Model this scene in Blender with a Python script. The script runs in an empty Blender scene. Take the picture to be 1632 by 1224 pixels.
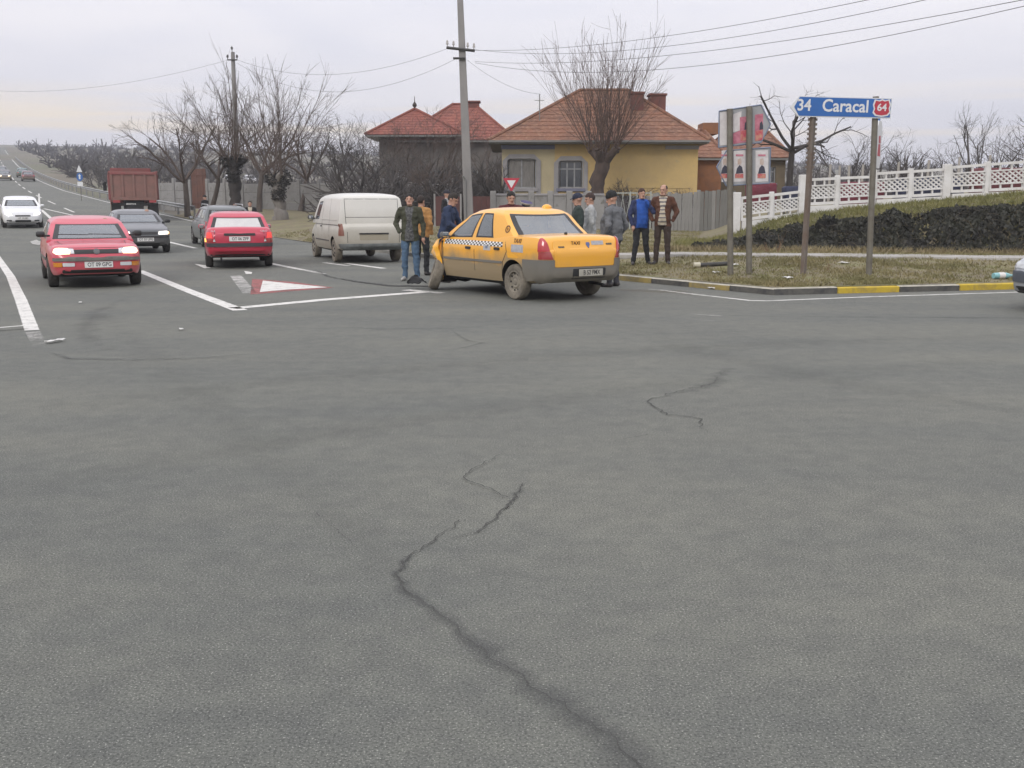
import bpy, bmesh, math, random
import numpy as np
from mathutils import Vector, Matrix, Quaternion
from mathutils.bvhtree import BVHTree

# ------------------------------------------------------------------ camera, sky, sun, exposure
scene = bpy.context.scene
C = scene.collection
R = math.radians
CAM_H, F_PX, HORIZON = 1.62, 1620.0, 322.0
PITCH = math.atan((612 - HORIZON) / F_PX)
cam_d = bpy.data.cameras.new('camera')
cam = bpy.data.objects.new('camera', cam_d); C.objects.link(cam)
cam.location = (0, 0, CAM_H); cam.rotation_euler = (R(90) - PITCH, 0, 0)
cam_d.sensor_width = 36; cam_d.lens = 36 * F_PX / 1632
cam_d.clip_start = 0.05; cam_d.clip_end = 5000
scene.camera = cam

world = bpy.data.worlds.new('World'); scene.world = world; world.use_nodes = True
SUN_EL, SUN_ROT = R(34), R(205)
def build_world():
    nt = world.node_tree; nt.nodes.clear()
    N = lambda t, **k: nt.nodes.new(t)
    out = N('ShaderNodeOutputWorld'); bg = N('ShaderNodeBackground')
    sky = N('ShaderNodeTexSky'); sky.sky_type = 'NISHITA'; sky.sun_disc = False
    sky.sun_elevation = SUN_EL; sky.sun_rotation = SUN_ROT; sky.air_density = 1.6; sky.dust_density = 4
    tc = N('ShaderNodeTexCoord'); sep = N('ShaderNodeSeparateXYZ')
    nt.links.new(tc.outputs['Generated'], sep.inputs[0])
    def math_(op, a, b=None, c=None):
        m = N('ShaderNodeMath'); m.operation = op
        for i, v in enumerate((a, b, c)):
            if v is None: continue
            if isinstance(v, (int, float)): m.inputs[i].default_value = v
            else: nt.links.new(v, m.inputs[i])
        return m.outputs[0]
    zz = math_('MAXIMUM', sep.outputs['Z'], 0.0)
    # overcast cloud deck: brighter towards the zenith, streaked near the horizon
    mp = N('ShaderNodeMapping'); mp.inputs['Scale'].default_value = (1.6, 1.6, 11)
    nt.links.new(tc.outputs['Generated'], mp.inputs[0])
    nz = N('ShaderNodeTexNoise'); nz.inputs['Scale'].default_value = 1.5; nz.inputs['Detail'].default_value = 5
    nz.inputs['Distortion'].default_value = .6
    nt.links.new(mp.outputs[0], nz.inputs['Vector'])
    ramp = N('ShaderNodeValToRGB'); nt.links.new(nz.outputs['Fac'], ramp.inputs[0])
    e = ramp.color_ramp.elements
    e[0].position = .36; e[0].color = (.755, .755, .835, 1)
    e[1].position = .64; e[1].color = (.865, .845, .89, 1)
    # cream gaps low over the hills
    mp2 = N('ShaderNodeMapping'); mp2.inputs['Scale'].default_value = (1.3, 1.3, 26); mp2.inputs['Location'].default_value = (1.9, .4, 0)
    nt.links.new(tc.outputs['Generated'], mp2.inputs[0])
    nz2 = N('ShaderNodeTexNoise'); nz2.inputs['Scale'].default_value = 1.7; nz2.inputs['Detail'].default_value = 4
    nt.links.new(mp2.outputs[0], nz2.inputs['Vector'])
    low = math_('SUBTRACT', 1.0, math_('MINIMUM', math_('ABSOLUTE', math_('DIVIDE', math_('SUBTRACT', zz, .072), .034)), 1.0))
    gap = math_('MULTIPLY', math_('MINIMUM', math_('MAXIMUM', math_('MULTIPLY', math_('SUBTRACT', nz2.outputs['Fac'], .46), 7.0), 0.0), 1.0), low)
    mixg = N('ShaderNodeMixRGB'); nt.links.new(gap, mixg.inputs[0]); nt.links.new(ramp.outputs[0], mixg.inputs[1])
    mixg.inputs[2].default_value = (1.0, .87, .70, 1)
    grad = math_('ADD', 1.0, math_('MULTIPLY', zz, 1.2))
    mul = N('ShaderNodeMixRGB'); mul.blend_type = 'MULTIPLY'; mul.inputs[0].default_value = 1
    nt.links.new(mixg.outputs[0], mul.inputs[1])
    cmb = N('ShaderNodeCombineXYZ')
    for i in range(3): nt.links.new(grad, cmb.inputs[i])
    nt.links.new(cmb.outputs[0], mul.inputs[2])
    sk = N('ShaderNodeMixRGB'); sk.blend_type = 'MULTIPLY'; sk.inputs[0].default_value = 1
    nt.links.new(sky.outputs[0], sk.inputs[1]); sk.inputs[2].default_value = (.08, .08, .08, 1)
    fin = N('ShaderNodeMixRGB'); fin.inputs[0].default_value = .93
    nt.links.new(sk.outputs[0], fin.inputs[1]); nt.links.new(mul.outputs[0], fin.inputs[2])
    nt.links.new(fin.outputs[0], bg.inputs['Color']); bg.inputs['Strength'].default_value = 1.0
    nt.links.new(bg.outputs[0], out.inputs['Surface'])
build_world()
sun_d = bpy.data.lights.new('sun', 'SUN'); sun_d.energy = 1.25; sun_d.angle = R(20); sun_d.color = (1, .96, .9)
sun = bpy.data.objects.new('sun', sun_d); C.objects.link(sun)
# sun behind the camera, to the right: light travels along -dir
_sd = Vector((math.sin(SUN_ROT) * math.cos(SUN_EL), math.cos(SUN_ROT) * math.cos(SUN_EL), math.sin(SUN_EL)))
sun.rotation_euler = (-_sd).to_track_quat('-Z', 'Y').to_euler()
scene.view_settings.view_transform = 'Standard'; scene.view_settings.look = 'None'
scene.view_settings.exposure = 0.0; scene.view_settings.gamma = 1.0
scene.render.engine = 'CYCLES'
scene.cycles.use_denoising = True
scene.cycles.max_bounces = 6; scene.cycles.transparent_max_bounces = 16
scene.cycles.filter_width = 1.5
scene.cycles.volume_bounces = 0

# ------------------------------------------------------------------ helpers
_f = Vector((0, math.cos(PITCH), -math.sin(PITCH))); _u = Vector((0, math.sin(PITCH), math.cos(PITCH)))
def ray(px, py): return _f * F_PX + Vector((1, 0, 0)) * (px - 816) + _u * (612 - py)
def G(px, py, z=0.0):
    d = ray(px, py); t = (z - CAM_H) / d.z
    return Vector((d.x * t, d.y * t, z))
def P(px, py, Y):
    d = ray(px, py); t = Y / d.y
    return Vector((d.x * t, Y, CAM_H + d.z * t))

def tag(o, label=None, cat=None, group=None, kind=None):
    if label: o['label'] = label
    if cat: o['category'] = cat
    if group: o['group'] = group
    if kind: o['kind'] = kind
    return o
def empty(name, loc=(0, 0, 0), rz=0.0, label=None, cat=None, group=None):
    o = bpy.data.objects.new(name, None); C.objects.link(o)
    o.location = loc; o.rotation_euler = (0, 0, rz); o.empty_display_size = .2
    return tag(o, label, cat, group)
def link(name, me, mats=None, parent=None, smooth=None):
    o = bpy.data.objects.new(name, me); C.objects.link(o)
    if mats is not None:
        if not isinstance(mats, (list, tuple)): mats = [mats]
        if len(me.materials) == 0:
            for m in mats: me.materials.append(m)
    if parent is not None: o.parent = parent
    if smooth is not None: smooth_me(me, smooth)
    return o
def smooth_me(me, angle=40):
    me.polygons.foreach_set('use_smooth', [True] * len(me.polygons))
    if angle < 180:
        bm = bmesh.new(); bm.from_mesh(me)
        a = R(angle)
        for e in bm.edges:
            e.smooth = not (len(e.link_faces) == 2 and e.calc_face_angle(0) > a)
        bm.to_mesh(me); bm.free()
    me.update()
def bm_obj(name, bm, mats, parent=None, smooth=None):
    me = bpy.data.meshes.new(name); bm.normal_update(); bm.to_mesh(me); bm.free()
    return link(name, me, mats, parent, smooth)
def py_obj(name, vs, fs, mats, parent=None, smooth=None):
    me = bpy.data.meshes.new(name); me.from_pydata([tuple(v) for v in vs], [], fs); me.update()
    return link(name, me, mats, parent, smooth)
def bx(bm, x0, x1, y0, y1, z0, z1, bev=0.0, mat=0, M=None):
    r = bmesh.ops.create_cube(bm, size=1)
    vs = r['verts']
    for v in vs:
        v.co = Vector(((x0 + x1) / 2 + v.co.x * (x1 - x0), (y0 + y1) / 2 + v.co.y * (y1 - y0), (z0 + z1) / 2 + v.co.z * (z1 - z0)))
    fs = list({f for v in vs for f in v.link_faces})
    for f in fs: f.material_index = mat
    allv = vs
    if bev > 0:
        es = list({e for v in vs for e in v.link_edges})
        rb = bmesh.ops.bevel(bm, geom=es, offset=bev, segments=1, affect='EDGES', profile=.5)
        allv = list({v for f in rb['faces'] for v in f.verts} | {v for v in vs if v.is_valid})
        allv = list({v for v in allv if v.is_valid})
        fs2 = {f for v in allv for f in v.link_faces}
        for f in fs2: f.material_index = mat
        allv = list({v for f in fs2 for v in f.verts})
    if M is not None:
        for v in allv: v.co = M @ v.co
    return allv
def box(name, x0, x1, y0, y1, z0, z1, m, parent=None, bev=0.0):
    bm = bmesh.new(); bx(bm, x0, x1, y0, y1, z0, z1, bev)
    return bm_obj(name, bm, m, parent)
def tube(vs, fs, pts, rad, n=5, cap=True):
    pts = [Vector(p) for p in pts]
    b0 = len(vs); k = len(pts)
    up = Vector((0, 0, 1))
    for i, p in enumerate(pts):
        t = (pts[min(i + 1, k - 1)] - pts[max(i - 1, 0)])
        if t.length < 1e-9: t = Vector((0, 0, 1))
        t.normalize()
        a = t.cross(up if abs(t.z) < .9 else Vector((1, 0, 0))).normalized(); b = t.cross(a)
        r = rad[i] if hasattr(rad, '__len__') else rad
        for j in range(n):
            q = 2 * math.pi * j / n
            vs.append(p + a * (math.cos(q) * r) + b * (math.sin(q) * r))
    for i in range(k - 1):
        for j in range(n):
            j2 = (j + 1) % n
            fs.append((b0 + i * n + j, b0 + i * n + j2, b0 + (i + 1) * n + j2, b0 + (i + 1) * n + j))
    if cap:
        fs.append(tuple(b0 + j for j in reversed(range(n)))); fs.append(tuple(b0 + (k - 1) * n + j for j in range(n)))
def tube_obj(name, pts, rad, m, parent=None, n=8, smooth=40):
    vs, fs = [], []; tube(vs, fs, pts, rad, n)
    return py_obj(name, vs, fs, m, parent, smooth)
def lathe(name, prof, m, parent=None, n=24, axis='z', smooth=35, mats=None):
    """prof: list of (radius, height[, matindex of the band that starts here])"""
    vs, fs, mi = [], [], []
    for p in prof:
        for j in range(n):
            q = 2 * math.pi * j / n; c, s = math.cos(q) * p[0], math.sin(q) * p[0]
            vs.append((c, s, p[1]) if axis == 'z' else ((c, p[1], s) if axis == 'y' else (p[1], c, s)))
    for i in range(len(prof) - 1):
        for j in range(n):
            j2 = (j + 1) % n
            fs.append((i * n + j, i * n + j2, (i + 1) * n + j2, (i + 1) * n + j)); mi.append(prof[i][2] if len(prof[i]) > 2 else 0)
    o = py_obj(name, vs, fs, mats or m, parent)
    o.data.polygons.foreach_set('material_index', mi)
    bm = bmesh.new(); bm.from_mesh(o.data)
    bmesh.ops.remove_doubles(bm, verts=bm.verts, dist=1e-5); bmesh.ops.holes_fill(bm, edges=bm.edges)
    bmesh.ops.recalc_face_normals(bm, faces=bm.faces); bm.to_mesh(o.data); bm.free()
    smooth_me(o.data, smooth)
    return o
def text(name, s, size, m, parent=None, loc=(0, 0, 0), rot=None, extrude=.002, align='CENTER', sx=1.0, bold=0.0):
    cu = bpy.data.curves.new(name, 'FONT'); cu.body = s; cu.size = size; cu.extrude = extrude; cu.offset = bold
    cu.align_x = align; cu.align_y = 'CENTER'; cu.resolution_u = 3
    cu.materials.append(m)
    t = bpy.data.objects.new(name, cu); C.objects.link(t)
    me = bpy.data.meshes.new_from_object(t.evaluated_get(bpy.context.evaluated_depsgraph_get()))
    bpy.data.objects.remove(t); bpy.data.curves.remove(cu)
    me.materials.clear(); me.materials.append(m)
    o = bpy.data.objects.new(name, me); C.objects.link(o)
    o.location = loc
    if rot is not None: o.rotation_euler = rot
    o.scale = (sx, 1, 1)
    if parent is not None: o.parent = parent
    return o
def pchip(xs, ys):
    xs = np.array(xs, float); ys = np.array(ys, float)
    o = np.argsort(xs); xs, ys = xs[o], ys[o]
    h = np.diff(xs); d = np.diff(ys) / h; m = np.zeros(len(xs))
    for i in range(1, len(xs) - 1):
        if d[i - 1] * d[i] > 0:
            w1, w2 = 2 * h[i] + h[i - 1], h[i] + 2 * h[i - 1]
            m[i] = (w1 + w2) / (w1 / d[i - 1] + w2 / d[i])
    m[0], m[-1] = d[0], d[-1]
    def f(x):
        x = min(max(x, xs[0]), xs[-1]); i = min(max(int(np.searchsorted(xs, x)) - 1, 0), len(h) - 1)
        t = (x - xs[i]) / h[i]; t2, t3 = t * t, t ** 3
        return float((2 * t3 - 3 * t2 + 1) * ys[i] + (t3 - 2 * t2 + t) * h[i] * m[i] + (-2 * t3 + 3 * t2) * ys[i + 1] + (t3 - t2) * h[i] * m[i + 1])
    return f
def sstep(a, b, x):
    t = min(max((x - a) / (b - a), 0), 1); return t * t * (3 - 2 * t)
from mathutils import noise as mnoise
def nz(x, y=0, z=0): return mnoise.noise(Vector((x, y, z)))

# ------------------------------------------------------------------ materials
_mats = {}
def M(name, col=(.5, .5, .5), rough=.6, metal=0.0, noise=None, col2=None, bump=None, coat=0.0, emit=None, emit_s=0.0, spec=.5, coords='Object', stretch=(1, 1, 1), speck=None):
    if name in _mats: return _mats[name]
    m = bpy.data.materials.new(name); m.use_nodes = True; _mats[name] = m
    nt = m.node_tree; b = nt.nodes['Principled BSDF']
    b.inputs['Base Color'].default_value = (*col, 1); b.inputs['Roughness'].default_value = rough
    b.inputs['Metallic'].default_value = metal; b.inputs['Coat Weight'].default_value = coat
    b.inputs['Coat Roughness'].default_value = .08
    b.inputs['Specular IOR Level'].default_value = spec
    if emit: b.inputs['Emission Color'].default_value = (*emit, 1); b.inputs['Emission Strength'].default_value = emit_s
    tc = nt.nodes.new('ShaderNodeTexCoord'); mp = nt.nodes.new('ShaderNodeMapping'); mp.inputs['Scale'].default_value = stretch
    nt.links.new(tc.outputs[coords], mp.inputs[0])
    last = None
    if noise:
        n = nt.nodes.new('ShaderNodeTexNoise'); n.inputs['Scale'].default_value = noise[0]; n.inputs['Detail'].default_value = 6
        n.inputs['Roughness'].default_value = .65
        nt.links.new(mp.outputs[0], n.inputs['Vector'])
        r = nt.nodes.new('ShaderNodeValToRGB'); nt.links.new(n.outputs['Fac'], r.inputs[0])
        lo, hi = noise[1] if isinstance(noise[1], tuple) else (.35, .65)
        r.color_ramp.elements[0].position = lo; r.color_ramp.elements[1].position = hi
        c2 = col2 or tuple(c * .6 for c in col)
        r.color_ramp.elements[0].color = (*c2, 1); r.color_ramp.elements[1].color = (*col, 1)
        last = r.outputs[0]
    if speck:
        n = nt.nodes.new('ShaderNodeTexNoise'); n.inputs['Scale'].default_value = speck[0]; n.inputs['Detail'].default_value = 3
        nt.links.new(mp.outputs[0], n.inputs['Vector'])
        r = nt.nodes.new('ShaderNodeValToRGB'); nt.links.new(n.outputs['Fac'], r.inputs[0])
        r.color_ramp.elements[0].position = speck[1]; r.color_ramp.elements[1].position = speck[2]
        mx = nt.nodes.new('ShaderNodeMixRGB'); nt.links.new(r.outputs[0], mx.inputs[0])
        if last: nt.links.new(last, mx.inputs[1])
        else: mx.inputs[1].default_value = (*col, 1)
        mx.inputs[2].default_value = (*speck[3], 1); last = mx.outputs[0]
    if last: nt.links.new(last, b.inputs['Base Color'])
    if bump:
        n = nt.nodes.new('ShaderNodeTexNoise'); n.inputs['Scale'].default_value = bump[0]; n.inputs['Detail'].default_value = 4
        nt.links.new(mp.outputs[0], n.inputs['Vector'])
        bp = nt.nodes.new('ShaderNodeBump'); bp.inputs['Strength'].default_value = bump[1]; bp.inputs['Distance'].default_value = bump[2] if len(bump) > 2 else .02
        nt.links.new(n.outputs['Fac'], bp.inputs['Height']); nt.links.new(bp.outputs[0], b.inputs['Normal'])
    return m

def M_paint(name, col, dirt=(.23, .2, .15), z0=.35, z1=.85, amount=1.0, rough=.28, coat=.6):
    """car paint with road dust thrown up over the lower body"""
    if name in _mats: return _mats[name]
    m = M(name, col, rough, coat=coat)
    nt = m.node_tree; b = nt.nodes['Principled BSDF']
    tc = nt.nodes.new('ShaderNodeTexCoord'); sp = nt.nodes.new('ShaderNodeSeparateXYZ'); nt.links.new(tc.outputs['Object'], sp.inputs[0])
    n = nt.nodes.new('ShaderNodeTexNoise'); n.inputs['Scale'].default_value = 2.3; n.inputs['Detail'].default_value = 6
    nt.links.new(tc.outputs['Object'], n.inputs['Vector'])
    ad = nt.nodes.new('ShaderNodeMath'); ad.operation = 'MULTIPLY_ADD'; nt.links.new(n.outputs['Fac'], ad.inputs[0]); ad.inputs[1].default_value = .5
    nt.links.new(sp.outputs['Z'], ad.inputs[2])
    mr = nt.nodes.new('ShaderNodeMapRange'); mr.inputs['From Min'].default_value = z1 + .25; mr.inputs['From Max'].default_value = z0 + .25
    mr.inputs['To Min'].default_value = .04; mr.inputs['To Max'].default_value = amount
    nt.links.new(ad.outputs[0], mr.inputs['Value'])
    mx = nt.nodes.new('ShaderNodeMixRGB'); nt.links.new(mr.outputs[0], mx.inputs[0]); mx.inputs[1].default_value = (*col, 1); mx.inputs[2].default_value = (*dirt, 1)
    nt.links.new(mx.outputs[0], b.inputs['Base Color'])
    rr = nt.nodes.new('ShaderNodeMapRange'); rr.inputs['To Min'].default_value = rough; rr.inputs['To Max'].default_value = .85
    nt.links.new(mr.outputs[0], rr.inputs['Value']); nt.links.new(rr.outputs[0], b.inputs['Roughness'])
    cc = nt.nodes.new('ShaderNodeMapRange'); cc.inputs['To Min'].default_value = coat; cc.inputs['To Max'].default_value = 0
    nt.links.new(mr.outputs[0], cc.inputs['Value']); nt.links.new(cc.outputs[0], b.inputs['Coat Weight'])
    return m

def M_glass(name='car_glass', tint=(.30, .34, .34)):
    if name in _mats: return _mats[name]
    m = bpy.data.materials.new(name); m.use_nodes = True; _mats[name] = m
    nt = m.node_tree; nt.nodes.clear()
    o = nt.nodes.new('ShaderNodeOutputMaterial'); t = nt.nodes.new('ShaderNodeBsdfTransparent'); g = nt.nodes.new('ShaderNodeBsdfGlossy')
    t.inputs[0].default_value = (*tint, 1); g.inputs['Roughness'].default_value = .06; g.inputs[0].default_value = (.9, .95, .97, 1)
    d = nt.nodes.new('ShaderNodeBsdfDiffuse'); d.inputs[0].default_value = (.2, .2, .19, 1)
    m0 = nt.nodes.new('ShaderNodeMixShader'); m0.inputs[0].default_value = .16
    nt.links.new(t.outputs[0], m0.inputs[1]); nt.links.new(d.outputs[0], m0.inputs[2])
    fr = nt.nodes.new('ShaderNodeFresnel'); fr.inputs[0].default_value = 1.7
    ad = nt.nodes.new('ShaderNodeMath'); ad.inputs[1].default_value = .13; nt.links.new(fr.outputs[0], ad.inputs[0]); ad.use_clamp = True
    mx = nt.nodes.new('ShaderNodeMixShader'); nt.links.new(ad.outputs[0], mx.inputs[0])
    nt.links.new(m0.outputs[0], mx.inputs[1]); nt.links.new(g.outputs[0], mx.inputs[2]); nt.links.new(mx.outputs[0], o.inputs[0])
    return m

def M_fade(name, col, rough=.8, nscale=6.0, lo=.35, hi=.6, amount=1.0, spec=.3, fine=60.0):
    """thin sheet on the road: covers by its 'fade' attribute times a worn noise"""
    if name in _mats: return _mats[name]
    m = bpy.data.materials.new(name); m.use_nodes = True; _mats[name] = m
    nt = m.node_tree; b = nt.nodes['Principled BSDF']; out = nt.nodes['Material Output']
    b.inputs['Base Color'].default_value = (*col, 1); b.inputs['Roughness'].default_value = rough; b.inputs['Specular IOR Level'].default_value = spec
    at = nt.nodes.new('ShaderNodeAttribute'); at.attribute_name = 'fade'
    tc = nt.nodes.new('ShaderNodeTexCoord')
    n = nt.nodes.new('ShaderNodeTexNoise'); n.inputs['Scale'].default_value = nscale; n.inputs['Detail'].default_value = 5; n.inputs['Roughness'].default_value = .7
    nt.links.new(tc.outputs['Object'], n.inputs['Vector'])
    n2 = nt.nodes.new('ShaderNodeTexNoise'); n2.inputs['Scale'].default_value = fine; n2.inputs['Detail'].default_value = 2
    nt.links.new(tc.outputs['Object'], n2.inputs['Vector'])
    av = nt.nodes.new('ShaderNodeMath'); av.operation = 'MULTIPLY_ADD'; nt.links.new(n2.outputs['Fac'], av.inputs[0]); av.inputs[1].default_value = .45
    nt.links.new(n.outputs['Fac'], av.inputs[2])
    ad = nt.nodes.new('ShaderNodeMath'); ad.operation = 'MULTIPLY_ADD'; nt.links.new(at.outputs['Fac'], ad.inputs[0]); ad.inputs[1].default_value = 1.0
    sb = nt.nodes.new('ShaderNodeMath'); sb.operation = 'SUBTRACT'; nt.links.new(av.outputs[0], sb.inputs[0]); sb.inputs[1].default_value = .725
    nt.links.new(sb.outputs[0], ad.inputs[2])
    mr = nt.nodes.new('ShaderNodeMapRange'); mr.inputs['From Min'].default_value = lo; mr.inputs['From Max'].default_value = hi
    mr.inputs['To Min'].default_value = 0; mr.inputs['To Max'].default_value = amount
    nt.links.new(ad.outputs[0], mr.inputs['Value'])
    tr = nt.nodes.new('ShaderNodeBsdfTransparent'); mx = nt.nodes.new('ShaderNodeMixShader')
    nt.links.new(mr.outputs[0], mx.inputs[0]); nt.links.new(tr.outputs[0], mx.inputs[1]); nt.links.new(b.outputs[0], mx.inputs[2])
    nt.links.new(mx.outputs[0], out.inputs['Surface'])
    return m
# ------------------------------------------------------------------ terrain, roads, verge
UX, UY = -.451, .893                                   # the side road runs away along this direction
_zs = pchip([-500, 30, 45, 55, 70, 100, 165, 260, 400, 537, 700, 950, 1300, 2500], [0, 0, .12, .42, .9, 2.0, 4.7, 9.8, 18, 26.5, 34, 45, 50, 52])
_zl = np.array([_zs(s) for s in range(-500, 2501)])
def terr(x, y):
    s = min(max(UX * x + UY * y, -499), 2499) + 500
    i = int(s); f = s - i
    return float(_zl[i] * (1 - f) + _zl[i + 1] * f)

ASPHALT = M('asphalt', (.160, .163, .143), .92, noise=(.30, (.36, .64)), col2=(.135, .139, .126), bump=(150, .6, .008), speck=(135, .60, .67, (.37, .37, .33)), spec=.3, coords='Object')
def asphalt_extra():
    nt = ASPHALT.node_tree; b = nt.nodes['Principled BSDF']
    src = b.inputs['Base Color'].links[0].from_socket
    tc = nt.nodes.new('ShaderNodeTexCoord')
    # dark pits between the stones
    n = nt.nodes.new('ShaderNodeTexNoise'); n.inputs['Scale'].default_value = 105; n.inputs['Detail'].default_value = 3
    nt.links.new(tc.outputs['Object'], n.inputs['Vector'])
    r = nt.nodes.new('ShaderNodeValToRGB'); nt.links.new(n.outputs['Fac'], r.inputs[0])
    r.color_ramp.elements[0].position = .37; r.color_ramp.elements[0].color = (.56, .57, .57, 1)
    r.color_ramp.elements[1].position = .54; r.color_ramp.elements[1].color = (1, 1, 1, 1)
    mx = nt.nodes.new('ShaderNodeMixRGB'); mx.blend_type = 'MULTIPLY'; mx.inputs[0].default_value = 1
    nt.links.new(src, mx.inputs[1]); nt.links.new(r.outputs[0], mx.inputs[2])
    # old patches and traffic polish
    mp = nt.nodes.new('ShaderNodeMapping'); mp.inputs['Scale'].default_value = (.14, .5, 1); mp.inputs['Rotation'].default_value = (0, 0, R(-20))
    nt.links.new(tc.outputs['Object'], mp.inputs[0])
    n3 = nt.nodes.new('ShaderNodeTexNoise'); n3.inputs['Scale'].default_value = 1.3; n3.inputs['Detail'].default_value = 4; nt.links.new(mp.outputs[0], n3.inputs['Vector'])
    r3 = nt.nodes.new('ShaderNodeValToRGB'); nt.links.new(n3.outputs['Fac'], r3.inputs[0])
    r3.color_ramp.elements[0].position = .38; r3.color_ramp.elements[0].color = (.90, .91, .92, 1)
    r3.color_ramp.elements[1].position = .62; r3.color_ramp.elements[1].color = (1.06, 1.05, 1.02, 1)
    m2 = nt.nodes.new('ShaderNodeMixRGB'); m2.blend_type = 'MULTIPLY'; m2.inputs[0].default_value = 1
    nt.links.new(mx.outputs[0], m2.inputs[1]); nt.links.new(r3.outputs[0], m2.inputs[2])
    # hand-sized blotches of worn binder
    n4 = nt.nodes.new('ShaderNodeTexNoise'); n4.inputs['Scale'].default_value = 5.5; n4.inputs['Detail'].default_value = 5; n4.inputs['Roughness'].default_value = .7; nt.links.new(tc.outputs['Object'], n4.inputs['Vector'])
    r4 = nt.nodes.new('ShaderNodeValToRGB'); nt.links.new(n4.outputs['Fac'], r4.inputs[0])
    r4.color_ramp.elements[0].position = .35; r4.color_ramp.elements[0].color = (.88, .88, .89, 1)
    r4.color_ramp.elements[1].position = .65; r4.color_ramp.elements[1].color = (1.08, 1.08, 1.06, 1)
    m4 = nt.nodes.new('ShaderNodeMixRGB'); m4.blend_type = 'MULTIPLY'; m4.inputs[0].default_value = 1
    nt.links.new(m2.outputs[0], m4.inputs[1]); nt.links.new(r4.outputs[0], m4.inputs[2])
    nt.links.new(m4.outputs[0], b.inputs['Base Color'])
asphalt_extra()
GROUND = M('field_soil', (.15, .132, .095), .95, noise=(.02, (.35, .65)), col2=(.10, .092, .075), speck=(.06, .50, .60, (.115, .115, .07)), bump=(3, .4, .1))
VERGE = M('verge_grass_soil', (.195, .17, .09), .95, noise=(1.1, (.36, .62)), col2=(.14, .115, .075), speck=(2.2, .52, .68, (.15, .15, .06)), bump=(25, .6, .03))

def build_ground():
    def axis(vals): return sorted(set(vals))
    g = lambda a, b, n: [a + (b - a) * i / n for i in range(n + 1)]
    xs = axis(g(-1600, -400, 20) + g(-400, -60, 40) + g(-60, 70, 44) + g(70, 300, 24) + g(300, 1600, 16))
    ys = axis(g(-120, 20, 14) + g(20, 120, 40) + g(120, 620, 70) + g(620, 1700, 30))
    vs = []
    for y in ys:
        for x in xs:
            far = sstep(150, 700, math.hypot(x, y))
            vs.append((x, y, terr(x, y) - .09 + far * 3.0 * nz(x * .004, y * .004)))
    n = len(xs); fs = [(j * n + i, j * n + i + 1, (j + 1) * n + i + 1, (j + 1) * n + i) for j in range(len(ys) - 1) for i in range(n - 1)]
    tag(py_obj('ground', vs, fs, GROUND, smooth=180), kind='structure')
build_ground()

_rl = pchip([-20, 12.6, 28, 150, 480, 1000], [8, -6.2, -14.0, -75.6, -241.5, -505])
_rr = pchip([-20, 21.5, 60, 102, 150, 480, 1000], [25, 2.2, -19.0, -43, -68.3, -234.3, -497])
def GT(px, py, lift=0.0):
    d = ray(px, py).normalized(); t = 2.0; o = Vector((0, 0, CAM_H))
    while t < 900:
        p = o + d * t
        if p.z < terr(p.x, p.y) + lift: break
        t *= 1.004
    return p
def build_roads():
    def sheet(name, rows):
        vs, fs = [], []
        m = len(rows[0])
        for row in rows:
            for (x, y) in row: vs.append((x, y, terr(x, y)))
        for j in range(len(rows) - 1):
            for i in range(m - 1): fs.append((j * m + i, j * m + i + 1, (j + 1) * m + i + 1, (j + 1) * m + i))
        return tag(py_obj(name, vs, fs, ASPHALT, smooth=180), kind='structure')
    xs = [-70 + 140 * i / 56 for i in range(57)]
    ys = [-30 + 54 * j / 27 for j in range(28)]
    sheet('junction_road', [[(x, y) for x in xs] for y in ys])
    ys = [24 + 1.5 * j for j in range(60)] + [114 + 6 * j for j in range(1, 110)]
    rows = []
    for y in ys:
        a, b = _rl(y) - .9, _rr(y) + .6
        rows.append([(a + (b - a) * i / 14, y) for i in range(15)])
    sheet('road', rows)
build_roads()

# right-hand verge behind the kerb, with the overgrown bank under the white fence
K1, K2, K3 = Vector((2.2, 21.5, 0)), Vector((4.62, 17.95, 0)), Vector((9.55, 19.2, 0))
KERB = [Vector((-19, 60, 0)), K1, K2, K3, Vector((45, 28.2, 0))]
def kerb_dist(x, y):
    d = 1e9
    for a, b in zip(KERB[:-1], KERB[1:]):
        t = b - a; n = Vector((-t.y, t.x, 0)).normalized()
        d = min(d, (Vector((x, y, 0)) - a).dot(n))
    return d
_fz = pchip([5.0, 7.4, 9.6, 11.9, 14.4, 16.9, 22, 40], [.40, .84, 1.22, 1.5, 1.74, 1.98, 2.4, 3.0])
BA, BT = Vector((5.4, 28.5, 0)), Vector((8, -1.7, 0)).normalized()
BN = Vector((-BT.y, BT.x, 0))
def bank(x, y):
    r = Vector((x, y, 0)) - BA
    return r.dot(BT), r.dot(BN)
def verge_z(x, y):
    d = max(kerb_dist(x, y), 0)
    z = terr(x, y) + .12 - .10 * sstep(33, 40, y) * (1 - sstep(.3, 3, d)) + .2 * sstep(.2, 4.5, d) + .015 * nz(x * 1.3, y * 1.3) * min(d, 1)
    t, q = bank(x, y)
    if q > -1 and t > -2.5:
        top = _fz(x)
        wob = .45 * nz(t * .5, 3.1) + .30 * nz(t * 1.7, 9)
        e = q + wob
        f = .84 * sstep(-.15, .95, e) + .16 * sstep(.8, 5.2, e)
        f *= sstep(-.8, 2.2, t) if t < 2.2 else 1
        back = 1 - sstep(16, 30, q)
        z = max(z, z + (top - .33) * f * back + .05 * nz(x * 2, y * 2, 5) * f)
    return z
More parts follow.
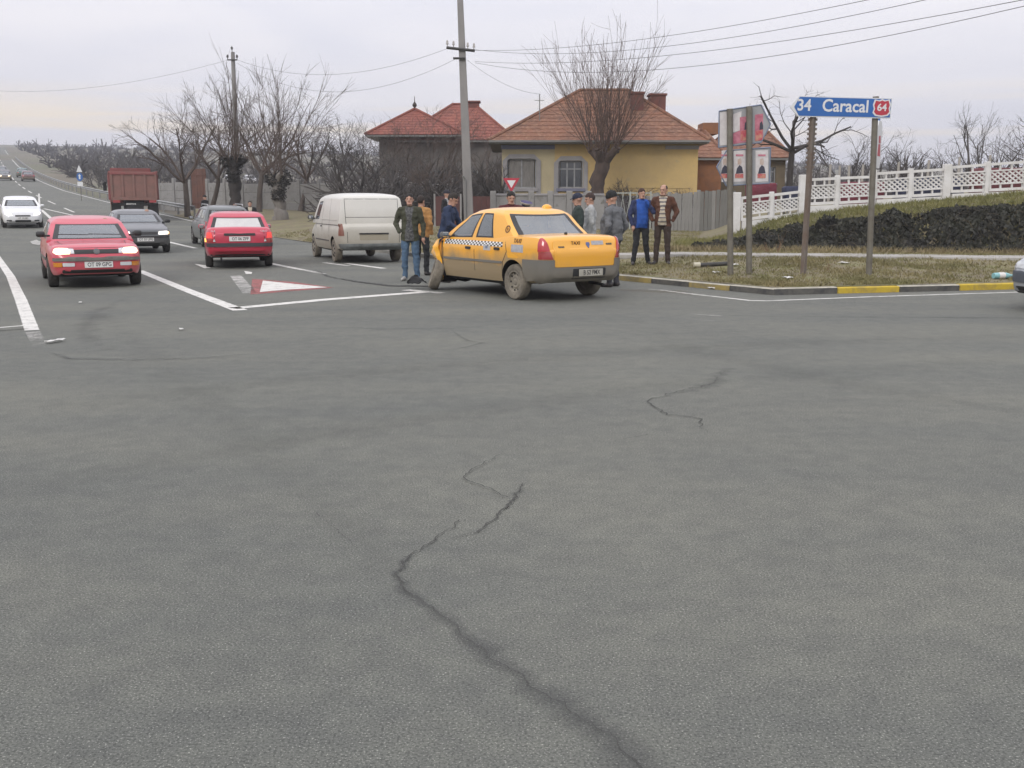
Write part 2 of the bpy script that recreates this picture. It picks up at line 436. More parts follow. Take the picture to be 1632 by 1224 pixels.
def build_verge():
    bm = bmesh.new()
    x0, x1, y0, y1, st = -21, 46, 17, 74, .42
    nx, ny = int((x1 - x0) / st), int((y1 - y0) / st)
    grid = [[bm.verts.new((x0 + i * st, y0 + j * st, 0)) for i in range(nx + 1)] for j in range(ny + 1)]
    for j in range(ny):
        for i in range(nx):
            x, y = x0 + i * st, y0 + j * st
            if kerb_dist(x + st / 2, y + st / 2) < -.7: continue
            bm.faces.new((grid[j][i], grid[j][i + 1], grid[j + 1][i + 1], grid[j + 1][i]))
    for a, b in zip(KERB[:-1], KERB[1:]):
        t = b - a; n = Vector((-t.y, t.x, 0)).normalized()
        bmesh.ops.bisect_plane(bm, geom=bm.verts[:] + bm.edges[:] + bm.faces[:], plane_co=a + n * .13, plane_no=n, clear_inner=True)
    bmesh.ops.delete(bm, geom=[v for v in bm.verts if not v.link_faces], context='VERTS')
    for v in bm.verts:
        v.co.z = verge_z(v.co.x, v.co.y)
    tag(bm_obj('verge', bm, VERGE, smooth=180), kind='structure')
build_verge()

# grass wedge and shoulder on the other side of the road
def build_left_verge():
    rows = []
    for j in range(80):
        y = 12.75 + j * 1.6
        a = _rl(y) - .55 - .12 * nz(y * .9)
        rows.append([(a - d, y + (.0 if j else -.35 * d * .02)) for d in (0, .5, 1.2, 2.5, 5, 10, 22)])
    vs, fs = [], []
    for r in rows:
        for k, (x, y) in enumerate(r): vs.append((x, y, terr(x, y) + (.012 if k == 0 else .035 + .02 * k + .02 * nz(x, y))))
    m = 7
    for j in range(len(rows) - 1):
        for i in range(m - 1): fs.append((j * m + i, (j + 1) * m + i, (j + 1) * m + i + 1, j * m + i + 1))
    o = tag(py_obj('roadside_grass', vs, fs, VERGE, smooth=180), kind='structure')
build_left_verge()

# kerb stones: painted yellow and black, dirty
def build_kerb():
    root = tag(empty('kerb'), kind='structure')
    ye = M('kerb_yellow', (.50, .36, .035), .8, noise=(5, (.3, .55)), col2=(.26, .2, .07), bump=(40, .4, .01))
    yd = M('kerb_yellow_worn', (.33, .255, .085), .85, noise=(4, (.3, .6)), col2=(.15, .135, .10), bump=(40, .4, .01))
    bk = M('kerb_black', (.055, .055, .055), .8, noise=(5, (.35, .65)), col2=(.12, .115, .10), bump=(40, .4, .01))
    gr = M('kerb_concrete', (.27, .26, .23), .85, noise=(4, (.3, .6)), col2=(.17, .16, .14), bump=(40, .4, .01))
    tp = M('kerb_top_pale', (.42, .40, .33), .85, noise=(6, (.3, .6)), col2=(.25, .24, .2))
    def run(a, b, cols, tops, hgt=.115):
        d = b - a; n = max(1, round(d.length / 1.2)); t = d.normalized(); ang = math.atan2(t.y, t.x)
        for i in range(n):
            p = a + d * (i + .5) / n; l = d.length / n / 2 - .006
            bm = bmesh.new(); bx(bm, -l, l, 0, .16, -.12, hgt + random.uniform(-.008, .006), .015)
            for f in bm.faces:
                f.normal_update()
                if f.normal.z > .5: f.material_index = 1
            o = bm_obj('kerb_stone', bm, [cols[i % len(cols)], tops[i % len(tops)]], root)
            o.location = (p.x, p.y, terr(p.x, p.y)); o.rotation_euler = (random.uniform(-.02, .02), 0, ang + random.uniform(-.008, .008))
    random.seed(4)
    run(Vector((-6.2, 36.7, 0)), K1, [gr, gr], [gr])
    run(K1, K2, [yd, bk], [tp])
    run(K2, K3, [bk, ye, bk, ye], [tp, ye, tp, ye])
    run(K3, Vector((26, 23.35, 0)), [bk, ye], [tp, ye])
build_kerb()

def build_pavement():
    m = M('pavement_concrete', (.36, .345, .32), .9, noise=(2, (.3, .6)), col2=(.26, .25, .22), bump=(30, .3, .01), speck=(1.2, .55, .7, (.24, .22, .16)))
    pts = [Vector((-2.0, 26.9)), Vector((2, 25.75)), Vector((7, 24.4)), Vector((12, 23.3)), Vector((22, 25.2)), Vector((40, 29.5))]
    P2 = []
    for a, b in zip(pts[:-1], pts[1:]):
        k = max(1, int((b - a).length / .5))
        P2 += [a + (b - a) * i / k for i in range(k)]
    vs, fs = [], []
    for i, p in enumerate(P2):
        t = (P2[min(i + 1, len(P2) - 1)] - P2[max(i - 1, 0)]).normalized(); n = Vector((-t.y, t.x))
        z = max(verge_z(*(p + n * d)) for d in (0, .4, .8, 1.25))
        for d, dz in ((-.02, -.05), (0, .035), (.42, .04), (.84, .04), (1.26, .035), (1.28, -.05)):
            q = p + n * (d + .03 * nz(p.x * 2, d)); vs.append((q.x, q.y, z + dz))
    for i in range(len(P2) - 1):
        for j in range(5): fs.append((i * 6 + j, i * 6 + 6 + j, i * 6 + 7 + j, i * 6 + j + 1))
    tag(py_obj('pavement', vs, fs, m), kind='structure')
build_pavement()

# ------------------------------------------------------------------ painted markings, cracks and stains
PAINT_W = M_fade('road_paint_white', (.60, .59, .55), .75, nscale=5, lo=.55, hi=1.0, fine=45)
PAINT_OLD = M_fade('road_paint_worn', (.46, .45, .42), .8, nscale=3, lo=.66, hi=1.1, fine=45)
PAINT_R = M_fade('road_paint_red', (.40, .14, .135), .85, nscale=3, lo=.62, hi=1.25, fine=45)
def ribbon(name, pts, w, m, dz=.004, fades=None, jitter=0, kind='structure', step=.25, edge=.35, rows=2, parent=None):
    """pts: ground points; w: width or list of widths; the fade attribute is 1 inside and falls to 'edge' at the rim"""
    P3 = []; W = []; Fd = []
    n0 = len(pts)
    ws = w if hasattr(w, '__len__') else [w] * n0
    fd = fades if fades is not None else [1] * n0
    for i in range(n0 - 1):
        a, b = Vector(pts[i]).to_2d(), Vector(pts[i + 1]).to_2d(); k = max(1, int((b - a).length / step))
        for j in range(k + (1 if i == n0 - 2 else 0)):
            f = j / k
            P3.append(a + (b - a) * f); W.append(ws[i] * (1 - f) + ws[i + 1] * f); Fd.append(fd[i] * (1 - f) + fd[i + 1] * f)
    vs, fs, at = [], [], []
    cols = (-1, -.55, 0, .55, 1) if rows == 4 else (-1, -.8, .8, 1)
    for i, p in enumerate(P3):
        t = (P3[min(i + 1, len(P3) - 1)] - P3[max(i - 1, 0)]).normalized(); n = Vector((-t.y, t.x))
        if jitter: p = p + n * jitter * (nz(p.x * 7, p.y * 7, 2) + .8 * nz(p.x * 19, p.y * 19, 4) + .5 * nz(p.x * 47, p.y * 47, 6))
        ww = W[i] * (1 + (.5 * nz(p.x * 5, p.y * 5, 8) if jitter else 0))
        for c in cols:
            q = p + n * (ww / 2 * c); vs.append((q.x, q.y, terr(q.x, q.y) + dz))
            at.append(Fd[i] * (edge if abs(c) == 1 else (1 if rows == 2 or c == 0 else .5 + edge / 2)))
    m_ = len(cols)
    for i in range(len(P3) - 1):
        for j in range(m_ - 1): fs.append((i * m_ + j + 1, i * m_ + j, i * m_ + m_ + j, i * m_ + m_ + j + 1))
    o = py_obj(name, vs, fs, m, parent)
    a = o.data.attributes.new('fade', 'FLOAT', 'POINT'); a.data.foreach_set('value', at)
    if parent is None: tag(o, kind=kind)
    return o
def gp(*l): return [GT(px, py) for px, py in l]
def on(s, off):
    """point off metres right of the left edge line at forward distance y=s"""
    return Vector((_rl(s) + off, s, 0))
def build_marks():
    lw = .17
    ribbon('edge_line', gp((51, 527), (34, 480), (17, 441), (-4, 410), (-30, 380)), [.20, .21, .2, .2, .2], PAINT_W)
    ribbon('edge_line', gp((66, 556), (52, 529)), [.2, .2], PAINT_OLD, fades=[.6, .85])
    ribbon('edge_line', gp((-80, 529), (0, 528), (44, 524)), .09, PAINT_W, dz=.045, fades=[.9] * 3)
    ribbon('edge_line', [on(s, -.25 if s < 70 else .2) for s in (56, 70, 90, 120, 160, 220, 300, 420)], .16, PAINT_W, dz=.02)
    ribbon('centre_line', gp((222, 432), (300, 464), (383, 495)), [.22, .24, .26], PAINT_W)
    ribbon('give_way_line', gp((371, 492), (520, 478), (676, 466)), [.30, .32, .30], PAINT_W)
    ribbon('give_way_line', gp((646, 463), (706, 468)), [.3, .2], PAINT_W, fades=[.9, .8], dz=.008)
    ribbon('lane_line', gp((262, 384), (312, 396)), .2, PAINT_W)
    ribbon('lane_line', gp((430, 420), (470, 428), (517, 437)), [.22, .2, .15], PAINT_W, fades=[1, .9, .75])
    ribbon('lane_line', gp((517, 419), (556, 424)), .2, PAINT_W, fades=[.95, .8])
    ribbon('lane_line', gp((552, 420), (612, 428)), .2, PAINT_W)
    ribbon('edge_line', gp((418, 377), (500, 382), (545, 385)), .2, PAINT_W, dz=.02)
    ribbon('lane_line', gp((376, 440), (398, 468)), [.3, .3], PAINT_OLD, fades=[.95, .8])
    # centre lines of the climbing road and the painted wedge ahead of the junction
    for s0 in list(range(66, 150, 12)) + list(range(150, 420, 24)):
        wq = (_rr(s0) - _rl(s0)) * .48
        ribbon('lane_line', [on(s0, wq), on(s0 + (6 if s0 < 150 else 12), (_rr(s0 + 6) - _rl(s0 + 6)) * .48)], .17, PAINT_W, dz=.02)
    ribbon('wedge_line', [GT(62, 309), GT(63, 331)], .16, PAINT_W, dz=.02)
    ribbon('wedge_line', [GT(66, 335), GT(92, 358)], .22, PAINT_W, dz=.02)
    ribbon('wedge_line', [GT(70, 333), GT(140, 349)], .2, PAINT_W, dz=.02)
    ribbon('edge_line', [Vector((_rr(y) - .25, y, 0)) for y in (50, 64, 80, 110, 150, 230, 420)], .16, PAINT_W, dz=.02)
    # give-way triangle painted in the lane, apex towards the junction
    def poly(name, px, m, dz, parent=None):
        g = [GT(*p) for p in px]
        o = py_obj(name, [(v.x, v.y, terr(v.x, v.y) + dz) for v in g], [tuple(range(len(g)))], m)
        a = o.data.attributes.new('fade', 'FLOAT', 'POINT'); a.data.foreach_set('value', [1.0] * len(g))
        bm = bmesh.new(); bm.from_mesh(o.data); bmesh.ops.recalc_face_normals(bm, faces=bm.faces)
        for f in bm.faces:
            if f.normal.z < 0: f.normal_flip()
        bm.to_mesh(o.data); bm.free()
        return tag(o, kind='structure')
    poly('give_way_triangle', [(402, 445), (470, 450), (532, 459), (470, 464), (399, 470)], PAINT_R, .004)
    poly('give_way_triangle', [(419, 448), (456, 452), (522, 459), (456, 462.5), (414, 466)], PAINT_W, .008)
    # lane arrows
    poly('lane_arrow', [(310, 421), (328, 423), (336, 427), (326, 428)], PAINT_W, .004)
    poly('lane_arrow', [(389, 432), (402, 434), (401, 437), (392, 437)], PAINT_W, .004)
    poly('lane_arrow', [(48, 386), (58, 383), (68, 388), (62, 392), (52, 390)], PAINT_OLD, .02)
    poly('lane_arrow', [(28, 361), (40, 359), (42, 362), (33, 363)], PAINT_OLD, .03)
    # edge line round the island kerb
    ribbon('edge_line', gp((1012, 459), (1055, 463), (1100, 469), (1195, 479.5), (1222, 480)), [.10, .11, .12, .13, .13], PAINT_W, fades=[.6, .78, .85, 1, 1])
    ribbon('edge_line', gp((1222, 480), (1400, 473), (1620, 466), (1900, 456)), .12, PAINT_W, fades=[1, .95, .95, 1])
    ribbon('worn_dash', gp((1098, 501), (1150, 504)), .09, PAINT_OLD, fades=[.75, .95])
    ribbon('worn_dash', gp((1108, 510), (1192, 517)), .07, PAINT_OLD, fades=[.85, .6])
    # cracks and the damp stain along them
    ck = M_fade('crack', (.06, .06, .055), .95, nscale=14, lo=.50, hi=.75, fine=110, amount=.9)
    st = M_fade('damp_stain', (.095, .097, .094), .75, nscale=2.2, lo=.25, hi=1.05, amount=.42, fine=60)
    main = gp((1035, 1236), (996, 1206), (977, 1179), (896, 1130), (847, 1092), (782, 1054), (733, 1010), (684, 967), (646, 940), (633, 918), (655, 886), (684, 867), (733, 831))
    ribbon('road_crack', main, [.006, .006, .006, .005, .006, .005, .006, .006, .009, .011, .013, .013, .011], ck, .008, jitter=.022, step=.02, edge=.2, rows=4)
    ribbon('road_crack', gp((722, 861), (766, 848), (796, 820), (820, 796), (834, 774)), [.006, .014, .02, .018, .010], ck, .008, jitter=.025, step=.03, edge=.2, rows=4)
    ribbon('road_crack', gp((812, 796), (771, 780), (736, 765), (760, 747), (798, 728)), [.010, .016, .014, .012, .009], ck, .012, jitter=.025, step=.03, edge=.2, rows=4)
    ribbon('road_crack', gp((1151, 593), (1135, 614), (1086, 624), (1029, 641), (1059, 660), (1113, 671), (1124, 693)), [.014, .022, .02, .022, .024, .024, .012], ck, .008, jitter=.05, step=.05, edge=.2, rows=4, fades=[.6, .8, .7, .9, .95, .95, .6])
    ribbon('road_crack', gp((977, 705), (1034, 695)), [.012, .012], ck, .008, jitter=.02, step=.03, rows=4, fades=[.7, .8])
    ribbon('road_crack', gp((500, 818), (570, 875)), [.012, .012], ck, .008, jitter=.02, step=.03, rows=4, fades=[.55, .65])
    ribbon('damp_stain', [main[0] + Vector((-.01, 0, 0))] + main[2:11], [.23, .21, .20, .19, .18, .16, .13, .10, .08, .06], st, .004, jitter=.03, step=.03, edge=0, rows=4)
    ribbon('damp_stain', gp((1160, 588), (1135, 614), (1086, 626), (1029, 641)), [.3, .35, .2, .1], st, .004, jitter=.05, step=.05, edge=0, rows=4, fades=[.5, .75, .6, .6])
    ribbon('damp_stain', gp((796, 822), (820, 796), (836, 772)), [.05, .09, .07], st, .004, jitter=.03, step=.03, edge=0, rows=4, fades=[.5, .8, .5])
    tr = M_fade('tyre_trace', (.075, .075, .075), .8, nscale=1.2, lo=.3, hi=1.5, amount=.75)
    ribbon('tyre_trace', gp((70, 560), (110, 573), (220, 575), (330, 572), (420, 564)), [.05, .13, .12, .1, .06], tr, .012, edge=0, rows=4, fades=[.4, 1, 1, .9, .3], jitter=.02)
    ribbon('tyre_trace', gp((470, 518), (600, 526), (720, 526), (790, 520)), [.05, .09, .09, .05], tr, .012, edge=0, rows=4, fades=[.3, .8, .8, .3], jitter=.02)
    ribbon('tyre_trace', gp((715, 525), (745, 545), (770, 548), (720, 560)), [.05, .12, .15, .05], tr, .012, edge=0, rows=4, fades=[.4, .9, .9, .3], jitter=.03)
    ribbon('tyre_trace', gp((1010, 500), (1250, 505), (1632, 508)), [.3, .4, .4], tr, .004, edge=0, rows=4, fades=[.2, .5, .6], jitter=.02)
    ribbon('tyre_trace', gp((210, 470), (150, 500), (130, 530), (170, 560)), [.4, .7, .8, .5], tr, .004, edge=0, rows=4, fades=[.3, .6, .6, .3], jitter=.05)
    tk = M_fade('wheel_track', (.115, .115, .105), .8, nscale=.8, lo=.2, hi=1.5, amount=.2)
    ribbon('wheel_track', gp((60, 650), (420, 612), (900, 566), (1300, 545), (1632, 535)), [.9, 1.0, 1.1, 1.1, 1.0], tk, .0025, edge=0, rows=4, fades=[.4, .8, .8, .7, .5], jitter=.05)
    ribbon('wheel_track', gp((-40, 790), (450, 705), (1000, 620), (1632, 570)), [.7, .8, 1.0, 1.0], tk, .0028, edge=0, rows=4, fades=[.5, .8, .7, .5], jitter=.05)
    ribbon('wheel_track', gp((160, 500), (330, 640), (620, 900), (760, 1060)), [.8, .7, .5, .35], tk, .0031, edge=0, rows=4, fades=[.5, .7, .5, .2], jitter=.05)
    ribbon('wheel_track', gp((1632, 660), (1330, 610), (1100, 560), (1000, 505)), [.7, .9, .9, .9], tk, .0034, edge=0, rows=4, fades=[.5, .7, .6, .3], jitter=.05)
    # dark fluid and dust swept in a line from the damaged front wheel
    ol = M_fade('fluid_trail', (.035, .034, .03), .6, nscale=2.5, lo=.3, hi=.75, amount=.95)
    ribbon('fluid_trail', gp((500, 430), (525, 442), (570, 450), (620, 456), (690, 457)), [.06, .14, .2, .3, .4], ol, .012, edge=0, rows=4, fades=[.5, .75, .9, 1, 1], jitter=.06, step=.08)
    ribbon('dust_patch', gp((985, 462), (1080, 466), (1150, 480)), [1.1, 1.3, .6], M_fade('dust', (.20, .165, .115), .95, nscale=1.1, lo=.35, hi=1.2, amount=.7), .0035, edge=0, rows=4, fades=[.6, .7, .2], jitter=.1)
build_marks()
# ------------------------------------------------------------------ vehicles
GLASS = M_glass()
TRIM = M('black_trim', (.02, .02, .02), .5)
PLASTIC = M_paint('grey_plastic', (.055, .056, .058), dirt=(.19, .17, .135), z0=.2, z1=.7, amount=.8, rough=.6, coat=0)
CABIN = M('cabin_dark', (.02, .02, .022), .9)
SEAT = M('seat_fabric', (.05, .05, .055), .95, noise=(12, (.3, .6)))
RUBBER = M('tyre_rubber', (.028, .027, .026), .9, noise=(5, (.35, .65)), col2=(.06, .055, .048), bump=(30, .3, .01))
RUBBER_DIRTY = M('tyre_rubber_muddy', (.21, .185, .145), .95, noise=(7, (.3, .65)), col2=(.10, .09, .072), bump=(30, .4, .01))
RIM = M('wheel_rim', (.30, .30, .29), .45, metal=.5, noise=(8, (.3, .6)), col2=(.15, .14, .12))
RIM_DIRTY = M('wheel_rim_muddy', (.24, .215, .17), .85, noise=(8, (.3, .6)), col2=(.14, .125, .10))
RIM_HOLE = M('wheel_hole', (.012, .012, .012), .9)
WELL = M('wheel_well', (.012, .012, .012), .95)
LAMP_W = M('lamp_clear', (.55, .57, .58), .12, coat=1)
LAMP_R = M('lamp_red', (.42, .02, .025), .18, coat=1)
LAMP_RD = M('lamp_red_dim', (.30, .035, .035), .22, coat=1)
LAMP_O = M('lamp_amber', (.55, .2, .02), .2, coat=1)
LAMP_ON = M('headlamp_lit', (.9, .85, .7), .2, emit=(1, .80, .45), emit_s=1.5)
LAMP_ON_W = M('headlamp_lit_white', (.9, .9, .9), .2, emit=(1, .90, .80), emit_s=1.8)
TAIL_ON = M('tail_lamp_lit', (.5, .03, .03), .2, emit=(1, .1, .08), emit_s=.55)
AMBER_ON = M('amber_lit', (.8, .35, .05), .2, emit=(1, .5, .1), emit_s=2.0)
PLATE = M('plate_white', (.66, .66, .64), .5, noise=(6, (.2, .5)), col2=(.5, .49, .45))
PLATE_INK = M('plate_ink', (.03, .03, .03), .6)
CHROME = M('chrome_trim', (.5, .5, .5), .25, metal=.9)
MIRROR = M('mirror_glass', (.6, .63, .65), .05, metal=1)
SKIN_CAR = M('driver_skin', (.33, .2, .14), .7)

SEC = [(0, 0), (.55, 0), (.80, .0), (.895, .025), (.945, .09), (.972, .2), (.99, .36), (1.0, .54), (.992, .72), (.972, .87), (.935, .955), (.86, 1.0), (.6, 1.0), (0, 1.0)]
def loft_body(sp, ns=64):
    top = pchip(*zip(*sp['top'])); bot = pchip(*zip(*sp['bot'])); wid = pchip(*zip(*sp['wid']))
    x0, x1 = sp['top'][0][0], sp['top'][-1][0]
    sec = sp.get('sec', SEC)
    arc = np.cumsum([0] + [math.hypot(b[0] - a[0], (b[1] - a[1]) * .8) for a, b in zip(sec[:-1], sec[1:])]); arc /= arc[-1]
    fy, fz = pchip(arc, [s[0] for s in sec]), pchip(arc, [s[1] for s in sec])
    K = 26
    us = [i / (K - 1) for i in range(K)]
    xs = []
    for i in range(ns + 1):
        t = i / ns; c = .5 - .5 * math.cos(math.pi * t); xs.append(x0 + (x1 - x0) * (.55 * t + .45 * c))
    bm = bmesh.new(); rings = []
    crown = sp.get('crown', .025)
    for x in xs:
        w, zt, zb = wid(x), top(x), bot(x)
        half = []
        for u in us:
            a, b = fy(u), fz(u)
            y = w * a; z = zb + (zt - zb) * b
            if b > .9: z += crown * (1 - a * a) * (b - .9) * 10
            half.append((y, z))
        ring = [bm.verts.new((x, y, z)) for y, z in half] + [bm.verts.new((x, -y, z)) for y, z in reversed(half[1:-1])]
        rings.append(ring)
    n = len(rings[0])
    for a, b in zip(rings[:-1], rings[1:]):
        for j in range(n):
            bm.faces.new((a[j], b[j], b[(j + 1) % n], a[(j + 1) % n]))
    for ring, flip in ((rings[0], False), (rings[-1], True)):
        # rounded end caps: two inset rings then a face
        c = Vector((0, 0, 0))
        for v in ring: c += v.co
        c /= n
        prev = ring
        dx = -1 if not flip else 1
        for s, d in ((.97, .018), (.9, .03), (.6, .04)):
            cur = [bm.verts.new((v.co.x * 0 + ring[0].co.x + dx * d, c.y + (v.co.y - c.y) * s, c.z + (v.co.z - c.z) * s)) for v in ring]
            for j in range(n):
                q = (prev[j], cur[j], cur[(j + 1) % n], prev[(j + 1) % n])
                bm.faces.new(q if flip else q[::-1])
            prev = cur
        bm.faces.new(prev if flip else prev[::-1])
    bmesh.ops.recalc_face_normals(bm, faces=bm.faces)
    return bm

def cut_arches(bm, sp):
    """cut the wheel arches out of the lower body; faces inside the cut become the wheel well"""
    me = bpy.data.meshes.new('tmp'); bm.to_mesh(me); bm.free()
    o = bpy.data.objects.new('tmp', me); C.objects.link(o)
    cb = bmesh.new()
    r = sp['R'] + sp.get('gap', .05)
    for i, xw in enumerate((sp['wb'] / 2, -sp['wb'] / 2)):
        for sd in (1, -1):
            if (i, sd) in sp.get('noarch', ()): continue
            m = Matrix.Translation((xw, sd * (sp['W'] / 2 + .1 - .19), sp['R'] + .02)) @ Matrix.Rotation(R(90), 4, 'X')
            bmesh.ops.create_cone(cb, cap_ends=True, segments=36, radius1=r, radius2=r, depth=.58, matrix=m)
    cm = bpy.data.meshes.new('tmpc'); cb.to_mesh(cm); cb.free()
    co = bpy.data.objects.new('tmpc', cm); C.objects.link(co)
    md = o.modifiers.new('b', 'BOOLEAN'); md.object = co; md.operation = 'DIFFERENCE'; md.solver = 'EXACT'
    dg = bpy.context.evaluated_depsgraph_get(); ev = o.evaluated_get(dg)
    res = bmesh.new(); res.from_mesh(ev.to_mesh()); ev.to_mesh_clear()
    bpy.data.objects.remove(o); bpy.data.objects.remove(co)
    res.normal_update()
    for f in res.faces:
        c = f.calc_center_median()
        f.material_index = 0
        for xw in (sp['wb'] / 2, -sp['wb'] / 2):
            if math.hypot(c.x - xw, c.z - sp['R'] - .02) < r - .002 + .006 * (abs(f.normal.y) < .5):
                f.material_index = 1
        if c.z < sp['zlow'] and f.normal.z < -.6: f.material_index = 1
    return res

def cabin(sp, body, mats, root):
    c = sp['cab']; NL, NF, NS, NR = 20, 16, 40, 16
    rows = []
    zt0 = c['z0']
    for k in range(NL + 1):
        t = k / NL
        e = t ** c.get('pw', 1.0)
        xf = c['xf0'] + (c['xf1'] - c['xf0']) * (t + c.get('bf', .06) * math.sin(math.pi * t)* -1)
        xr = c['xr0'] + (c['xr1'] - c['xr0']) * (t - c.get('br', .0) * math.sin(math.pi * t))
        hw = c['w0'] + (c['w1'] - c['w0']) * (t * .75 + .25 * t * t)
        z = zt0 + (c['z1'] - zt0) * t
        if t > .88: q = (t - .88) / .12; hw -= c.get('round', .05) * q * q; xf -= .05 * q * q; xr += c.get('rr', .05) * q * q; 
        cf, cr = c.get('cf', .14), c.get('cr', .10)
        row = []
        for i in range(NF):
            y = hw * (1 - 2 * i / NF); row.append((xf - cf * (y / hw) ** 2 * (1.0), y))
        for i in range(NS):
            f = i / NS; bulge = 1 + .018 * math.sin(math.pi * f)
            row.append((xf - cf + (xr + cr - xf + cf) * f, -hw * bulge))
        for i in range(NR):
            y = -hw * (1 - 2 * i / NR); row.append((xr + cr * (y / hw) ** 2, y))
        for i in range(NS):
            f = 1 - i / NS; bulge = 1 + .018 * math.sin(math.pi * f)
            row.append((xf - cf + (xr + cr - xf + cf) * f, hw * bulge))
        sl = c.get('slope', 0)
        ar = c.get('arch', .045); xm = (c['xf1'] + c['xr1']) / 2 - .05; hl = (c['xf1'] - c['xr1']) / 2
        rows.append([(x, y, z + sl * x * (1 - t) - ar * t * min(1.3, ((x - xm) / hl) ** 2)) for x, y in row])
    n = len(rows[0])
    k0, k1 = c.get('k0', 3), c.get('k1', 17)
    def seg(i):
        if i < NF: return 'f', i / NF
        i -= NF
        if i < NS: return 's-', i / NS
        i -= NS
        if i < NR: return 'r', i / NR
        i -= NR
        return 's+', 1 - (i + 1) / NS
    glass = {}
    vmap = {}
    bm = bmesh.new()
    V = [[bm.verts.new(p) for p in r] for r in rows]
    for k in range(NL):
        for i in range(n):
            s, f = seg(i); key = None
            if k0 <= k < max(k1, c.get('kr1', k1)):
                if s == 'f' and k < k1 and 1 / NF - 1e-6 <= f < 1 - 1 / NF - 1e-6: key = 'windscreen'
                elif s == 'r' and c.get('rear', True) and 1 / NR - 1e-6 <= f < 1 - 1 / NR - 1e-6 and k >= c.get('kr0', k0): key = 'rear_window'
                elif s[0] == 's' and k < k1:
                    for wi, (a, b) in enumerate(c['win']):
                        if a - 1e-6 <= f < b - 1e-6: key = 'side_window%s%d' % (s[1], wi)
            q = (k, i)
            if key: glass.setdefault(key, []).append(q)
            else: bm.faces.new((V[k][i], V[k][(i + 1) % n], V[k + 1][(i + 1) % n], V[k + 1][i]))
    # roof
    prev = V[-1]; top = rows[-1]
    cx = sum(p[0] for p in top) / n; zr = c['z1']
    for s, dz in ((.965, .012), (.9, .022), (.75, .034), (.5, .044), (.25, .048)):
        cur = [bm.verts.new((cx + (p[0] - cx) * s, p[1] * s, zr + dz * c.get('crown', 1) - ar * (((p[0] - cx) * s + cx - xm) / hl) ** 2)) for p in top]
        for i in range(n): bm.faces.new((prev[i], prev[(i + 1) % n], cur[(i + 1) % n], cur[i]))
        prev = cur
    bm.faces.new(prev)
    bmesh.ops.recalc_face_normals(bm, faces=bm.faces)
    me = bpy.data.meshes.new('t'); bm.to_mesh(me); bm.free()
    body.from_mesh(me); bpy.data.meshes.remove(me)
    for key, qs in glass.items():
        g = bmesh.new(); vm = {}
        def gv(k, i):
            i %= n
            if (k, i) not in vm: vm[(k, i)] = g.verts.new(rows[k][i])
            return vm[(k, i)]
        S = set(qs)
        for (k, i) in qs:
            f = g.faces.new((gv(k, i), gv(k, i + 1), gv(k + 1, i + 1), gv(k + 1, i)))
            rim = any(q not in S for q in ((k, (i + 1) % n), (k, (i - 1) % n), (k + 1, i), (k - 1, i)))
            if key.startswith('side'): rim = any(q not in S for q in ((k + 1, i), (k - 1, i))) or any(q not in S for q in ((k, (i + 1) % n), (k, (i - 1) % n)))
            f.material_index = 1 if rim else 0
        g.normal_update()
        for f in g.faces:
            if f.normal.dot(f.calc_center_median() - Vector((cx, 0, zt0 + .1))) < 0: f.normal_flip()
        gm = sp.get('glass_mat', {}).get(key, GLASS)
        bm_obj(key.rstrip('0123456789+-'), g, [gm, TRIM], root, 60)
    # dark interior: tray, seats, wheel, driver
    it = bmesh.new()
    tr = [it.verts.new((cx + (p[0] - cx) * .97, p[1] * .96, max(p[2], sp['cab']['z0'] - .0) + .02)) for p in rows[2]]
    it.faces.new(tr)
    for xs_, nseat in ((c.get('seat_x', .1), 2), (c.get('seat_x', .1) - .85, 2)):
        if c.get('van') and xs_ < c.get('seat_x', .1) - .1: continue
        for sy in (.36, -.36):
            bx(it, xs_ - .1, xs_ + .02, sy - .22, sy + .22, zt0 - .2, zt0 + .22, .03, 1)
            bx(it, xs_ - .1, xs_ - .01, sy - .12, sy + .12, zt0 + .25, zt0 + .42, .03, 1)
    bm_obj('interior', it, [CABIN, SEAT], root)
    if sp.get('driver'):
        vs, fs = [], []
        d = bmesh.new()
        y = .36
        bmesh.ops.create_uvsphere(d, u_segments=12, v_segments=8, radius=.11, matrix=Matrix.Translation((c.get('seat_x', .1) + .14, y, zt0 + .33)) @ Matrix.Diagonal((.95, .85, 1.2, 1)))
        k = len(d.faces)
        bmesh.ops.create_uvsphere(d, u_segments=12, v_segments=8, radius=.24, matrix=Matrix.Translation((c.get('seat_x', .1) + .1, y, zt0 + .02)) @ Matrix.Diagonal((.6, .95, 1, 1)))
        for i, f in enumerate(d.faces): f.material_index = 0 if i < k else 1
        o = bm_obj('driver', d, [SKIN_CAR, SEAT], root, 180)

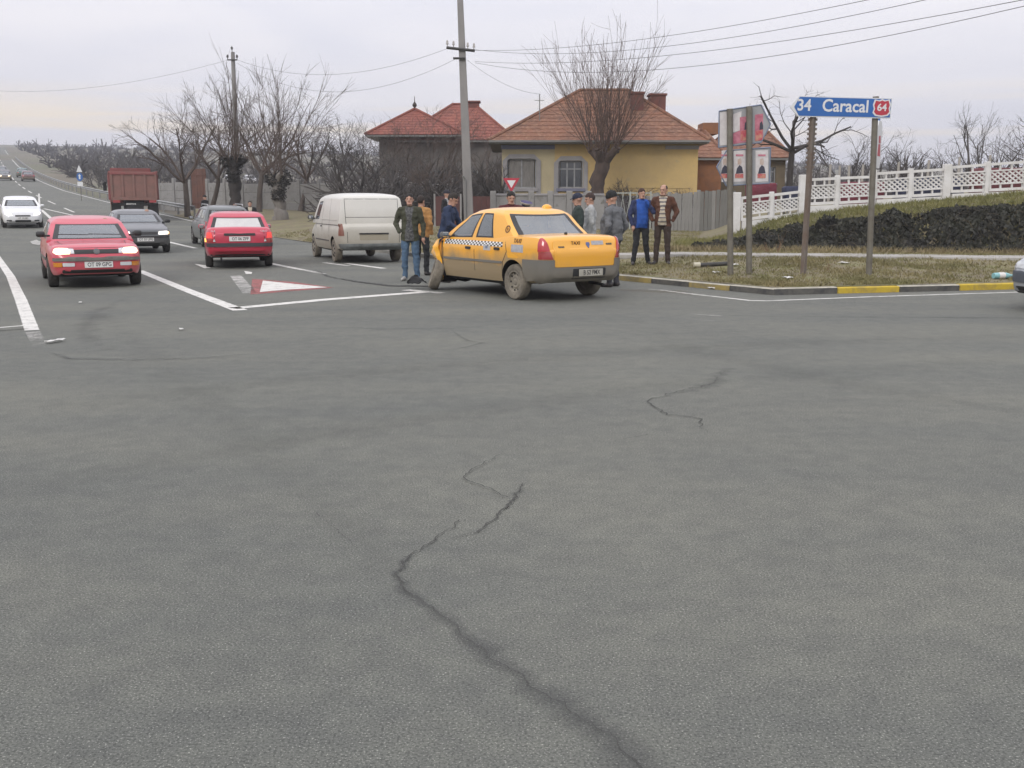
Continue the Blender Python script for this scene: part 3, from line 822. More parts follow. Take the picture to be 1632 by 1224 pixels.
def patch(bvh, poly, axis, off=.004, cuts=2, depth=.012, dist=6.0, wrap=None):
    """a raised piece of the given outline laid on the body; poly in (y,z) for x axes, (x,z) for y axes, (x,y) for z"""
    sg = 1 if axis[1] == '+' else -1
    wrap = wrap or (.14 if axis[0] == 'x' else 1.0)
    bm = bmesh.new()
    vs = [bm.verts.new((p[0], p[1], 0)) for p in poly]
    bm.faces.new(vs)
    if len(poly) > 4: bmesh.ops.triangulate(bm, faces=bm.faces[:])
    for _ in range(cuts): bmesh.ops.subdivide_edges(bm, edges=bm.edges[:], cuts=1, use_grid_fill=True)
    nrm = {}
    d = {'x': Vector((sg, 0, 0)), 'y': Vector((0, sg, 0)), 'z': Vector((0, 0, sg))}[axis[0]]
    hits = {}
    for v in bm.verts:
        a, b = v.co.x, v.co.y
        p = {'x': Vector((0, a, b)), 'y': Vector((a, 0, b)), 'z': Vector((a, b, 0))}[axis[0]]
        h, nn, _, _ = bvh.ray_cast(p + d * dist, -d, dist * 2)
        hits[v] = (p, h, nn)
    ext = max([(h - p).dot(d) for p, h, nn in hits.values() if h is not None] or [2.0])
    for v, (p, h, nn) in hits.items():
        if h is None or (h - p).dot(d) < ext - wrap: h, nn, _, _ = bvh.find_nearest(p + d * (ext - wrap))
        v.co = h
        nrm[v] = nn if nn.dot(d) > -.3 else d
    fs = bm.faces[:]
    bm.normal_update()
    if sum((f.normal.dot(d) for f in fs)) < 0:
        for f in fs: f.normal_flip()
    base = {v: v.co.copy() for v in bm.verts}
    for v in base: v.co = base[v] + nrm[v] * off
    edges = [e for e in bm.edges if len(e.link_faces) == 1]
    low = {}
    for e in edges:
        for v in e.verts:
            if v not in low: low[v] = bm.verts.new(base[v] - nrm[v] * depth)
    for e in edges:
        f = e.link_faces[0]; a, b = e.verts
        lv = list(f.verts); i, j = lv.index(a), lv.index(b)
        if (i + 1) % len(lv) == j: a, b = b, a
        bm.faces.new((a, b, low[b], low[a]))
    return bm
def rnd(y0, y1, z0, z1, r=.02, n=3):
    out = []
    for (cx, cy, a0) in ((y1 - r, z1 - r, 0), (y0 + r, z1 - r, 90), (y0 + r, z0 + r, 180), (y1 - r, z0 + r, 270)):
        for i in range(n + 1):
            a = R(a0 + 90 * i / n); out.append((cx + r * math.cos(a), cy + r * math.sin(a)))
    return out
def strip(pts, w):
    """polyline to thin outline polygon pieces"""
    out = []
    for (x0, y0), (x1, y1) in zip(pts[:-1], pts[1:]):
        l = math.hypot(x1 - x0, y1 - y0); nx, ny = -(y1 - y0) / l * w / 2, (x1 - x0) / l * w / 2
        out.append([(x0 + nx, y0 + ny), (x1 + nx, y1 + ny), (x1 - nx, y1 - ny), (x0 - nx, y0 - ny)])
    return out

_wheel_cache = {}
def wheel_meshes(Rw, w, dirty, hub):
    key = (Rw, w, dirty, hub)
    if key in _wheel_cache: return _wheel_cache[key]
    rr = Rw * .64
    ty = lathe('tyre', [(rr, -w * .42), (Rw * .80, -w * .5), (Rw * .93, -w * .47), (Rw * .985, -w * .36), (Rw, -w * .2), (Rw, w * .2), (Rw * .985, w * .36), (Rw * .93, w * .47), (Rw * .80, w * .5), (rr, w * .42), (rr * .97, 0), (rr, -w * .42)], RUBBER_DIRTY if dirty else RUBBER, None, 32, 'y')
    if hub == 'cover':
        prof = [(rr * 1.0, -w * .3, 0), (rr * 1.0, w * .43, 0), (rr * .9, w * .45, 0), (rr * .82, w * .40, 0), (rr * .5, w * .47, 0), (rr * .2, w * .5, 0), (.001, w * .5, 0)]
    else:
        prof = [(rr * 1.0, -w * .3, 0), (rr * 1.0, w * .42, 0), (rr * .90, w * .43, 0), (rr * .82, w * .22, 0), (rr * .62, w * .20, 0), (rr * .48, w * .30, 0), (rr * .30, w * .26, 0), (rr * .2, w * .34, 0), (.001, w * .34, 0)]
    ri = lathe('rim', prof, RIM_DIRTY if dirty else RIM, None, 32, 'y')
    hb = bmesh.new()
    nh = 9 if hub == 'steel' else 7
    for i in range(nh):
        a = 2 * math.pi * i / nh; q = rr * (.73 if hub == 'steel' else .66)
        rad = rr * .075 if hub == 'steel' else rr * .12
        yy = w * .235 if hub == 'steel' else w * .445
        m = Matrix.Translation((math.cos(a) * q, yy, math.sin(a) * q)) @ Matrix.Rotation(-a, 4, 'Y') @ Matrix.Diagonal((1.0 if hub == 'steel' else 1.7, 1, 1, 1)) @ Matrix.Rotation(R(90), 4, 'X')
        bmesh.ops.create_cone(hb, cap_ends=True, segments=8, radius1=rad, radius2=rad, depth=w * .09, matrix=m)
    ho = bm_obj('rim_hole', hb, RIM_HOLE)
    for o in (ty, ri, ho): o.hide_render = False
    _wheel_cache[key] = (ty.data, ri.data, ho.data)
    for o in (ty, ri, ho): bpy.data.objects.remove(o)
    return _wheel_cache[key]
def add_wheel(root, x, side, track, Rw, w=.19, dirty=False, hub='cover', steer=0, camber=0, dz=0):
    e = bpy.data.objects.new('wheel', None); C.objects.link(e); e.parent = root; e.empty_display_size = .1
    e.location = (x, side * track / 2, Rw + dz)
    e.rotation_euler = (camber, 0, (0 if side > 0 else math.pi) + steer)
    t, r, h = wheel_meshes(Rw, w, dirty, hub)
    link('tyre', t, None, e); link('rim', r, None, e)
    ho = link('rim_hole', h, None, e); ho['kind'] = 'stuff'
    return e
def plate(root, s, loc, rot, w=.50, h=.115, size=.105, name='number_plate'):
    bm = bmesh.new(); bx(bm, -w / 2, w / 2, -h / 2, h / 2, -.006, .004, .003)
    o = bm_obj(name, bm, PLATE, root); o.location = loc; o.rotation_euler = rot
    text('plate_text', s, size, PLATE_INK, o, (0.012, 0, .0055), None, .0008, sx=.82, bold=.0012)
    return o

def build_car(name, sp, loc, heading, label, cat='car', group=None):
    hx, hy = heading
    root = empty(name, (loc[0], loc[1], loc[2] if len(loc) > 2 else terr(loc[0], loc[1])), math.atan2(hy, hx), label, cat, group)
    if loc[1] > 30 or sp.get('tilt'):
        h = Vector((hx, hy)).normalized()
        sl = (terr(loc[0] + h.x, loc[1] + h.y) - terr(loc[0] - h.x, loc[1] - h.y)) / 2
        root.rotation_euler = (sp.get('roll', 0), -math.atan(sl) + sp.get('pitch', 0), math.atan2(hy, hx))
    low = cut_arches(loft_body(sp), sp)
    if sp.get('crush'):
        for v in low.verts: v.co = sp['crush'](v.co)
    cabin(sp, low, None, root)
    for z in sp.get('zcuts', ()):
        bmesh.ops.bisect_plane(low, geom=low.verts[:] + low.edges[:] + low.faces[:], plane_co=(0, 0, z), plane_no=(0, 0, 1), dist=1e-5)
    for x in sp.get('xcuts', ()):
        bmesh.ops.bisect_plane(low, geom=low.verts[:] + low.edges[:] + low.faces[:], plane_co=(x, 0, 0), plane_no=(1, 0, 0), dist=1e-5)
    for y in sp.get('ycuts', ()):
        bmesh.ops.bisect_plane(low, geom=low.verts[:] + low.edges[:] + low.faces[:], plane_co=(0, y, 0), plane_no=(0, 1, 0), dist=1e-5)
    low.normal_update()
    low.faces.ensure_lookup_table()
    bvh = BVHTree.FromBMesh(low)
    # bumpers: the body skin lifted off a little
    for nm, pred, off, mat in sp.get('shells', ()):
        sh = bmesh.new(); vm = {}
        for f in low.faces:
            if f.material_index == 1: continue
            c = f.calc_center_median()
            if not pred(c): continue
            vv = []
            for v in f.verts:
                if v not in vm: vm[v] = sh.verts.new(v.co + v.normal * off)
                vv.append(vm[v])
            try: sh.faces.new(vv)
            except ValueError: pass
        inv = {b: a for a, b in vm.items()}
        for e in [e for e in sh.edges if len(e.link_faces) == 1]:
            a, b = e.verts; f = e.link_faces[0]; lv = list(f.verts)
            if (lv.index(a) + 1) % len(lv) == lv.index(b): a, b = b, a
            try: sh.faces.new((a, b, sh.verts.new(inv[b].co - inv[b].normal * .004), sh.verts.new(inv[a].co - inv[a].normal * .004)))
            except ValueError: pass
        bmesh.ops.remove_doubles(sh, verts=sh.verts, dist=1e-5)
        bm_obj(nm, sh, mat, root, 40)
    for p in sp.get('patches', ()):
        nm, poly, ax, mat = p[:4]; kw = p[4] if len(p) > 4 else {}
        par = root
        b = patch(bvh, poly, ax, **kw)
        bm_obj(nm, b, mat, par, 50)
    # lines between panels, one piece of trim per side
    for ax, lines in sp.get('seams', {}).items():
        tot = bmesh.new()
        for ln in lines:
            for pg in strip(ln, sp.get('seam_w', .012)):
                b = patch(bvh, pg, ax, off=.0025, cuts=2, depth=.002)
                me = bpy.data.meshes.new('t'); b.to_mesh(me); b.free(); tot.from_mesh(me); bpy.data.meshes.remove(me)
        bm_obj('panel_gap', tot, TRIM, root)['kind'] = 'stuff'
    bm_obj('body', low, [sp['paint'], WELL], root, 38)
    sp['bvh'] = bvh
    for i, xw in enumerate((sp['wb'] / 2, -sp['wb'] / 2)):
        for sd in (1, -1):
            if (i, sd) in sp.get('nowheel', ()): continue
            add_wheel(root, xw, sd, sp['track'], sp['R'], sp.get('ww', .19), sp.get('dirtyw', False), sp.get('hub', 'cover'))
    # mirrors
    if sp.get('mirror'):
        mx, my, mz, mm = sp['mirror']
        for sd in (1, -1):
            if sd in sp.get('nomirror', ()): continue
            b = bmesh.new(); bx(b, mx - .05, mx + .06, min(sd * (my - .01), sd * (my + .15)), max(sd * (my - .01), sd * (my + .15)), mz - .055, mz + .055, .025)
            bx(b, mx - .02, mx + .05, min(sd * (my - .1), sd * (my + .03)), max(sd * (my - .1), sd * (my + .03)), mz - .05, mz - .01, .01)
            o = bm_obj('wing_mirror', b, mm, root, 50)
            b = bmesh.new(); bx(b, mx - .056, mx - .048, min(sd * (my + .01), sd * (my + .13)), max(sd * (my + .01), sd * (my + .13)), mz - .04, mz + .04, .003)
            bm_obj('mirror_glass', b, MIRROR, o)
    return root

def hatch_spec(L=4.0, W=1.69, H=1.42, wb=2.47, fo=.78, Rw=.30, paint=None, boot=False, wagon=False, hood=.90, belt=.93, **kw):
    xf = wb / 2 + fo; xr = xf - L; hw = W / 2
    sp = dict(L=L, W=W, wb=wb, R=Rw, track=W - .20, paint=paint, zlow=.3)
    nose = kw.get('nose', .70)
    sp['top'] = [(xr, belt - .16 if not boot else .86), (xr + .06, belt - .06 if not boot else .96), (xr + .2, belt if not boot else 1.0), (xr + .9, belt + (.02 if not boot else .04)), (0, belt), (wb / 2 - .45, belt - .005), (wb / 2, hood - .03), (xf - .35, nose + .10), (xf - .10, nose + .02), (xf - .03, nose - .05), (xf, nose - .14)]
    sp['bot'] = [(xr, .42), (xr + .08, .34), (xr + .3, .28), (-wb / 2 + .5, .22), (wb / 2 - .5, .22), (xf - .35, .22), (xf - .06, .25), (xf, .33)]
    sp['wid'] = [(xr, hw * .80), (xr + .05, hw * .885), (xr + .2, hw * .955), (xr + .8, hw), (0, hw), (wb / 2, hw * .99), (xf - .35, hw * .955), (xf - .12, hw * .88), (xf - .03, hw * .80), (xf, hw * .72)]
    sp['cab'] = dict(z0=belt - .03, z1=H - .045, xf0=kw.get('ws0', .92), xf1=kw.get('ws1', .22), xr0=kw.get('rw0', xr + .12 if not boot else xr + .62), xr1=kw.get('rw1', xr + .55 if not boot else xr + 1.12), w0=hw * .955, w1=hw * .76, win=kw.get('win', [(.10, .45), (.50, .82)]), seat_x=kw.get('seat_x', -.12))
    if wagon: sp['cab'].update(xr0=xr + .1, xr1=xr + .42, win=[(.08, .33), (.37, .62), (.66, .90)])
    return sp
# ------------------------------------------------------------------ the yellow taxi (damaged front)
ROAD_AWAY, ROAD_BACK = (UX, UY), (-UX, -UY)
def build_taxi():
    paint = M_paint('taxi_yellow', (.80, .385, .03), dirt=(.235, .195, .125), z0=.57, z1=.80, amount=.94, rough=.3)
    hw = .87; wb = 2.63; xf = wb / 2 + .80; xr = xf - 4.25
    sp = dict(L=4.25, W=1.74, wb=wb, R=.30, track=1.50, paint=paint, zlow=.3, dirtyw=True, hub='steel', ww=.185, gap=.055)
    sp['top'] = [(xr, .86), (xr + .03, .965), (xr + .09, 1.035), (xr + .25, 1.062), (xr + .75, 1.07), (-.4, 1.0), (.5, .985), (.95, .975), (1.3, .93), (xf - .35, .84), (xf - .08, .72), (xf, .55)]
    sp['bot'] = [(xr, .40), (xr + .06, .345), (xr + .35, .30), (-.85, .23), (.8, .23), (xf - .3, .22), (xf, .32)]
    sp['wid'] = [(xr, hw * .84), (xr + .04, hw * .905), (xr + .15, hw * .955), (xr + .6, hw * .99), (0, hw), (1.3, hw * .985), (xf - .35, hw * .95), (xf - .1, hw * .86), (xf, hw * .70)]
    sp['cab'] = dict(z0=.955, z1=1.485, arch=.06, xf0=1.18, xf1=.32, xr0=xr + .64, xr1=xr + 1.22, w0=hw * .945, w1=hw * .79, win=[(.075, .425), (.475, .725)], seat_x=.05, slope=-.012, k0=2, k1=18, kr0=4, kr1=19, cr=.13, round=.06)
    sp['sec'] = [(0, 0), (.55, 0), (.80, .0), (.895, .025), (.945, .09), (.972, .2), (.99, .36), (1.0, .54), (1.0, .72), (.992, .87), (.975, .945), (.94, .985), (.86, 1.0), (.6, 1.0), (0, 1.0)]
    sp['zcuts'] = [.57, .695]; sp['ycuts'] = [.62, -.62]; sp['xcuts'] = [-1.62, -1.7]
    bump = M_paint('taxi_bumper', (.10, .105, .105), dirt=(.215, .19, .145), z0=.3, z1=.95, amount=.85, rough=.65, coat=0)
    sp['shells'] = [('bumper', lambda c: c.x < -1.62 and .34 < c.z < (.57 if abs(c.y) < .62 and c.x < xr + .12 else .695), .022, bump)]
    tl = [(.63, .70), (.86, .70), (.865, .80), (.855, .98), (.80, 1.055), (.74, 1.04), (.70, .95)]
    clean = M('clean_yellow', (.80, .395, .03), .35, coat=.5)
    sp['patches'] = [('boot_lid', rnd(-.625, .625, .578, 1.0, .05), 'x-', M_paint('boot_lid_yellow', (.80, .385, .03), dirt=(.235, .195, .125), z0=.3, z1=.7, amount=.4, rough=.3), dict(off=.007, cuts=3))]
    for s in (1, -1):
        t = [(s * y, z) for y, z in tl]
        sp['patches'] += [('tail_light', [(s * y, z) for y, z in [(.69, .83), (.862, .83), (.855, .98), (.80, 1.05), (.75, 1.04), (.715, .95)]], 'x-', LAMP_R, dict(off=.014, cuts=3)),
                          ('tail_light', [(s * y, z) for y, z in [(.645, .705), (.862, .705), (.862, .826), (.688, .826)]], 'x-', LAMP_RD, dict(off=.012, cuts=3))]
        ax = 'y+' if s > 0 else 'y-'
        sp['patches'] += [('door_handle', rnd(-.0, .16, .80, .845, .015), ax, TRIM, dict(off=.018, cuts=1)), ('door_handle', rnd(-.93, -.77, .815, .86, .015), ax, TRIM, dict(off=.018, cuts=1)),
                          ('side_moulding', rnd(-1.0, .95, .595, .635, .012), ax, bump, dict(off=.012, cuts=4))]
    # fuel flap and repaired patch over the wheel arch: clean paint
    clean = M('clean_yellow', (.80, .395, .03), .35, coat=.5)
    sp['patches'] += [('clean_paint_patch', [(-1.18, .70), (-1.44, .70), (-1.50, .72), (-1.30, .78), (-1.16, .79)], 'y+', clean, dict(off=.003, cuts=2, depth=.001))]
    sp['seams'] = {'y+': [[(.98, .30), (.96, .95)], [(-.12, .26), (-.12, .96)], [(-.98, .42), (-1.02, .62), (-1.14, .80), (-1.1, .96)], [(-.98, .28), (.98, .28)]],
                   'x-': [[(-.635, .60), (-.60, .98)], [(.60, .98), (.635, .60)]]}
    sp['seams']['y-'] = sp['seams']['y+'][:]
    sp['nowheel'] = ((0, 1),); sp['noarch'] = ()
    def crush(p):
        # front end pushed back and twisted by the collision
        q = p.copy()
        f = sstep(.95, 1.9, p.x)
        if f > 0:
            q.x -= f * (.66 + .18 * nz(p.y * 2.1, p.z * 3.3, 1))
            q.y += f * (.10 * nz(p.x * 4, p.z * 4, 3) + .05)
            q.z += f * (.12 * nz(p.x * 5, p.y * 3, 5) - .04)
        return q
    sp['crush'] = crush
    rx = Vector((.72, 17.56)); h = Vector((-.56, .8285)).normalized()
    c = rx + h * wb / 2
    sp['mirror'] = (.80, .86, 1.03, M('dusty_grey_plastic', (.13, .13, .12), .8, noise=(6, (.3, .6)), col2=(.07, .07, .07))); 
    root = build_car('taxi', sp, (c.x, c.y, 0), h, 'yellow taxi sedan with mud-covered lower doors and a smashed front wheel', 'taxi')
    bvh = sp['bvh']
    # twisted front wheel, fender torn open, hanging bumper piece
    w = add_wheel(root, 1.22, 1, 1.72, .30, .185, True, 'steel', steer=R(-26), camber=R(17))
    w.location.z = .295
    fb = bmesh.new()
    fpts = [(.985, .858, .24), (.985, .868, .40), (1.01, .885, .60), (1.06, .915, .78), (1.05, .905, .93), (1.0, .87, .99)]
    ipts = [(1.03, .82, .24), (1.06, .87, .40), (1.11, .93, .60), (1.20, .955, .80), (1.22, .84, .93), (1.16, .72, .98)]
    A = [fb.verts.new(p) for p in fpts]; B = [fb.verts.new(p) for p in ipts]
    for i in range(5): fb.faces.new((A[i], A[i + 1], B[i + 1], B[i]))
    bmesh.ops.subdivide_edges(fb, edges=fb.edges[:], cuts=3, use_grid_fill=True)
    for v in fb.verts: v.co += Vector((nz(v.co.x * 9, v.co.z * 9, 1), nz(v.co.z * 8, v.co.y * 7, 2), 0)) * .025
    bmesh.ops.solidify(fb, geom=fb.faces[:], thickness=.006)
    bm_obj('torn_fender', fb, clean, root, 60)
    db = bmesh.new()
    bx(db, .99, 1.03, .70, .868, .26, .92, .008); bm_obj('door_edge', db, TRIM, root)
    pb = bmesh.new()
    g = [[pb.verts.new((1.34 + .30 * u + .05 * nz(u * 3, v * 3), .98 + .20 * v + .1 * u, .10 + .16 * (1 - v) * u + .05 * math.sin(3 * v) + .04 * nz(u * 4, v * 5, 2))) for u in np.linspace(0, 1, 8)] for v in np.linspace(0, 1, 8)]
    for j in range(7):
        for i in range(7): pb.faces.new((g[j][i], g[j][i + 1], g[j + 1][i + 1], g[j + 1][i]))
    bmesh.ops.solidify(pb, geom=pb.faces[:], thickness=.01)
    bm_obj('torn_wheel_liner', pb, TRIM, root, 60)
    # fuel door, aerial, roof lamp base
    lb = bmesh.new()
    bmesh.ops.create_uvsphere(lb, u_segments=14, v_segments=8, radius=.085, matrix=Matrix.Translation((-.52, -.42, 1.515)) @ Matrix.Diagonal((.8, 1.2, .8, 1)))
    bm_obj('roof_lamp', lb, clean, root, 60)
    # boot badge knob and wiper stub
    kb = bmesh.new(); bmesh.ops.create_uvsphere(kb, u_segments=10, v_segments=6, radius=.028, matrix=Matrix.Translation((xr + .33, .12, 1.105))); bm_obj('aerial', kb, TRIM, root)
    tube_obj('aerial_stem', [(xr + .33, .12, 1.04), (xr + .33, .12, 1.10)], .012, TRIM, root)
    # number plate in its recess
    pl = plate(root, 'B 52 FMX', (xr - .082, -.10, .475), (R(90), 0, R(-90)))
    pl.data.materials[0] = M('plate_dirty', (.40, .385, .33), .7, noise=(9, (.3, .6)), col2=(.28, .26, .21))
    rb = patch(bvh, rnd(-.42, .26, .39, .545, .02), 'x-', off=.026, cuts=2); bm_obj('plate_recess', rb, TRIM, root)
    # chequered band
    wq = M('chequer_white', (.72, .72, .70), .5); bq = M('chequer_black', (.05, .04, .03), .5)
    def strip_checks(mat, par, name):
        tot = bmesh.new()
        n = 36
        for i in range(n):
            for r in range(3):
                if (i + r) % 2 != par: continue
                x0 = .93 - 1.95 * i / n; x1 = x0 - 1.95 / n
                z0 = .872 + r * .027
                b = patch(bvh, [(x0, z0), (x1, z0), (x1, z0 + .027), (x0, z0 + .027)], 'y+', off=.003, cuts=0, depth=.0015)
                me = bpy.data.meshes.new('t'); b.to_mesh(me); b.free(); tot.from_mesh(me); bpy.data.meshes.remove(me)
        o = bm_obj(name, tot, mat, root); o['kind'] = 'stuff'
    strip_checks(wq, 0, 'chequer_squares'); strip_checks(bq, 1, 'chequer_squares')
    # lettering and stickers
    gs = M('sticker_grey', (.42, .43, .44), .5, noise=(14, (.3, .6)), col2=(.3, .3, .33)); ink = M('lettering_dark', (.12, .045, .01), .5)
    def side_text(s, x, z, size, mat, name='lettering'):
        hit, n, _, _ = bvh.ray_cast(Vector((x, 5, z)), Vector((0, -1, 0)))
        text(name, s, size, mat, root, (x, hit.y + .006, z), (R(90) - math.asin(max(-1, min(1, n.z))), 0, R(180)), .001, bold=.002)
    def rear_text(s, y, z, size, mat, name='lettering'):
        hit, n, _, _ = bvh.ray_cast(Vector((-6, y, z)), Vector((1, 0, 0)))
        text(name, s, size, mat, root, (hit.x - .015, y, z), (R(90), 0, R(-90)), .001, bold=.001)
    side_text('TAXI', -1.45, .985, .10, ink)
    bm_obj('sticker', patch(bvh, rnd(-1.30, -1.62, .80, .92, -.01) if False else [(-1.28, .80), (-1.62, .80), (-1.62, .925), (-1.28, .925)], 'y+', off=.003, cuts=2, depth=.001), gs, root)
    bm_obj('sticker', patch(bvh, [(-.42, .80), (-.64, .80), (-.64, .91), (-.42, .91)], 'y+', off=.003, cuts=2, depth=.001), gs, root)
    bm_obj('sticker_mark', patch(bvh, [(-.49, .835), (-.56, .835), (-.56, .875), (-.49, .875)], 'y+', off=.006, cuts=1, depth=.001), M('sticker_slate', (.16, .19, .26), .5), root)
    hit, n, _, _ = bvh.ray_cast(Vector((-1.05, 5, 1.17)), Vector((0, -1, 0)))
    rg = bmesh.new(); bmesh.ops.create_circle(rg, cap_ends=False, segments=20, radius=.06)
    e0 = rg.edges[:]
    ob = lathe('pillar_badge', [(.066, 0), (.066, .004), (.045, .004), (.045, 0), (.066, 0)], ink, root, 20); rg.free()
    ob.location = hit + n * .002; ob.rotation_euler = n.to_track_quat('Z', 'Y').to_euler()
    side_text('B', -1.05, 1.168, .065, ink)
    rear_text('TAXI', .16, .955, .085, ink)
    for y0, z0 in ((.40, .88), (-.60, .915)): bm_obj('small_badge', patch(bvh, [(y0, z0), (y0 + .12, z0), (y0 + .12, z0 + .03), (y0, z0 + .03)], 'x-', off=.012, cuts=1), M('badge_dull', (.22, .17, .1), .4, metal=.4, noise=(60, (.4, .6)), col2=(.08, .05, .02)), root)
    bm_obj('sticker', patch(bvh, [(-.17, .92), (-.42, .92), (-.42, .985), (-.17, .985)], 'x-', off=.011, cuts=2, depth=.001), gs, root)
    bl = M('emblem_blue', (.09, .12, .28), .4)
    bm_obj('emblem', patch(bvh, [(-.05, .93), (-.09, .87), (-.13, .93), (-.12, .965), (-.06, .965)], 'x-', off=.014, cuts=1), bl, root)
    # exhaust
    tube_obj('exhaust_pipe', [(xr + .4, -.45, .27), (xr + .02, -.45, .25)], .025, RIM_HOLE, root)
    return root
build_taxi()

# ------------------------------------------------------------------ red hatchback with its lamps on
def build_golf():
    paint = M_paint('hatch_red', (.50, .045, .075), dirt=(.20, .15, .12), z0=.1, z1=.5, amount=.6)
    sp = hatch_spec(L=4.02, W=1.70, H=1.345, wb=2.47, fo=.80, Rw=.295, paint=paint, hood=.855, belt=.87, nose=.715, ws0=.98, ws1=.28, seat_x=-.05)
    sp['driver'] = True
    xf = sp['wb'] / 2 + .80
    grey = M('bumper_strip_grey', (.13, .125, .11), .7, noise=(7, (.3, .6)))
    sp['patches'] = [('grille', rnd(-.40, .40, .655, .735, .015), 'x+', TRIM, dict(off=.006, cuts=2)), ('bumper_strip', rnd(-.80, .80, .525, .585, .012), 'x+', grey, dict(off=.03, cuts=4)),
                     ('air_intake', rnd(-.62, .62, .30, .365, .02), 'x+', TRIM, dict(off=.006, cuts=3)), ('badge', rnd(-.055, .055, .645, .74, .045), 'x+', M('badge_dark', (.12, .12, .12), .4, metal=.5), dict(off=.02, cuts=1)),
                     ('bonnet_edge', [(-.62, .762), (.62, .762), (.62, .768), (-.62, .768)], 'x+', TRIM, dict(off=.003, cuts=3))]
    for s in (1, -1):
        sp['patches'] += [('headlight', [(s * y, z) for y, z in [(.47, .655), (.70, .65), (.755, .69), (.75, .745), (.69, .765), (.50, .755), (.455, .71)]], 'x+', LAMP_ON, dict(off=.012, cuts=2)),
                          ('headlight_inner', [(s * y, z) for y, z in [(.39, .665), (.46, .66), (.45, .71), (.49, .755), (.40, .745)]], 'x+', LAMP_W, dict(off=.010, cuts=2)),
                          ('fog_lamp', [(s * y, z) for y, z in rnd(.40, .60, .43, .495, .012)], 'x+', LAMP_W, dict(off=.012, cuts=1)),
                          ('indicator', [(s * y, z) for y, z in rnd(.61, .76, .42, .50, .012)], 'x+', LAMP_O, dict(off=.012, cuts=2)),
                          ('side_moulding', rnd(-.95, 1.0, .50, .56, .012), 'y+' if s > 0 else 'y-', grey, dict(off=.012, cuts=4))]
    sp['seams'] = {a: [[(.92, .26), (.90, .92)], [(-.22, .26), (-.22, .92)], [(-.95, .6), (-1.1, .93)]] for a in ('y+', 'y-')}
    sp['seams']['z+'] = [[(.95, .62), (1.9, .55)], [(.95, -.62), (1.9, -.55)]]
    sp['mirror'] = (.78, .83, 1.0, TRIM)
    r = build_car('hatchback', sp, (-8.78, 21.2, 0), ROAD_BACK, 'red five-door hatchback with lit headlamps, driving towards the junction')
    plate(r, 'OT 09 GPG', (xf + .052, .02, .455), (R(90), 0, R(90)))
    # wipers
    vs, fs = [], []
    tube(vs, fs, [(1.03, .55, .985), (.985, -.05, 1.0)], .008, 4); tube(vs, fs, [(1.03, -.05, .985), (.99, -.6, 1.0)], .008, 4)
    py_obj('wiper', vs, fs, TRIM, r)
build_golf()

# ------------------------------------------------------------------ dark saloon-nosed hatch waiting behind it
def build_dark():
    paint = M_paint('dark_grey_paint', (.055, .06, .065), dirt=(.12, .115, .105), z0=.1, z1=.7, amount=.7, rough=.35)
    sp = hatch_spec(L=3.95, W=1.68, H=1.36, wb=2.48, fo=.76, Rw=.30, paint=paint, hood=.91, belt=.93, nose=.70, ws0=.97, ws1=.25)
    sp['driver'] = True
    xf = sp['wb'] / 2 + .76
    sp['patches'] = [('grille', rnd(-.38, .38, .60, .68, .015), 'x+', TRIM, dict(off=.008, cuts=2)), ('air_intake', rnd(-.45, .45, .28, .34, .02), 'x+', TRIM, dict(off=.008, cuts=2)), ('bumper_strip', rnd(-.78, .78, .51, .56, .012), 'x+', TRIM, dict(off=.025, cuts=4))]
    for s in (1, -1):
        sp['patches'] += [('headlight', [(s * y, z) for y, z in [(.42, .60), (.70, .60), (.74, .66), (.70, .70), (.44, .69)]], 'x+', LAMP_ON_W, dict(off=.012, cuts=2)),
                          ('indicator', [(s * y, z) for y, z in [(.705, .60), (.79, .62), (.79, .69), (.745, .665)]], 'x+', AMBER_ON if s > 0 else LAMP_O, dict(off=.012, cuts=2))]
    sp['seams'] = {a: [[(.92, .26), (.90, .92)], [(-.22, .26), (-.22, .92)]] for a in ('y+', 'y-')}
    sp['mirror'] = (.78, .82, .99, TRIM)
    r = build_car('hatchback', sp, (-11.6 - .451 * 1.95, 32.4 + .893 * 1.95), ROAD_BACK, 'dark grey hatchback with bright headlamps in front of the dump truck')
    plate(r, 'OT 03 UPG', (xf + .05, .02, .45), (R(90), 0, R(90)))
build_dark()

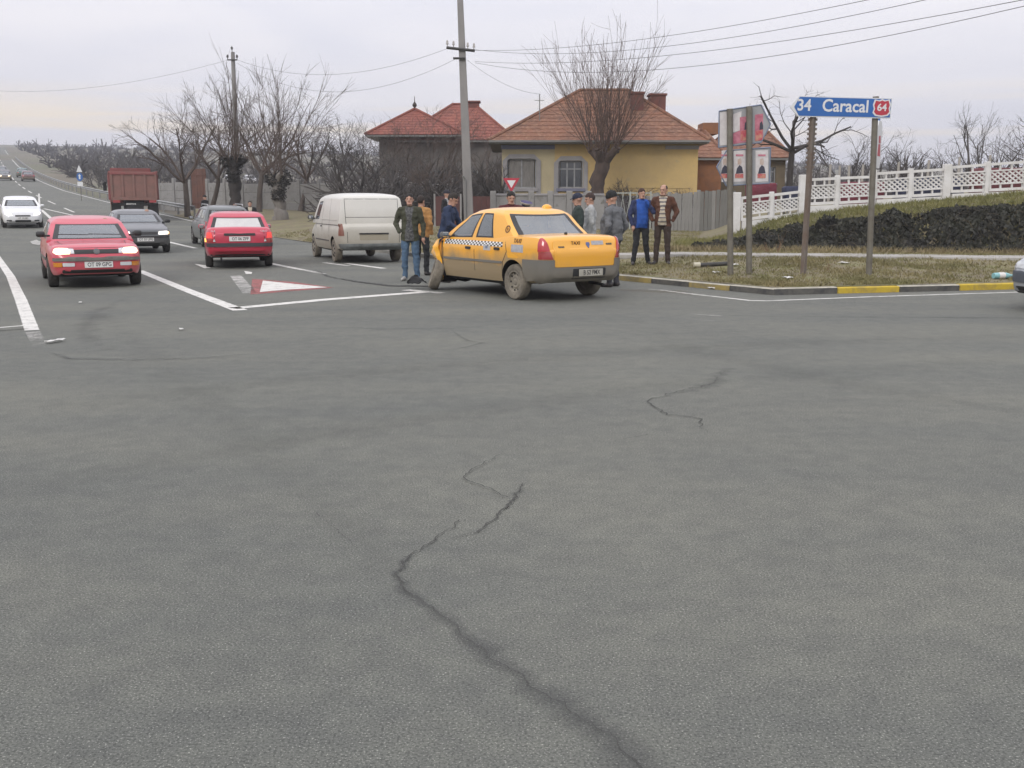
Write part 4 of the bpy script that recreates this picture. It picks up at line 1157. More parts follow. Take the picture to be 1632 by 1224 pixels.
# ------------------------------------------------------------------ red saloon seen from behind
def build_saloon():
    paint = M_paint('saloon_red', (.46, .022, .055), dirt=(.2, .14, .12), z0=.1, z1=.45, amount=.5)
    sp = hatch_spec(L=4.48, W=1.66, H=1.39, wb=2.52, fo=.86, Rw=.29, paint=paint, boot=True, hood=.90, belt=.92, nose=.68, ws0=.95, ws1=.18)
    xr = sp['wb'] / 2 + .86 - 4.48
    sp['glass_mat'] = {'rear_window': M('dusty_rear_glass', (.52, .52, .50), .55, noise=(5, (.3, .6)), col2=(.46, .46, .45))}
    sp['cab']['kr0'] = 4
    sp['patches'] = [('bumper_strip', rnd(-.79, .79, .545, .635, .015), 'x-', M('bumper_strip_dark', (.045, .045, .05), .6), dict(off=.03, cuts=4)),
                     ('plate_lamp_bar', rnd(-.37, .37, .815, .86, .012), 'x-', TRIM, dict(off=.022, cuts=2)),
                     ('bumper_lower_lip', rnd(-.70, .70, .335, .36, .008), 'x-', TRIM, dict(off=.012, cuts=3))]
    for s in (1, -1):
        sp['patches'] += [('tail_light', [(s * y, z) for y, z in [(.64, .75), (.80, .75), (.805, .89), (.66, .89)]], 'x-', TAIL_ON, dict(off=.012, cuts=3)),
                          ('tail_light', [(s * y, z) for y, z in [(.56, .655), (.80, .655), (.80, .745), (.61, .745)]], 'x-', LAMP_RD, dict(off=.010, cuts=3)),
                          ('reversing_lamp', [(s * y, z) for y, z in [(.57, .67), (.63, .67), (.60, .74)]], 'x-', LAMP_W, dict(off=.016, cuts=1))]
    sp['patches'] += [('indicator', [(.785, .66), (.812, .66), (.812, .75), (.80, .75)], 'x-', AMBER_ON, dict(off=.018, cuts=1))]
    sp['seams'] = {'x-': [[(-.60, .65), (-.58, .92)], [(.60, .65), (.58, .92)]], 'y+': [[(.92, .26), (.90, .9)], [(-.2, .26), (-.2, .9)], [(-1.0, .5), (-1.1, .9)]]}
    sp['mirror'] = (.74, .81, .97, paint)
    h = Vector((-.29, .957)).normalized()
    c = Vector((-6.66, 25.1)) + h * (-xr)
    r = build_car('saloon_car', sp, (c.x, c.y), h, 'red saloon car seen from behind with a dusty rear window')
    plate(r, 'OT 06 ZFP', (xr - .062, 0, .735), (R(90), 0, R(-90)))
    silver = M('badge_silver', (.5, .5, .5), .3, metal=.7)
    text('lettering', 'GLE', .06, silver, r, (xr - .03, .62, .925), (R(75), 0, R(-90)), .002); text('lettering', 'CIELO', .06, silver, r, (xr - .03, -.58, .925), (R(75), 0, R(-90)), .002)
    tube_obj('exhaust_pipe', [(xr + .4, .45, .24), (xr + .02, .45, .22)], .025, RIM_HOLE, r)
build_saloon()

# ------------------------------------------------------------------ grey estate ahead of the saloon
def build_estate():
    paint = M_paint('estate_grey', (.105, .115, .115), dirt=(.16, .15, .13), z0=.2, z1=.8, amount=.5, rough=.4)
    sp = hatch_spec(L=4.4, W=1.72, H=1.47, wb=2.6, fo=.86, Rw=.30, paint=paint, wagon=True, hood=.92, belt=.95, nose=.7, ws0=1.0, ws1=.3)
    xr = sp['wb'] / 2 + .86 - 4.4
    sp['patches'] = [('bumper_strip', rnd(-.8, .8, .50, .57, .015), 'x-', TRIM, dict(off=.03, cuts=4))]
    for s in (1, -1):
        sp['patches'] += [('tail_light', [(s * y, z) for y, z in [(.66, .72), (.83, .72), (.83, .93), (.70, .93)]], 'x-', LAMP_R, dict(off=.012, cuts=3))]
    sp['seams'] = {'y+': [[(.95, .26), (.93, .94)], [(-.15, .26), (-.15, .94)], [(-1.0, .5), (-1.1, .94)]], 'x-': [[(-.62, .6), (-.62, .95)], [(.62, .6), (.62, .95)]]}
    sp['mirror'] = (.80, .84, 1.0, TRIM)
    h = Vector((-.41, .912)).normalized()
    c = Vector((-9.95, 36.2)) + h * (-xr)
    r = build_car('estate_car', sp, (c.x, c.y), h, 'grey estate car with roof rails ahead of the red saloon', 'car')
    sl = M('roof_rail_silver', (.4, .4, .4), .4, metal=.5)
    for s in (1, -1): tube_obj('roof_rail', [(.1, s * .60, 1.45), (0, s * .60, 1.50), (-1.5, s * .60, 1.50), (-1.6, s * .60, 1.45)], .018, sl, r, 6)
build_estate()

# ------------------------------------------------------------------ white hatch further up the road
def build_white():
    paint = M_paint('white_paint', (.70, .71, .72), dirt=(.4, .38, .34), z0=.1, z1=.5, amount=.4)
    sp = hatch_spec(L=4.3, W=1.79, H=1.44, wb=2.6, fo=.9, Rw=.31, paint=paint, hood=.95, belt=.97, nose=.74, ws0=1.15, ws1=.25)
    sp['driver'] = True
    xf = sp['wb'] / 2 + .9
    sp['patches'] = [('grille', rnd(-.33, .33, .56, .62, .02), 'x+', TRIM, dict(off=.008, cuts=2)), ('air_intake', rnd(-.34, .34, .30, .40, .03), 'x+', TRIM, dict(off=.008, cuts=2))]
    for s in (1, -1):
        sp['patches'] += [('headlight', [(s * y, z) for y, z in [(.46, .60), (.72, .64), (.80, .75), (.70, .76), (.50, .70)]], 'x+', LAMP_ON_W, dict(off=.012, cuts=2)),
                          ('fog_lamp', [(s * y, z) for y, z in rnd(.48, .70, .34, .40, .02)], 'x+', TRIM, dict(off=.01, cuts=2))]
    sp['mirror'] = (.85, .87, 1.03, paint)
    r = build_car('hatchback', sp, (-23.2 - .451 * 2.1, 48.8 + .893 * 2.1), (.46, -.888), 'white hatchback coming down the road with its headlamps on')
    plate(r, 'OT 12 ABC', (xf + .05, 0, .48), (R(90), 0, R(90)))
build_white()

# ------------------------------------------------------------------ small cars far up the hill
def far_cars():
    for nm, px, yy, off, col, back, lit, lab in (
            ('distant_car', 26, 148, .30, (.05, .05, .055), True, True, 'dark oncoming car with lit headlamps halfway up the hill'),
            ('distant_car', 26, 172, .30, (.03, .035, .04), True, False, 'small black car following the lit oncoming car uphill'),
            ('distant_car', 51, 164, .74, (.05, .12, .11), False, False, 'small dark green car climbing the hill in the outer lane'),
            ('distant_car', 64, 146, .74, (.10, .035, .04), False, False, 'small dark red car climbing the hill by the guardrail')):
        sp = hatch_spec(L=4.2, W=1.72, H=1.45, wb=2.55, fo=.82, Rw=.30, paint=M_paint('far_paint_%d_%d' % (px, yy), col), belt=.94, ws0=1.0, ws1=.25)
        sp['patches'] = []
        for s in (1, -1):
            if back: sp['patches'].append(('headlight', [(s * y, z) for y, z in [(.42, .58), (.76, .58), (.76, .74), (.42, .74)]], 'x+', LAMP_ON if lit else LAMP_W, dict(off=.012, cuts=1)))
            else: sp['patches'].append(('tail_light', [(s * y, z) for y, z in [(.6, .70), (.8, .70), (.8, .85), (.6, .85)]], 'x-', LAMP_R, dict(off=.012, cuts=1)))
        x = _rl(yy) + (_rr(yy) - _rl(yy)) * off
        build_car(nm, sp, (x, yy), ROAD_BACK if back else ROAD_AWAY, lab, 'car', 'cars on the hill road')
    sp = hatch_spec(L=4.2, W=1.72, H=1.45, wb=2.55, fo=.82, Rw=.30, paint=M_paint('far_white', (.75, .76, .78)), belt=.94, ws0=1.0, ws1=.25)
    for px, yy, lab in ((369, 158, 'white car on the slope behind the concrete fence and pollard trunk'), (400, 160, 'white car on the slope between the two pollard trees')):
        p = P(px, 286, yy)
        build_car('parked_car', dict(sp), (p.x, yy, p.z - .75), (.45, -.89), lab, 'car', 'white cars behind the fence')
far_cars()

# ------------------------------------------------------------------ car noses at the edges of the picture
def edge_cars():
    paint = M_paint('edge_silver', (.34, .36, .38), dirt=(.25, .25, .24), z0=.1, z1=.6, amount=.5)
    sp = hatch_spec(L=4.1, W=1.70, H=1.45, wb=2.5, fo=.8, Rw=.30, paint=paint, hood=.92, belt=.94, nose=.72, ws0=1.0, ws1=.28)
    sp['patches'] = [('bumper_strip', rnd(-.82, .82, .42, .58, .02), 'x+', M('bumper_slate', (.07, .08, .095), .6), dict(off=.02, cuts=4)), ('air_intake', rnd(-.5, .5, .28, .36, .02), 'x+', TRIM, dict(off=.008, cuts=3))]
    for s in (1, -1): sp['patches'].append(('headlight', [(s * y, z) for y, z in [(.4, .62), (.74, .63), (.74, .72), (.4, .72)]], 'x+', LAMP_W, dict(off=.012, cuts=2)))
    sp['mirror'] = (.8, .83, 1.0, TRIM)
    build_car('hatchback', sp, (9.86, 15.4, 0), (-.99, -.14), 'silver car whose slate bumper just enters beside the yellow kerb')
edge_cars()

# ------------------------------------------------------------------ white delivery van
def build_van():
    paint = M_paint('van_white', (.62, .61, .56), dirt=(.30, .275, .215), z0=.5, z1=1.5, amount=.9, rough=.4, coat=.3)
    hw = .94; wb = 3.0; xf = wb / 2 + .80; xr = xf - 4.66
    sp = dict(L=4.66, W=1.88, wb=wb, R=.32, track=1.63, paint=paint, zlow=.36, hub='cover', ww=.2, dirtyw=True)
    sp['top'] = [(xr, .98), (xr + .03, 1.02), (xr + .1, 1.05), (0, 1.05), (.9, 1.05), (1.35, 1.02), (1.75, .92), (xf - .12, .78), (xf, .62)]
    sp['bot'] = [(xr, .46), (xr + .1, .40), (xr + .5, .33), (0, .28), (1.4, .28), (xf - .1, .30), (xf, .38)]
    sp['wid'] = [(xr, hw * .90), (xr + .06, hw * .95), (xr + .25, hw * .985), (0, hw), (1.3, hw * .985), (xf - .3, hw * .92), (xf - .05, hw * .8), (xf, hw * .7)]
    sp['cab'] = dict(z0=1.02, z1=1.82, xf0=1.72, xf1=.88, xr0=xr + .05, xr1=xr + .16, w0=hw * .965, w1=hw * .84, win=[(.055, .245)], rear=False, seat_x=.7, van=True, cf=.2, cr=.05, rr=.05, round=.08, k0=3, k1=16)
    sp['crown'] = .02
    sp['patches'] = [('rear_bumper', rnd(-.90, .90, .40, .53, .03), 'x-', M('van_bumper', (.17, .185, .18), .7, noise=(5, (.3, .6))), dict(off=.05, cuts=4, depth=.02)),
                     ('plate_recess', rnd(-.40, .38, .62, .79, .02), 'x-', M('van_recess', (.30, .27, .20), .7), dict(off=.004, cuts=2, depth=.001)),
                     ('tailgate_handle', rnd(-.41, .39, .775, .81, .01), 'x-', TRIM, dict(off=.02, cuts=2))]
    for s in (1, -1):
        sp['patches'] += [('tail_light', [(s * y, z) for y, z in [(.79, .74), (.93, .74), (.93, 1.05), (.815, 1.05)]], 'x-', M('van_tail_dusty', (.20, .085, .06), .5), dict(off=.012, cuts=3))]
        ax = 'y+' if s > 0 else 'y-'
        sp['patches'] += [('side_moulding', rnd(-1.0, 1.0, .56, .59, .01), ax, PLASTIC, dict(off=.010, cuts=4)), ('door_handle', rnd(.12, .26, .93, .965, .012), ax, TRIM, dict(off=.02, cuts=1)),
                          ('side_rail', rnd(-2.0, .3, 1.14, 1.16, .008), ax, paint, dict(off=.012, cuts=4))]
    sp['seams'] = {'x-': [[(-.70, .55), (-.73, 1.70), (.73, 1.70), (.70, .55)], [(-.72, 1.22), (.72, 1.22)]], 'y+': [[(.95, .34), (.95, 1.05)], [(-.02, .34), (-.02, 1.72)], [(-1.02, .36), (-1.02, 1.72)]]}
    sp['seams']['y-'] = sp['seams']['y+']
    sp['mirror'] = (1.22, .95, 1.18, TRIM)
    h = Vector((-.36, .933)).normalized()
    rw = Vector((-4.76, 27.95)); rt = Vector((h.y, -h.x))
    c = rw + rt * .80 + h * wb / 2
    build_car('delivery_van', sp, (c.x, c.y), h, 'dusty white delivery van without rear windows, driving away', 'van')
build_van()

# ------------------------------------------------------------------ dump truck
def build_truck():
    p = P(216, 340, 57.0)
    z = terr(p.x, 57)
    root = empty('dump_truck', (p.x, 57.0, z), R(90 + 21.8), 'rusty red dump truck seen from behind beside the concrete fence', 'truck')
    red = M('truck_red', (.25, .075, .075), .8, noise=(1.6, (.3, .65)), col2=(.19, .095, .08))
    rust = M('tailgate_rust', (.23, .12, .10), .85, noise=(2, (.3, .6)), col2=(.17, .105, .085))
    dark = M('chassis_dark', (.02, .02, .02), .9)
    b = bmesh.new()
    x0, x1, zt, zb = 0, 4.6, 2.70, 1.16
    # body tub: two sides, floor, front wall
    bx(b, x0, x1, 1.12, 1.22, zb, zt, .01); bx(b, x0, x1, -1.22, -1.12, zb, zt, .01); bx(b, x0, x1, -1.12, 1.12, zb, zb + .1, .01); bx(b, x1 - .1, x1 - .002, -1.12, 1.12, zb + .1, zt + .3, .01)
    bx(b, x0 + .01, x1 - .2, 1.20, 1.27, zt - .12, zt + .012, .01); bx(b, x0 + .01, x1 - .2, -1.27, -1.20, zt - .12, zt + .012, .01)
    bm_obj('tipper_body', b, red, root)
    b = bmesh.new(); bx(b, -.08, -.01, -1.2, 1.2, zb - .02, zt - .03, .01); tg = bm_obj('tailgate', b, rust, root)
    for y in (-1.14, -.58, 0, .58, 1.14):
        box('tailgate_rib', -.13, -.082, y - .06, y + .06, zb + .1, zt - .1, rust, tg, .01)
    for z_ in (zb + .04, zt - .12): box('tailgate_rail', -.14, -.083, -1.18, 1.18, z_ - .07, z_ + .07, rust if z_ < 2 else red, tg, .01)
    for x in (.5, 1.5, 2.5, 3.5):
        for s in (1, -1):
            box('body_rib', x - .06, x + .06, min(s * 1.225, s * 1.30), max(s * 1.225, s * 1.30), zb, zt - .14, red, root, .01)
    box('chassis', -.1, 6.6, -.45, .45, .62, .9, dark, root, .02)
    box('subframe', 0, 4.6, -.5, .5, .91, zb - .03, dark, root, .02)
    cb = bmesh.new(); bx(cb, 5.0, 6.7, -1.2, 1.2, .8, 2.75, .12); bm_obj('cab', cb, red, root, 40)
    box('cab_window', 5.5, 6.2, 1.19, 1.21, 1.8, 2.45, GLASS, root); box('cab_window', 5.5, 6.2, -1.21, -1.19, 1.8, 2.45, GLASS, root)
    for xw in (.75, 2.0, 5.7):
        for s in (1, -1):
            add_wheel(root, xw, s, 2.0 if xw < 5 else 2.1, .46, .5 if xw < 5 else .3, True, 'steel')
    for s in (1, -1):
        box('mudguard', .1, 2.7, s * .7 if s > 0 else -1.22, 1.22 if s > 0 else -.7, 1.0, 1.04, dark, root)
        box('mud_flap', .02, .05, .72 if s > 0 else -1.22, 1.22 if s > 0 else -.72, .3, .98, dark, root)
        box('tail_light', -.14, -.05, .75 if s > 0 else -1.12, 1.12 if s > 0 else -.75, 1.0, 1.14, LAMP_RD, root, .01)
    box('rear_beam', -.05, .08, -1.15, 1.15, .84, .98, dark, root, .01)
    for s in (1, -1):
        o = box('wing_mirror', 6.35, 6.45, 1.35 if s > 0 else -1.55, 1.55 if s > 0 else -1.35, 1.7, 2.2, dark, root, .02)
        tube_obj('mirror_arm', [(6.4, s * 1.2, 2.22), (6.4, s * 1.45, 2.22)], .02, dark, o)
    plate(root, 'OT 04 BTR', (-.06, .2, .9), (R(90), 0, R(-90)))
build_truck()
# ------------------------------------------------------------------ people
SKIN = M('skin', (.42, .25, .18), .6, noise=(20, (.3, .6)), col2=(.36, .2, .14))
EYE = M('eye_dark', (.02, .015, .012), .4)
LIP = M('lip', (.30, .12, .10), .6)
def cloth(name, col, col2=None, sc=7): return M(name, col, .92, noise=(sc, (.35, .65)), col2=col2 or tuple(c * .72 for c in col), bump=(14, .5, .03))
def person(label, loc, rz, H=1.76, top='top_dark', legs='jeans', shoes='shoe', hair=('short', (.03, .025, .02)), pose=None, inner=None, group='onlookers around the damaged taxi', voxel=.015, pockets=(True, True), belly=0.0, hem=.86, longcoat=False, lean=0.0, stripe=None, headturn=(0, 0), top_mats=None, bulk=1.0):
    """One continuous body mesh grown from tapered limbs; facing local -Y; materials follow the limbs."""
    s = H / 1.76
    J = dict(hipL=(.095, 0, .90), hipR=(-.095, 0, .90), kneeL=(.115, -.02, .49), kneeR=(-.115, -.02, .49), ankL=(.125, .01, .085), ankR=(-.125, .01, .085),
             pel=(0, 0, .96), waist=(0, 0, 1.10), chest=(0, .01, 1.30), neck=(0, .015, 1.48), head=(0, -.005, 1.635),
             shL=(.185, .01, 1.43), shR=(-.185, .01, 1.43), elL=(.245, .03, 1.15), elR=(-.245, .03, 1.15), wrL=(.225, -.06, .93), wrR=(-.225, -.06, .93))
    if lean:
        piv = Vector(J['pel']); rot = Matrix.Rotation(lean, 3, 'X')
        for k in ('waist', 'chest', 'neck', 'head', 'shL', 'shR', 'elL', 'elR', 'wrL', 'wrR'):
            J[k] = tuple(piv + rot @ (Vector(J[k]) - piv))
    if pose: J.update(pose)
    J = {k: Vector(v) for k, v in J.items()}
    prims = []   # (kind, data, material)
    vs, fs = [], []
    def add_rings(rings, mat):
        b0 = len(vs); n = len(rings[0])
        for r in rings: vs.extend(r)
        for i in range(len(rings) - 1):
            for j in range(n): fs.append((b0 + i * n + j, b0 + i * n + (j + 1) % n, b0 + (i + 1) * n + (j + 1) % n, b0 + (i + 1) * n + j))
        fs.append(tuple(b0 + j for j in reversed(range(n)))); fs.append(tuple(b0 + (len(rings) - 1) * n + j for j in range(n)))
    def capsule(a, b, ra, rb, mat, n=12, flat=1.0):
        a, b = Vector(a), Vector(b); t = (b - a); L = t.length
        if L < 1e-6: t = Vector((0, 0, 1)); L = 1e-6
        t = t / L; u = t.cross(Vector((0, 1, 0)) if abs(t.y) < .9 else Vector((1, 0, 0))).normalized(); w = t.cross(u)
        rings = []
        for q in (-1, -.8, -.45): rings.append((a + t * ra * q, ra * math.sqrt(max(0, 1 - q * q)) + .001))
        for f in (0, .33, .66, 1): rings.append((a + t * L * f, ra + (rb - ra) * f))
        for q in (.45, .8, 1): rings.append((b + t * rb * q, rb * math.sqrt(max(0, 1 - q * q)) + .001))
        add_rings([[c + u * (math.cos(2 * math.pi * j / n) * r) + w * (math.sin(2 * math.pi * j / n) * r * flat) for j in range(n)] for c, r in rings], mat)
        prims.append((a, b, ra, rb, mat))
    def ell(c, r, mat, n=14, rot=None):
        c = Vector(c); rot = rot or Matrix.Identity(3)
        rings = []
        for q in np.linspace(-1, 1, 9):
            k = math.sqrt(max(0, 1 - q * q)) + .002
            rings.append([c + rot @ Vector((r[0] * k * math.cos(2 * math.pi * j / n), r[1] * k * math.sin(2 * math.pi * j / n), r[2] * q)) for j in range(n)])
        add_rings(rings, mat); prims.append((c - rot @ Vector((0, 0, r[2] * .4)), c + rot @ Vector((0, 0, r[2] * .4)), min(r[0], r[1]), min(r[0], r[1]), mat))
    # torso: elliptical rings along the spine
    th = 1.1 if longcoat else 1.0
    spine = [(J['pel'] - (J['waist'] - J['pel']) * ((.96 - hem) / .14), .172 * th, .132, 't'), (J['pel'] + (J['waist'] - J['pel']) * .1, .178 * th, .135 + belly * .4, 't'), (J['waist'], .172, .125 + belly, 't'),
             ((J['waist'] + J['chest']) / 2, .178, .125 + belly * .8, 't'), (J['chest'], .19, .128 + belly * .25, 't'), (J['chest'] + (J['neck'] - J['chest']) * .55, .19, .115, 't'), (J['chest'] + (J['neck'] - J['chest']) * .85, .13, .085, 't'), (J['neck'], .06, .06, 't')]
    spine = [(c, rx * bulk, ry * bulk, q) for c, rx, ry, q in spine]
    rings = []
    for i, (c, rx, ry, _) in enumerate(spine):
        a = spine[max(i - 1, 0)][0]; b = spine[min(i + 1, len(spine) - 1)][0]; t = (b - a).normalized()
        u = Vector((1, 0, 0)); w = t.cross(u).normalized(); u = w.cross(t)
        cc = c - w * 0
        fr = -w if w.y > 0 else w
        rings.append([cc + fr * (belly * .5 if 1 <= i <= 4 else 0) + u * (math.cos(2 * math.pi * j / 20) * rx) + w * (math.sin(2 * math.pi * j / 20) * ry) for j in range(20)])
    add_rings(rings, 't')
    for a, b in zip(spine[:-1], spine[1:]): prims.append((a[0], b[0], min(a[1], a[2]) * 1.05, min(b[1], b[2]) * 1.05, 't')); 
    for sx in (.09, -.09): prims.append((J['pel'] + Vector((sx, 0, -.08)), J['chest'] + Vector((sx, 0, .05)), .12, .12, 't'))
    ell(J['pel'] + Vector((0, .01, -.06)), (.165, .13, .12), 'l')
    for sd in 'LR':
        capsule(J['hip' + sd], J['knee' + sd], .095, .068, 'l'); capsule(J['knee' + sd], J['ank' + sd], .070, .055, 'l')
        ak = J['ank' + sd]
        fdir = Vector((.25 if sd == 'L' else -.25, -1, 0)).normalized()
        capsule(ak + Vector((0, .03, -.035)) - fdir * 0, ak + fdir * .16 + Vector((0, 0, -.05)), .045, .035, 's', flat=1.0)
        capsule(J['sh' + sd], J['el' + sd], .072, .057, 't'); capsule(J['el' + sd], J['wr' + sd], .058, .043, 't')
        capsule(J['sh' + sd] + (J['neck'] - J['sh' + sd]) * .1, J['sh' + sd] + (J['neck'] - J['sh' + sd]) * .7, .066, .055, 't')
        d = (J['wr' + sd] - J['el' + sd]).normalized(); pk = pockets[0 if sd == 'L' else 1]
        if not pk:
            wv = J['wr' + sd]; sg = 1 if sd == 'L' else -1
            side = Vector((0, -1, 0)); side = (side - d * side.dot(d)).normalized(); nrm = d.cross(side)
            capsule(wv + d * .02, wv + d * .075, .030, .038, 'k', flat=.6)
            for i, (o, l) in enumerate(((-.030, .062), (-.010, .075), (.010, .07), (.029, .055))):
                b = wv + d * .085 + side * o; m1 = b + d * l * .55 + nrm * sg * -.008; capsule(b, m1, .0105, .010, 'k', 8); capsule(m1, m1 + d * l * .45 + nrm * sg * -.022, .010, .009, 'k', 8)
            tb = wv + d * .03 - side * .03; capsule(tb, tb + d * .035 - side * .03, .013, .011, 'k', 8); capsule(tb + d * .035 - side * .03, tb + d * .07 - side * .035, .011, .009, 'k', 8)
    # neck and head
    hd = J['head']; hr = Matrix.Rotation(headturn[0], 3, 'Z') @ Matrix.Rotation(headturn[1] + lean * .6, 3, 'X')
    L = lambda x, y, z: hd + hr @ Vector((x, y, z))
    capsule(J['neck'] - Vector((0, 0, .03)), hd + hr @ Vector((0, .015, -.06)), .056, .052, 'k')
    ell(L(0, .012, .025), (.077, .098, .098), 'k', rot=hr); ell(L(0, -.018, -.035), (.062, .078, .085), 'k', rot=hr)
    capsule(L(0, -.088, .012), L(0, -.108, -.022), .011, .016, 'k', 8)
    capsule(L(-.035, -.072, -.088), L(.035, -.072, -.088), .024, .024, 'k', 8)
    for sx in (1, -1): ell(L(sx * .08, .012, -.005), (.012, .022, .034), 'k', 8, rot=hr)
    capsule(L(-.04, -.088, .035), L(.04, -.088, .035), .012, .012, 'k', 8)
    vs = [v * s for v in vs]
    root = empty('person', loc, rz, label, 'person', group)
    me = bpy.data.meshes.new('body'); me.from_pydata([tuple(v) for v in vs], [], fs)
    tmp = bpy.data.objects.new('tmp', me); C.objects.link(tmp)
    md = tmp.modifiers.new('r', 'REMESH'); md.mode = 'VOXEL'; md.voxel_size = voxel
    sm = tmp.modifiers.new('s', 'SMOOTH'); sm.factor = .5; sm.iterations = 2
    dg = bpy.context.evaluated_depsgraph_get()
    res = bpy.data.meshes.new_from_object(tmp.evaluated_get(dg))
    bpy.data.objects.remove(tmp); bpy.data.meshes.remove(me)
    # folds in the clothes
    n = len(res.vertices); co = np.empty(n * 3, np.float32); res.vertices.foreach_get('co', co); co = co.reshape(-1, 3)
    m = len(res.polygons); pc = np.empty(m * 3, np.float32); res.polygons.foreach_get('center', pc); pc = pc.reshape(-1, 3) / s
    pn = np.empty(m * 3, np.float32); res.polygons.foreach_get('normal', pn); pn = pn.reshape(-1, 3)
    best = np.full(m, 1e9); idx = np.zeros(m, int); order = ['t', 'l', 's', 'k']
    for a, b, ra, rb, mat in prims:
        a_, b_ = np.array(a), np.array(b); ab = b_ - a_; l2 = max(float(ab @ ab), 1e-9)
        t = np.clip(((pc - a_) @ ab) / l2, 0, 1); d = np.linalg.norm(pc - (a_ + t[:, None] * ab), axis=1) - (ra + (rb - ra) * t)
        up = d < best; best[up] = d[up]; idx[up] = order.index(mat)
    mats = [_mats[top], _mats[legs], _mats[shoes], SKIN, EYE, LIP, _mats[inner] if inner else _mats[top], _mats[stripe] if stripe else _mats[top]]
    hv = np.array(hd); hm = np.array(hr)
    lp = (pc - hv) @ hm      # head-local coordinates
    sk = idx == 3
    for ex in (.032, -.032): idx[sk & (((lp[:, 0] - ex) / .012) ** 2 + ((lp[:, 2] - .008) / .007) ** 2 < 1) & (lp[:, 1] < -.05)] = 4
    idx[sk & (np.abs(lp[:, 0]) < .026) & (np.abs(lp[:, 2] + .062) < .009) & (lp[:, 1] < -.05)] = 5
    idx[(idx == 0) & (pc[:, 2] < hem - .005) & (np.abs(pc[:, 0]) < .19)] = 1
    if inner:
        fr = (idx == 0) & (pn[:, 1] < -.15) & (np.abs(pc[:, 0] - J['chest'].x) < .075 + .02 * np.sin(pc[:, 2] * 9)) & (pc[:, 2] > hem + .01) & (pc[:, 2] < 1.50) & (pc[:, 1] < .02)
        idx[fr] = 6
        if stripe: idx[fr & (np.mod(pc[:, 2], .085) < .034)] = 7
    if top_mats:
        mats[7] = _mats[top_mats]
        idx[(idx == 0) & (np.abs(pc[:, 0]) > .13)] = 7
    for mm in mats: res.materials.append(mm)
    res.polygons.foreach_set('material_index', idx.astype(np.int32)); res.polygons.foreach_set('use_smooth', [True] * m)
    rng = random.Random(hash(label) & 0xffff)
    ofs = sum(ord(c) for c in label) * .37
    vn = np.empty(n * 3, np.float32); res.vertex_normals.foreach_get('vector', vn); vn = vn.reshape(-1, 3)
    fold = np.array([.017 * nz(x * 8 + ofs, y * 8, z * 12) + .008 * nz(x * 22, y * 22 + ofs, z * 26) if .1 * s < z < 1.44 * s else 0 for x, y, z in co.tolist()], np.float32)
    res.vertices.foreach_set('co', (co + vn * fold[:, None]).ravel())
    res.update()
    link('body', res, None, root)
    # hair or headwear
    kind, hc = hair
    hm_ = M('hair_%s_%.2f_%.2f' % (kind, hc[0], hc[2]), hc, .85, noise=(40, (.3, .6)), bump=(60, .8, .02))
    hb = bmesh.new()
    bmesh.ops.create_uvsphere(hb, u_segments=20, v_segments=14, radius=1)
    R4 = hr.to_4x4()
    big = dict(short=1.05, bald=1.02, cap=1.09, beanie=1.14, peak=1.08, hood=1.3)[kind]
    for v in hb.verts:
        p = v.co.copy(); j = 1 + .03 * nz(p.x * 5 + ofs, p.y * 5, p.z * 5)
        v.co = Vector((p.x * .080 * big * j, p.y * .101 * big * j + .014, p.z * .102 * big * j + .028))
        if kind == 'beanie' and v.co.z > .03: v.co.z += .03
    def keep(c):
        if kind in ('cap', 'beanie', 'peak'): return c.z > .035 - .15 * max(0, c.y)
        if kind == 'bald': return c.z > .0 and c.y > -.01 and c.z < .09
        return (c.z > .068 - .02 * abs(c.x) / .08) or (c.y > .035 and c.z > -.045) or (abs(c.x) > .06 and c.y > -.03 and c.z > .0)
    bmesh.ops.delete(hb, geom=[f for f in hb.faces if not keep(f.calc_center_median())], context='FACES')
    bmesh.ops.solidify(hb, geom=hb.faces[:], thickness=.012)
    if kind in ('cap', 'peak'):
        vv = []
        for k in range(9):
            a = math.pi * (k / 8); vv.append((math.cos(a) * .078, -.075 - math.sin(a) * .075, .045 - .015 * math.sin(a)))
        vb = [hb.verts.new(p) for p in vv]; vt = [hb.verts.new((p[0], p[1], p[2] + .008)) for p in vv]
        hb.faces.new(vb[::-1]); hb.faces.new(vt)
        for k in range(8): hb.faces.new((vb[k], vb[k + 1], vt[k + 1], vt[k]))
    if kind == 'peak':
        r0 = []
        for rr, z in ((.088, .075), (.135, .115), (.135, .128), (.06, .142)):
            r0.append([hb.verts.new((math.cos(2 * math.pi * k / 20) * rr, math.sin(2 * math.pi * k / 20) * rr * 1.05 + .01, z)) for k in range(20)])
        for a, b in zip(r0[:-1], r0[1:]):
            for k in range(20): f = hb.faces.new((a[k], a[(k + 1) % 20], b[(k + 1) % 20], b[k])); f.material_index = 1
        f = hb.faces.new(r0[-1]); f.material_index = 2
        for f in hb.faces:
            if f.calc_center_median().z > .127: f.material_index = 2
    for v in hb.verts: v.co = (hd + hr @ v.co) * s
    bm_obj({'cap': 'cap', 'beanie': 'beanie', 'peak': 'peaked_cap', 'hood': 'hood'}.get(kind, 'hair'), hb, [hm_, M('cap_white', (.6, .58, .52), .8), M('cap_top_dark', (.06, .05, .12), .8)], root, 60)
    return root

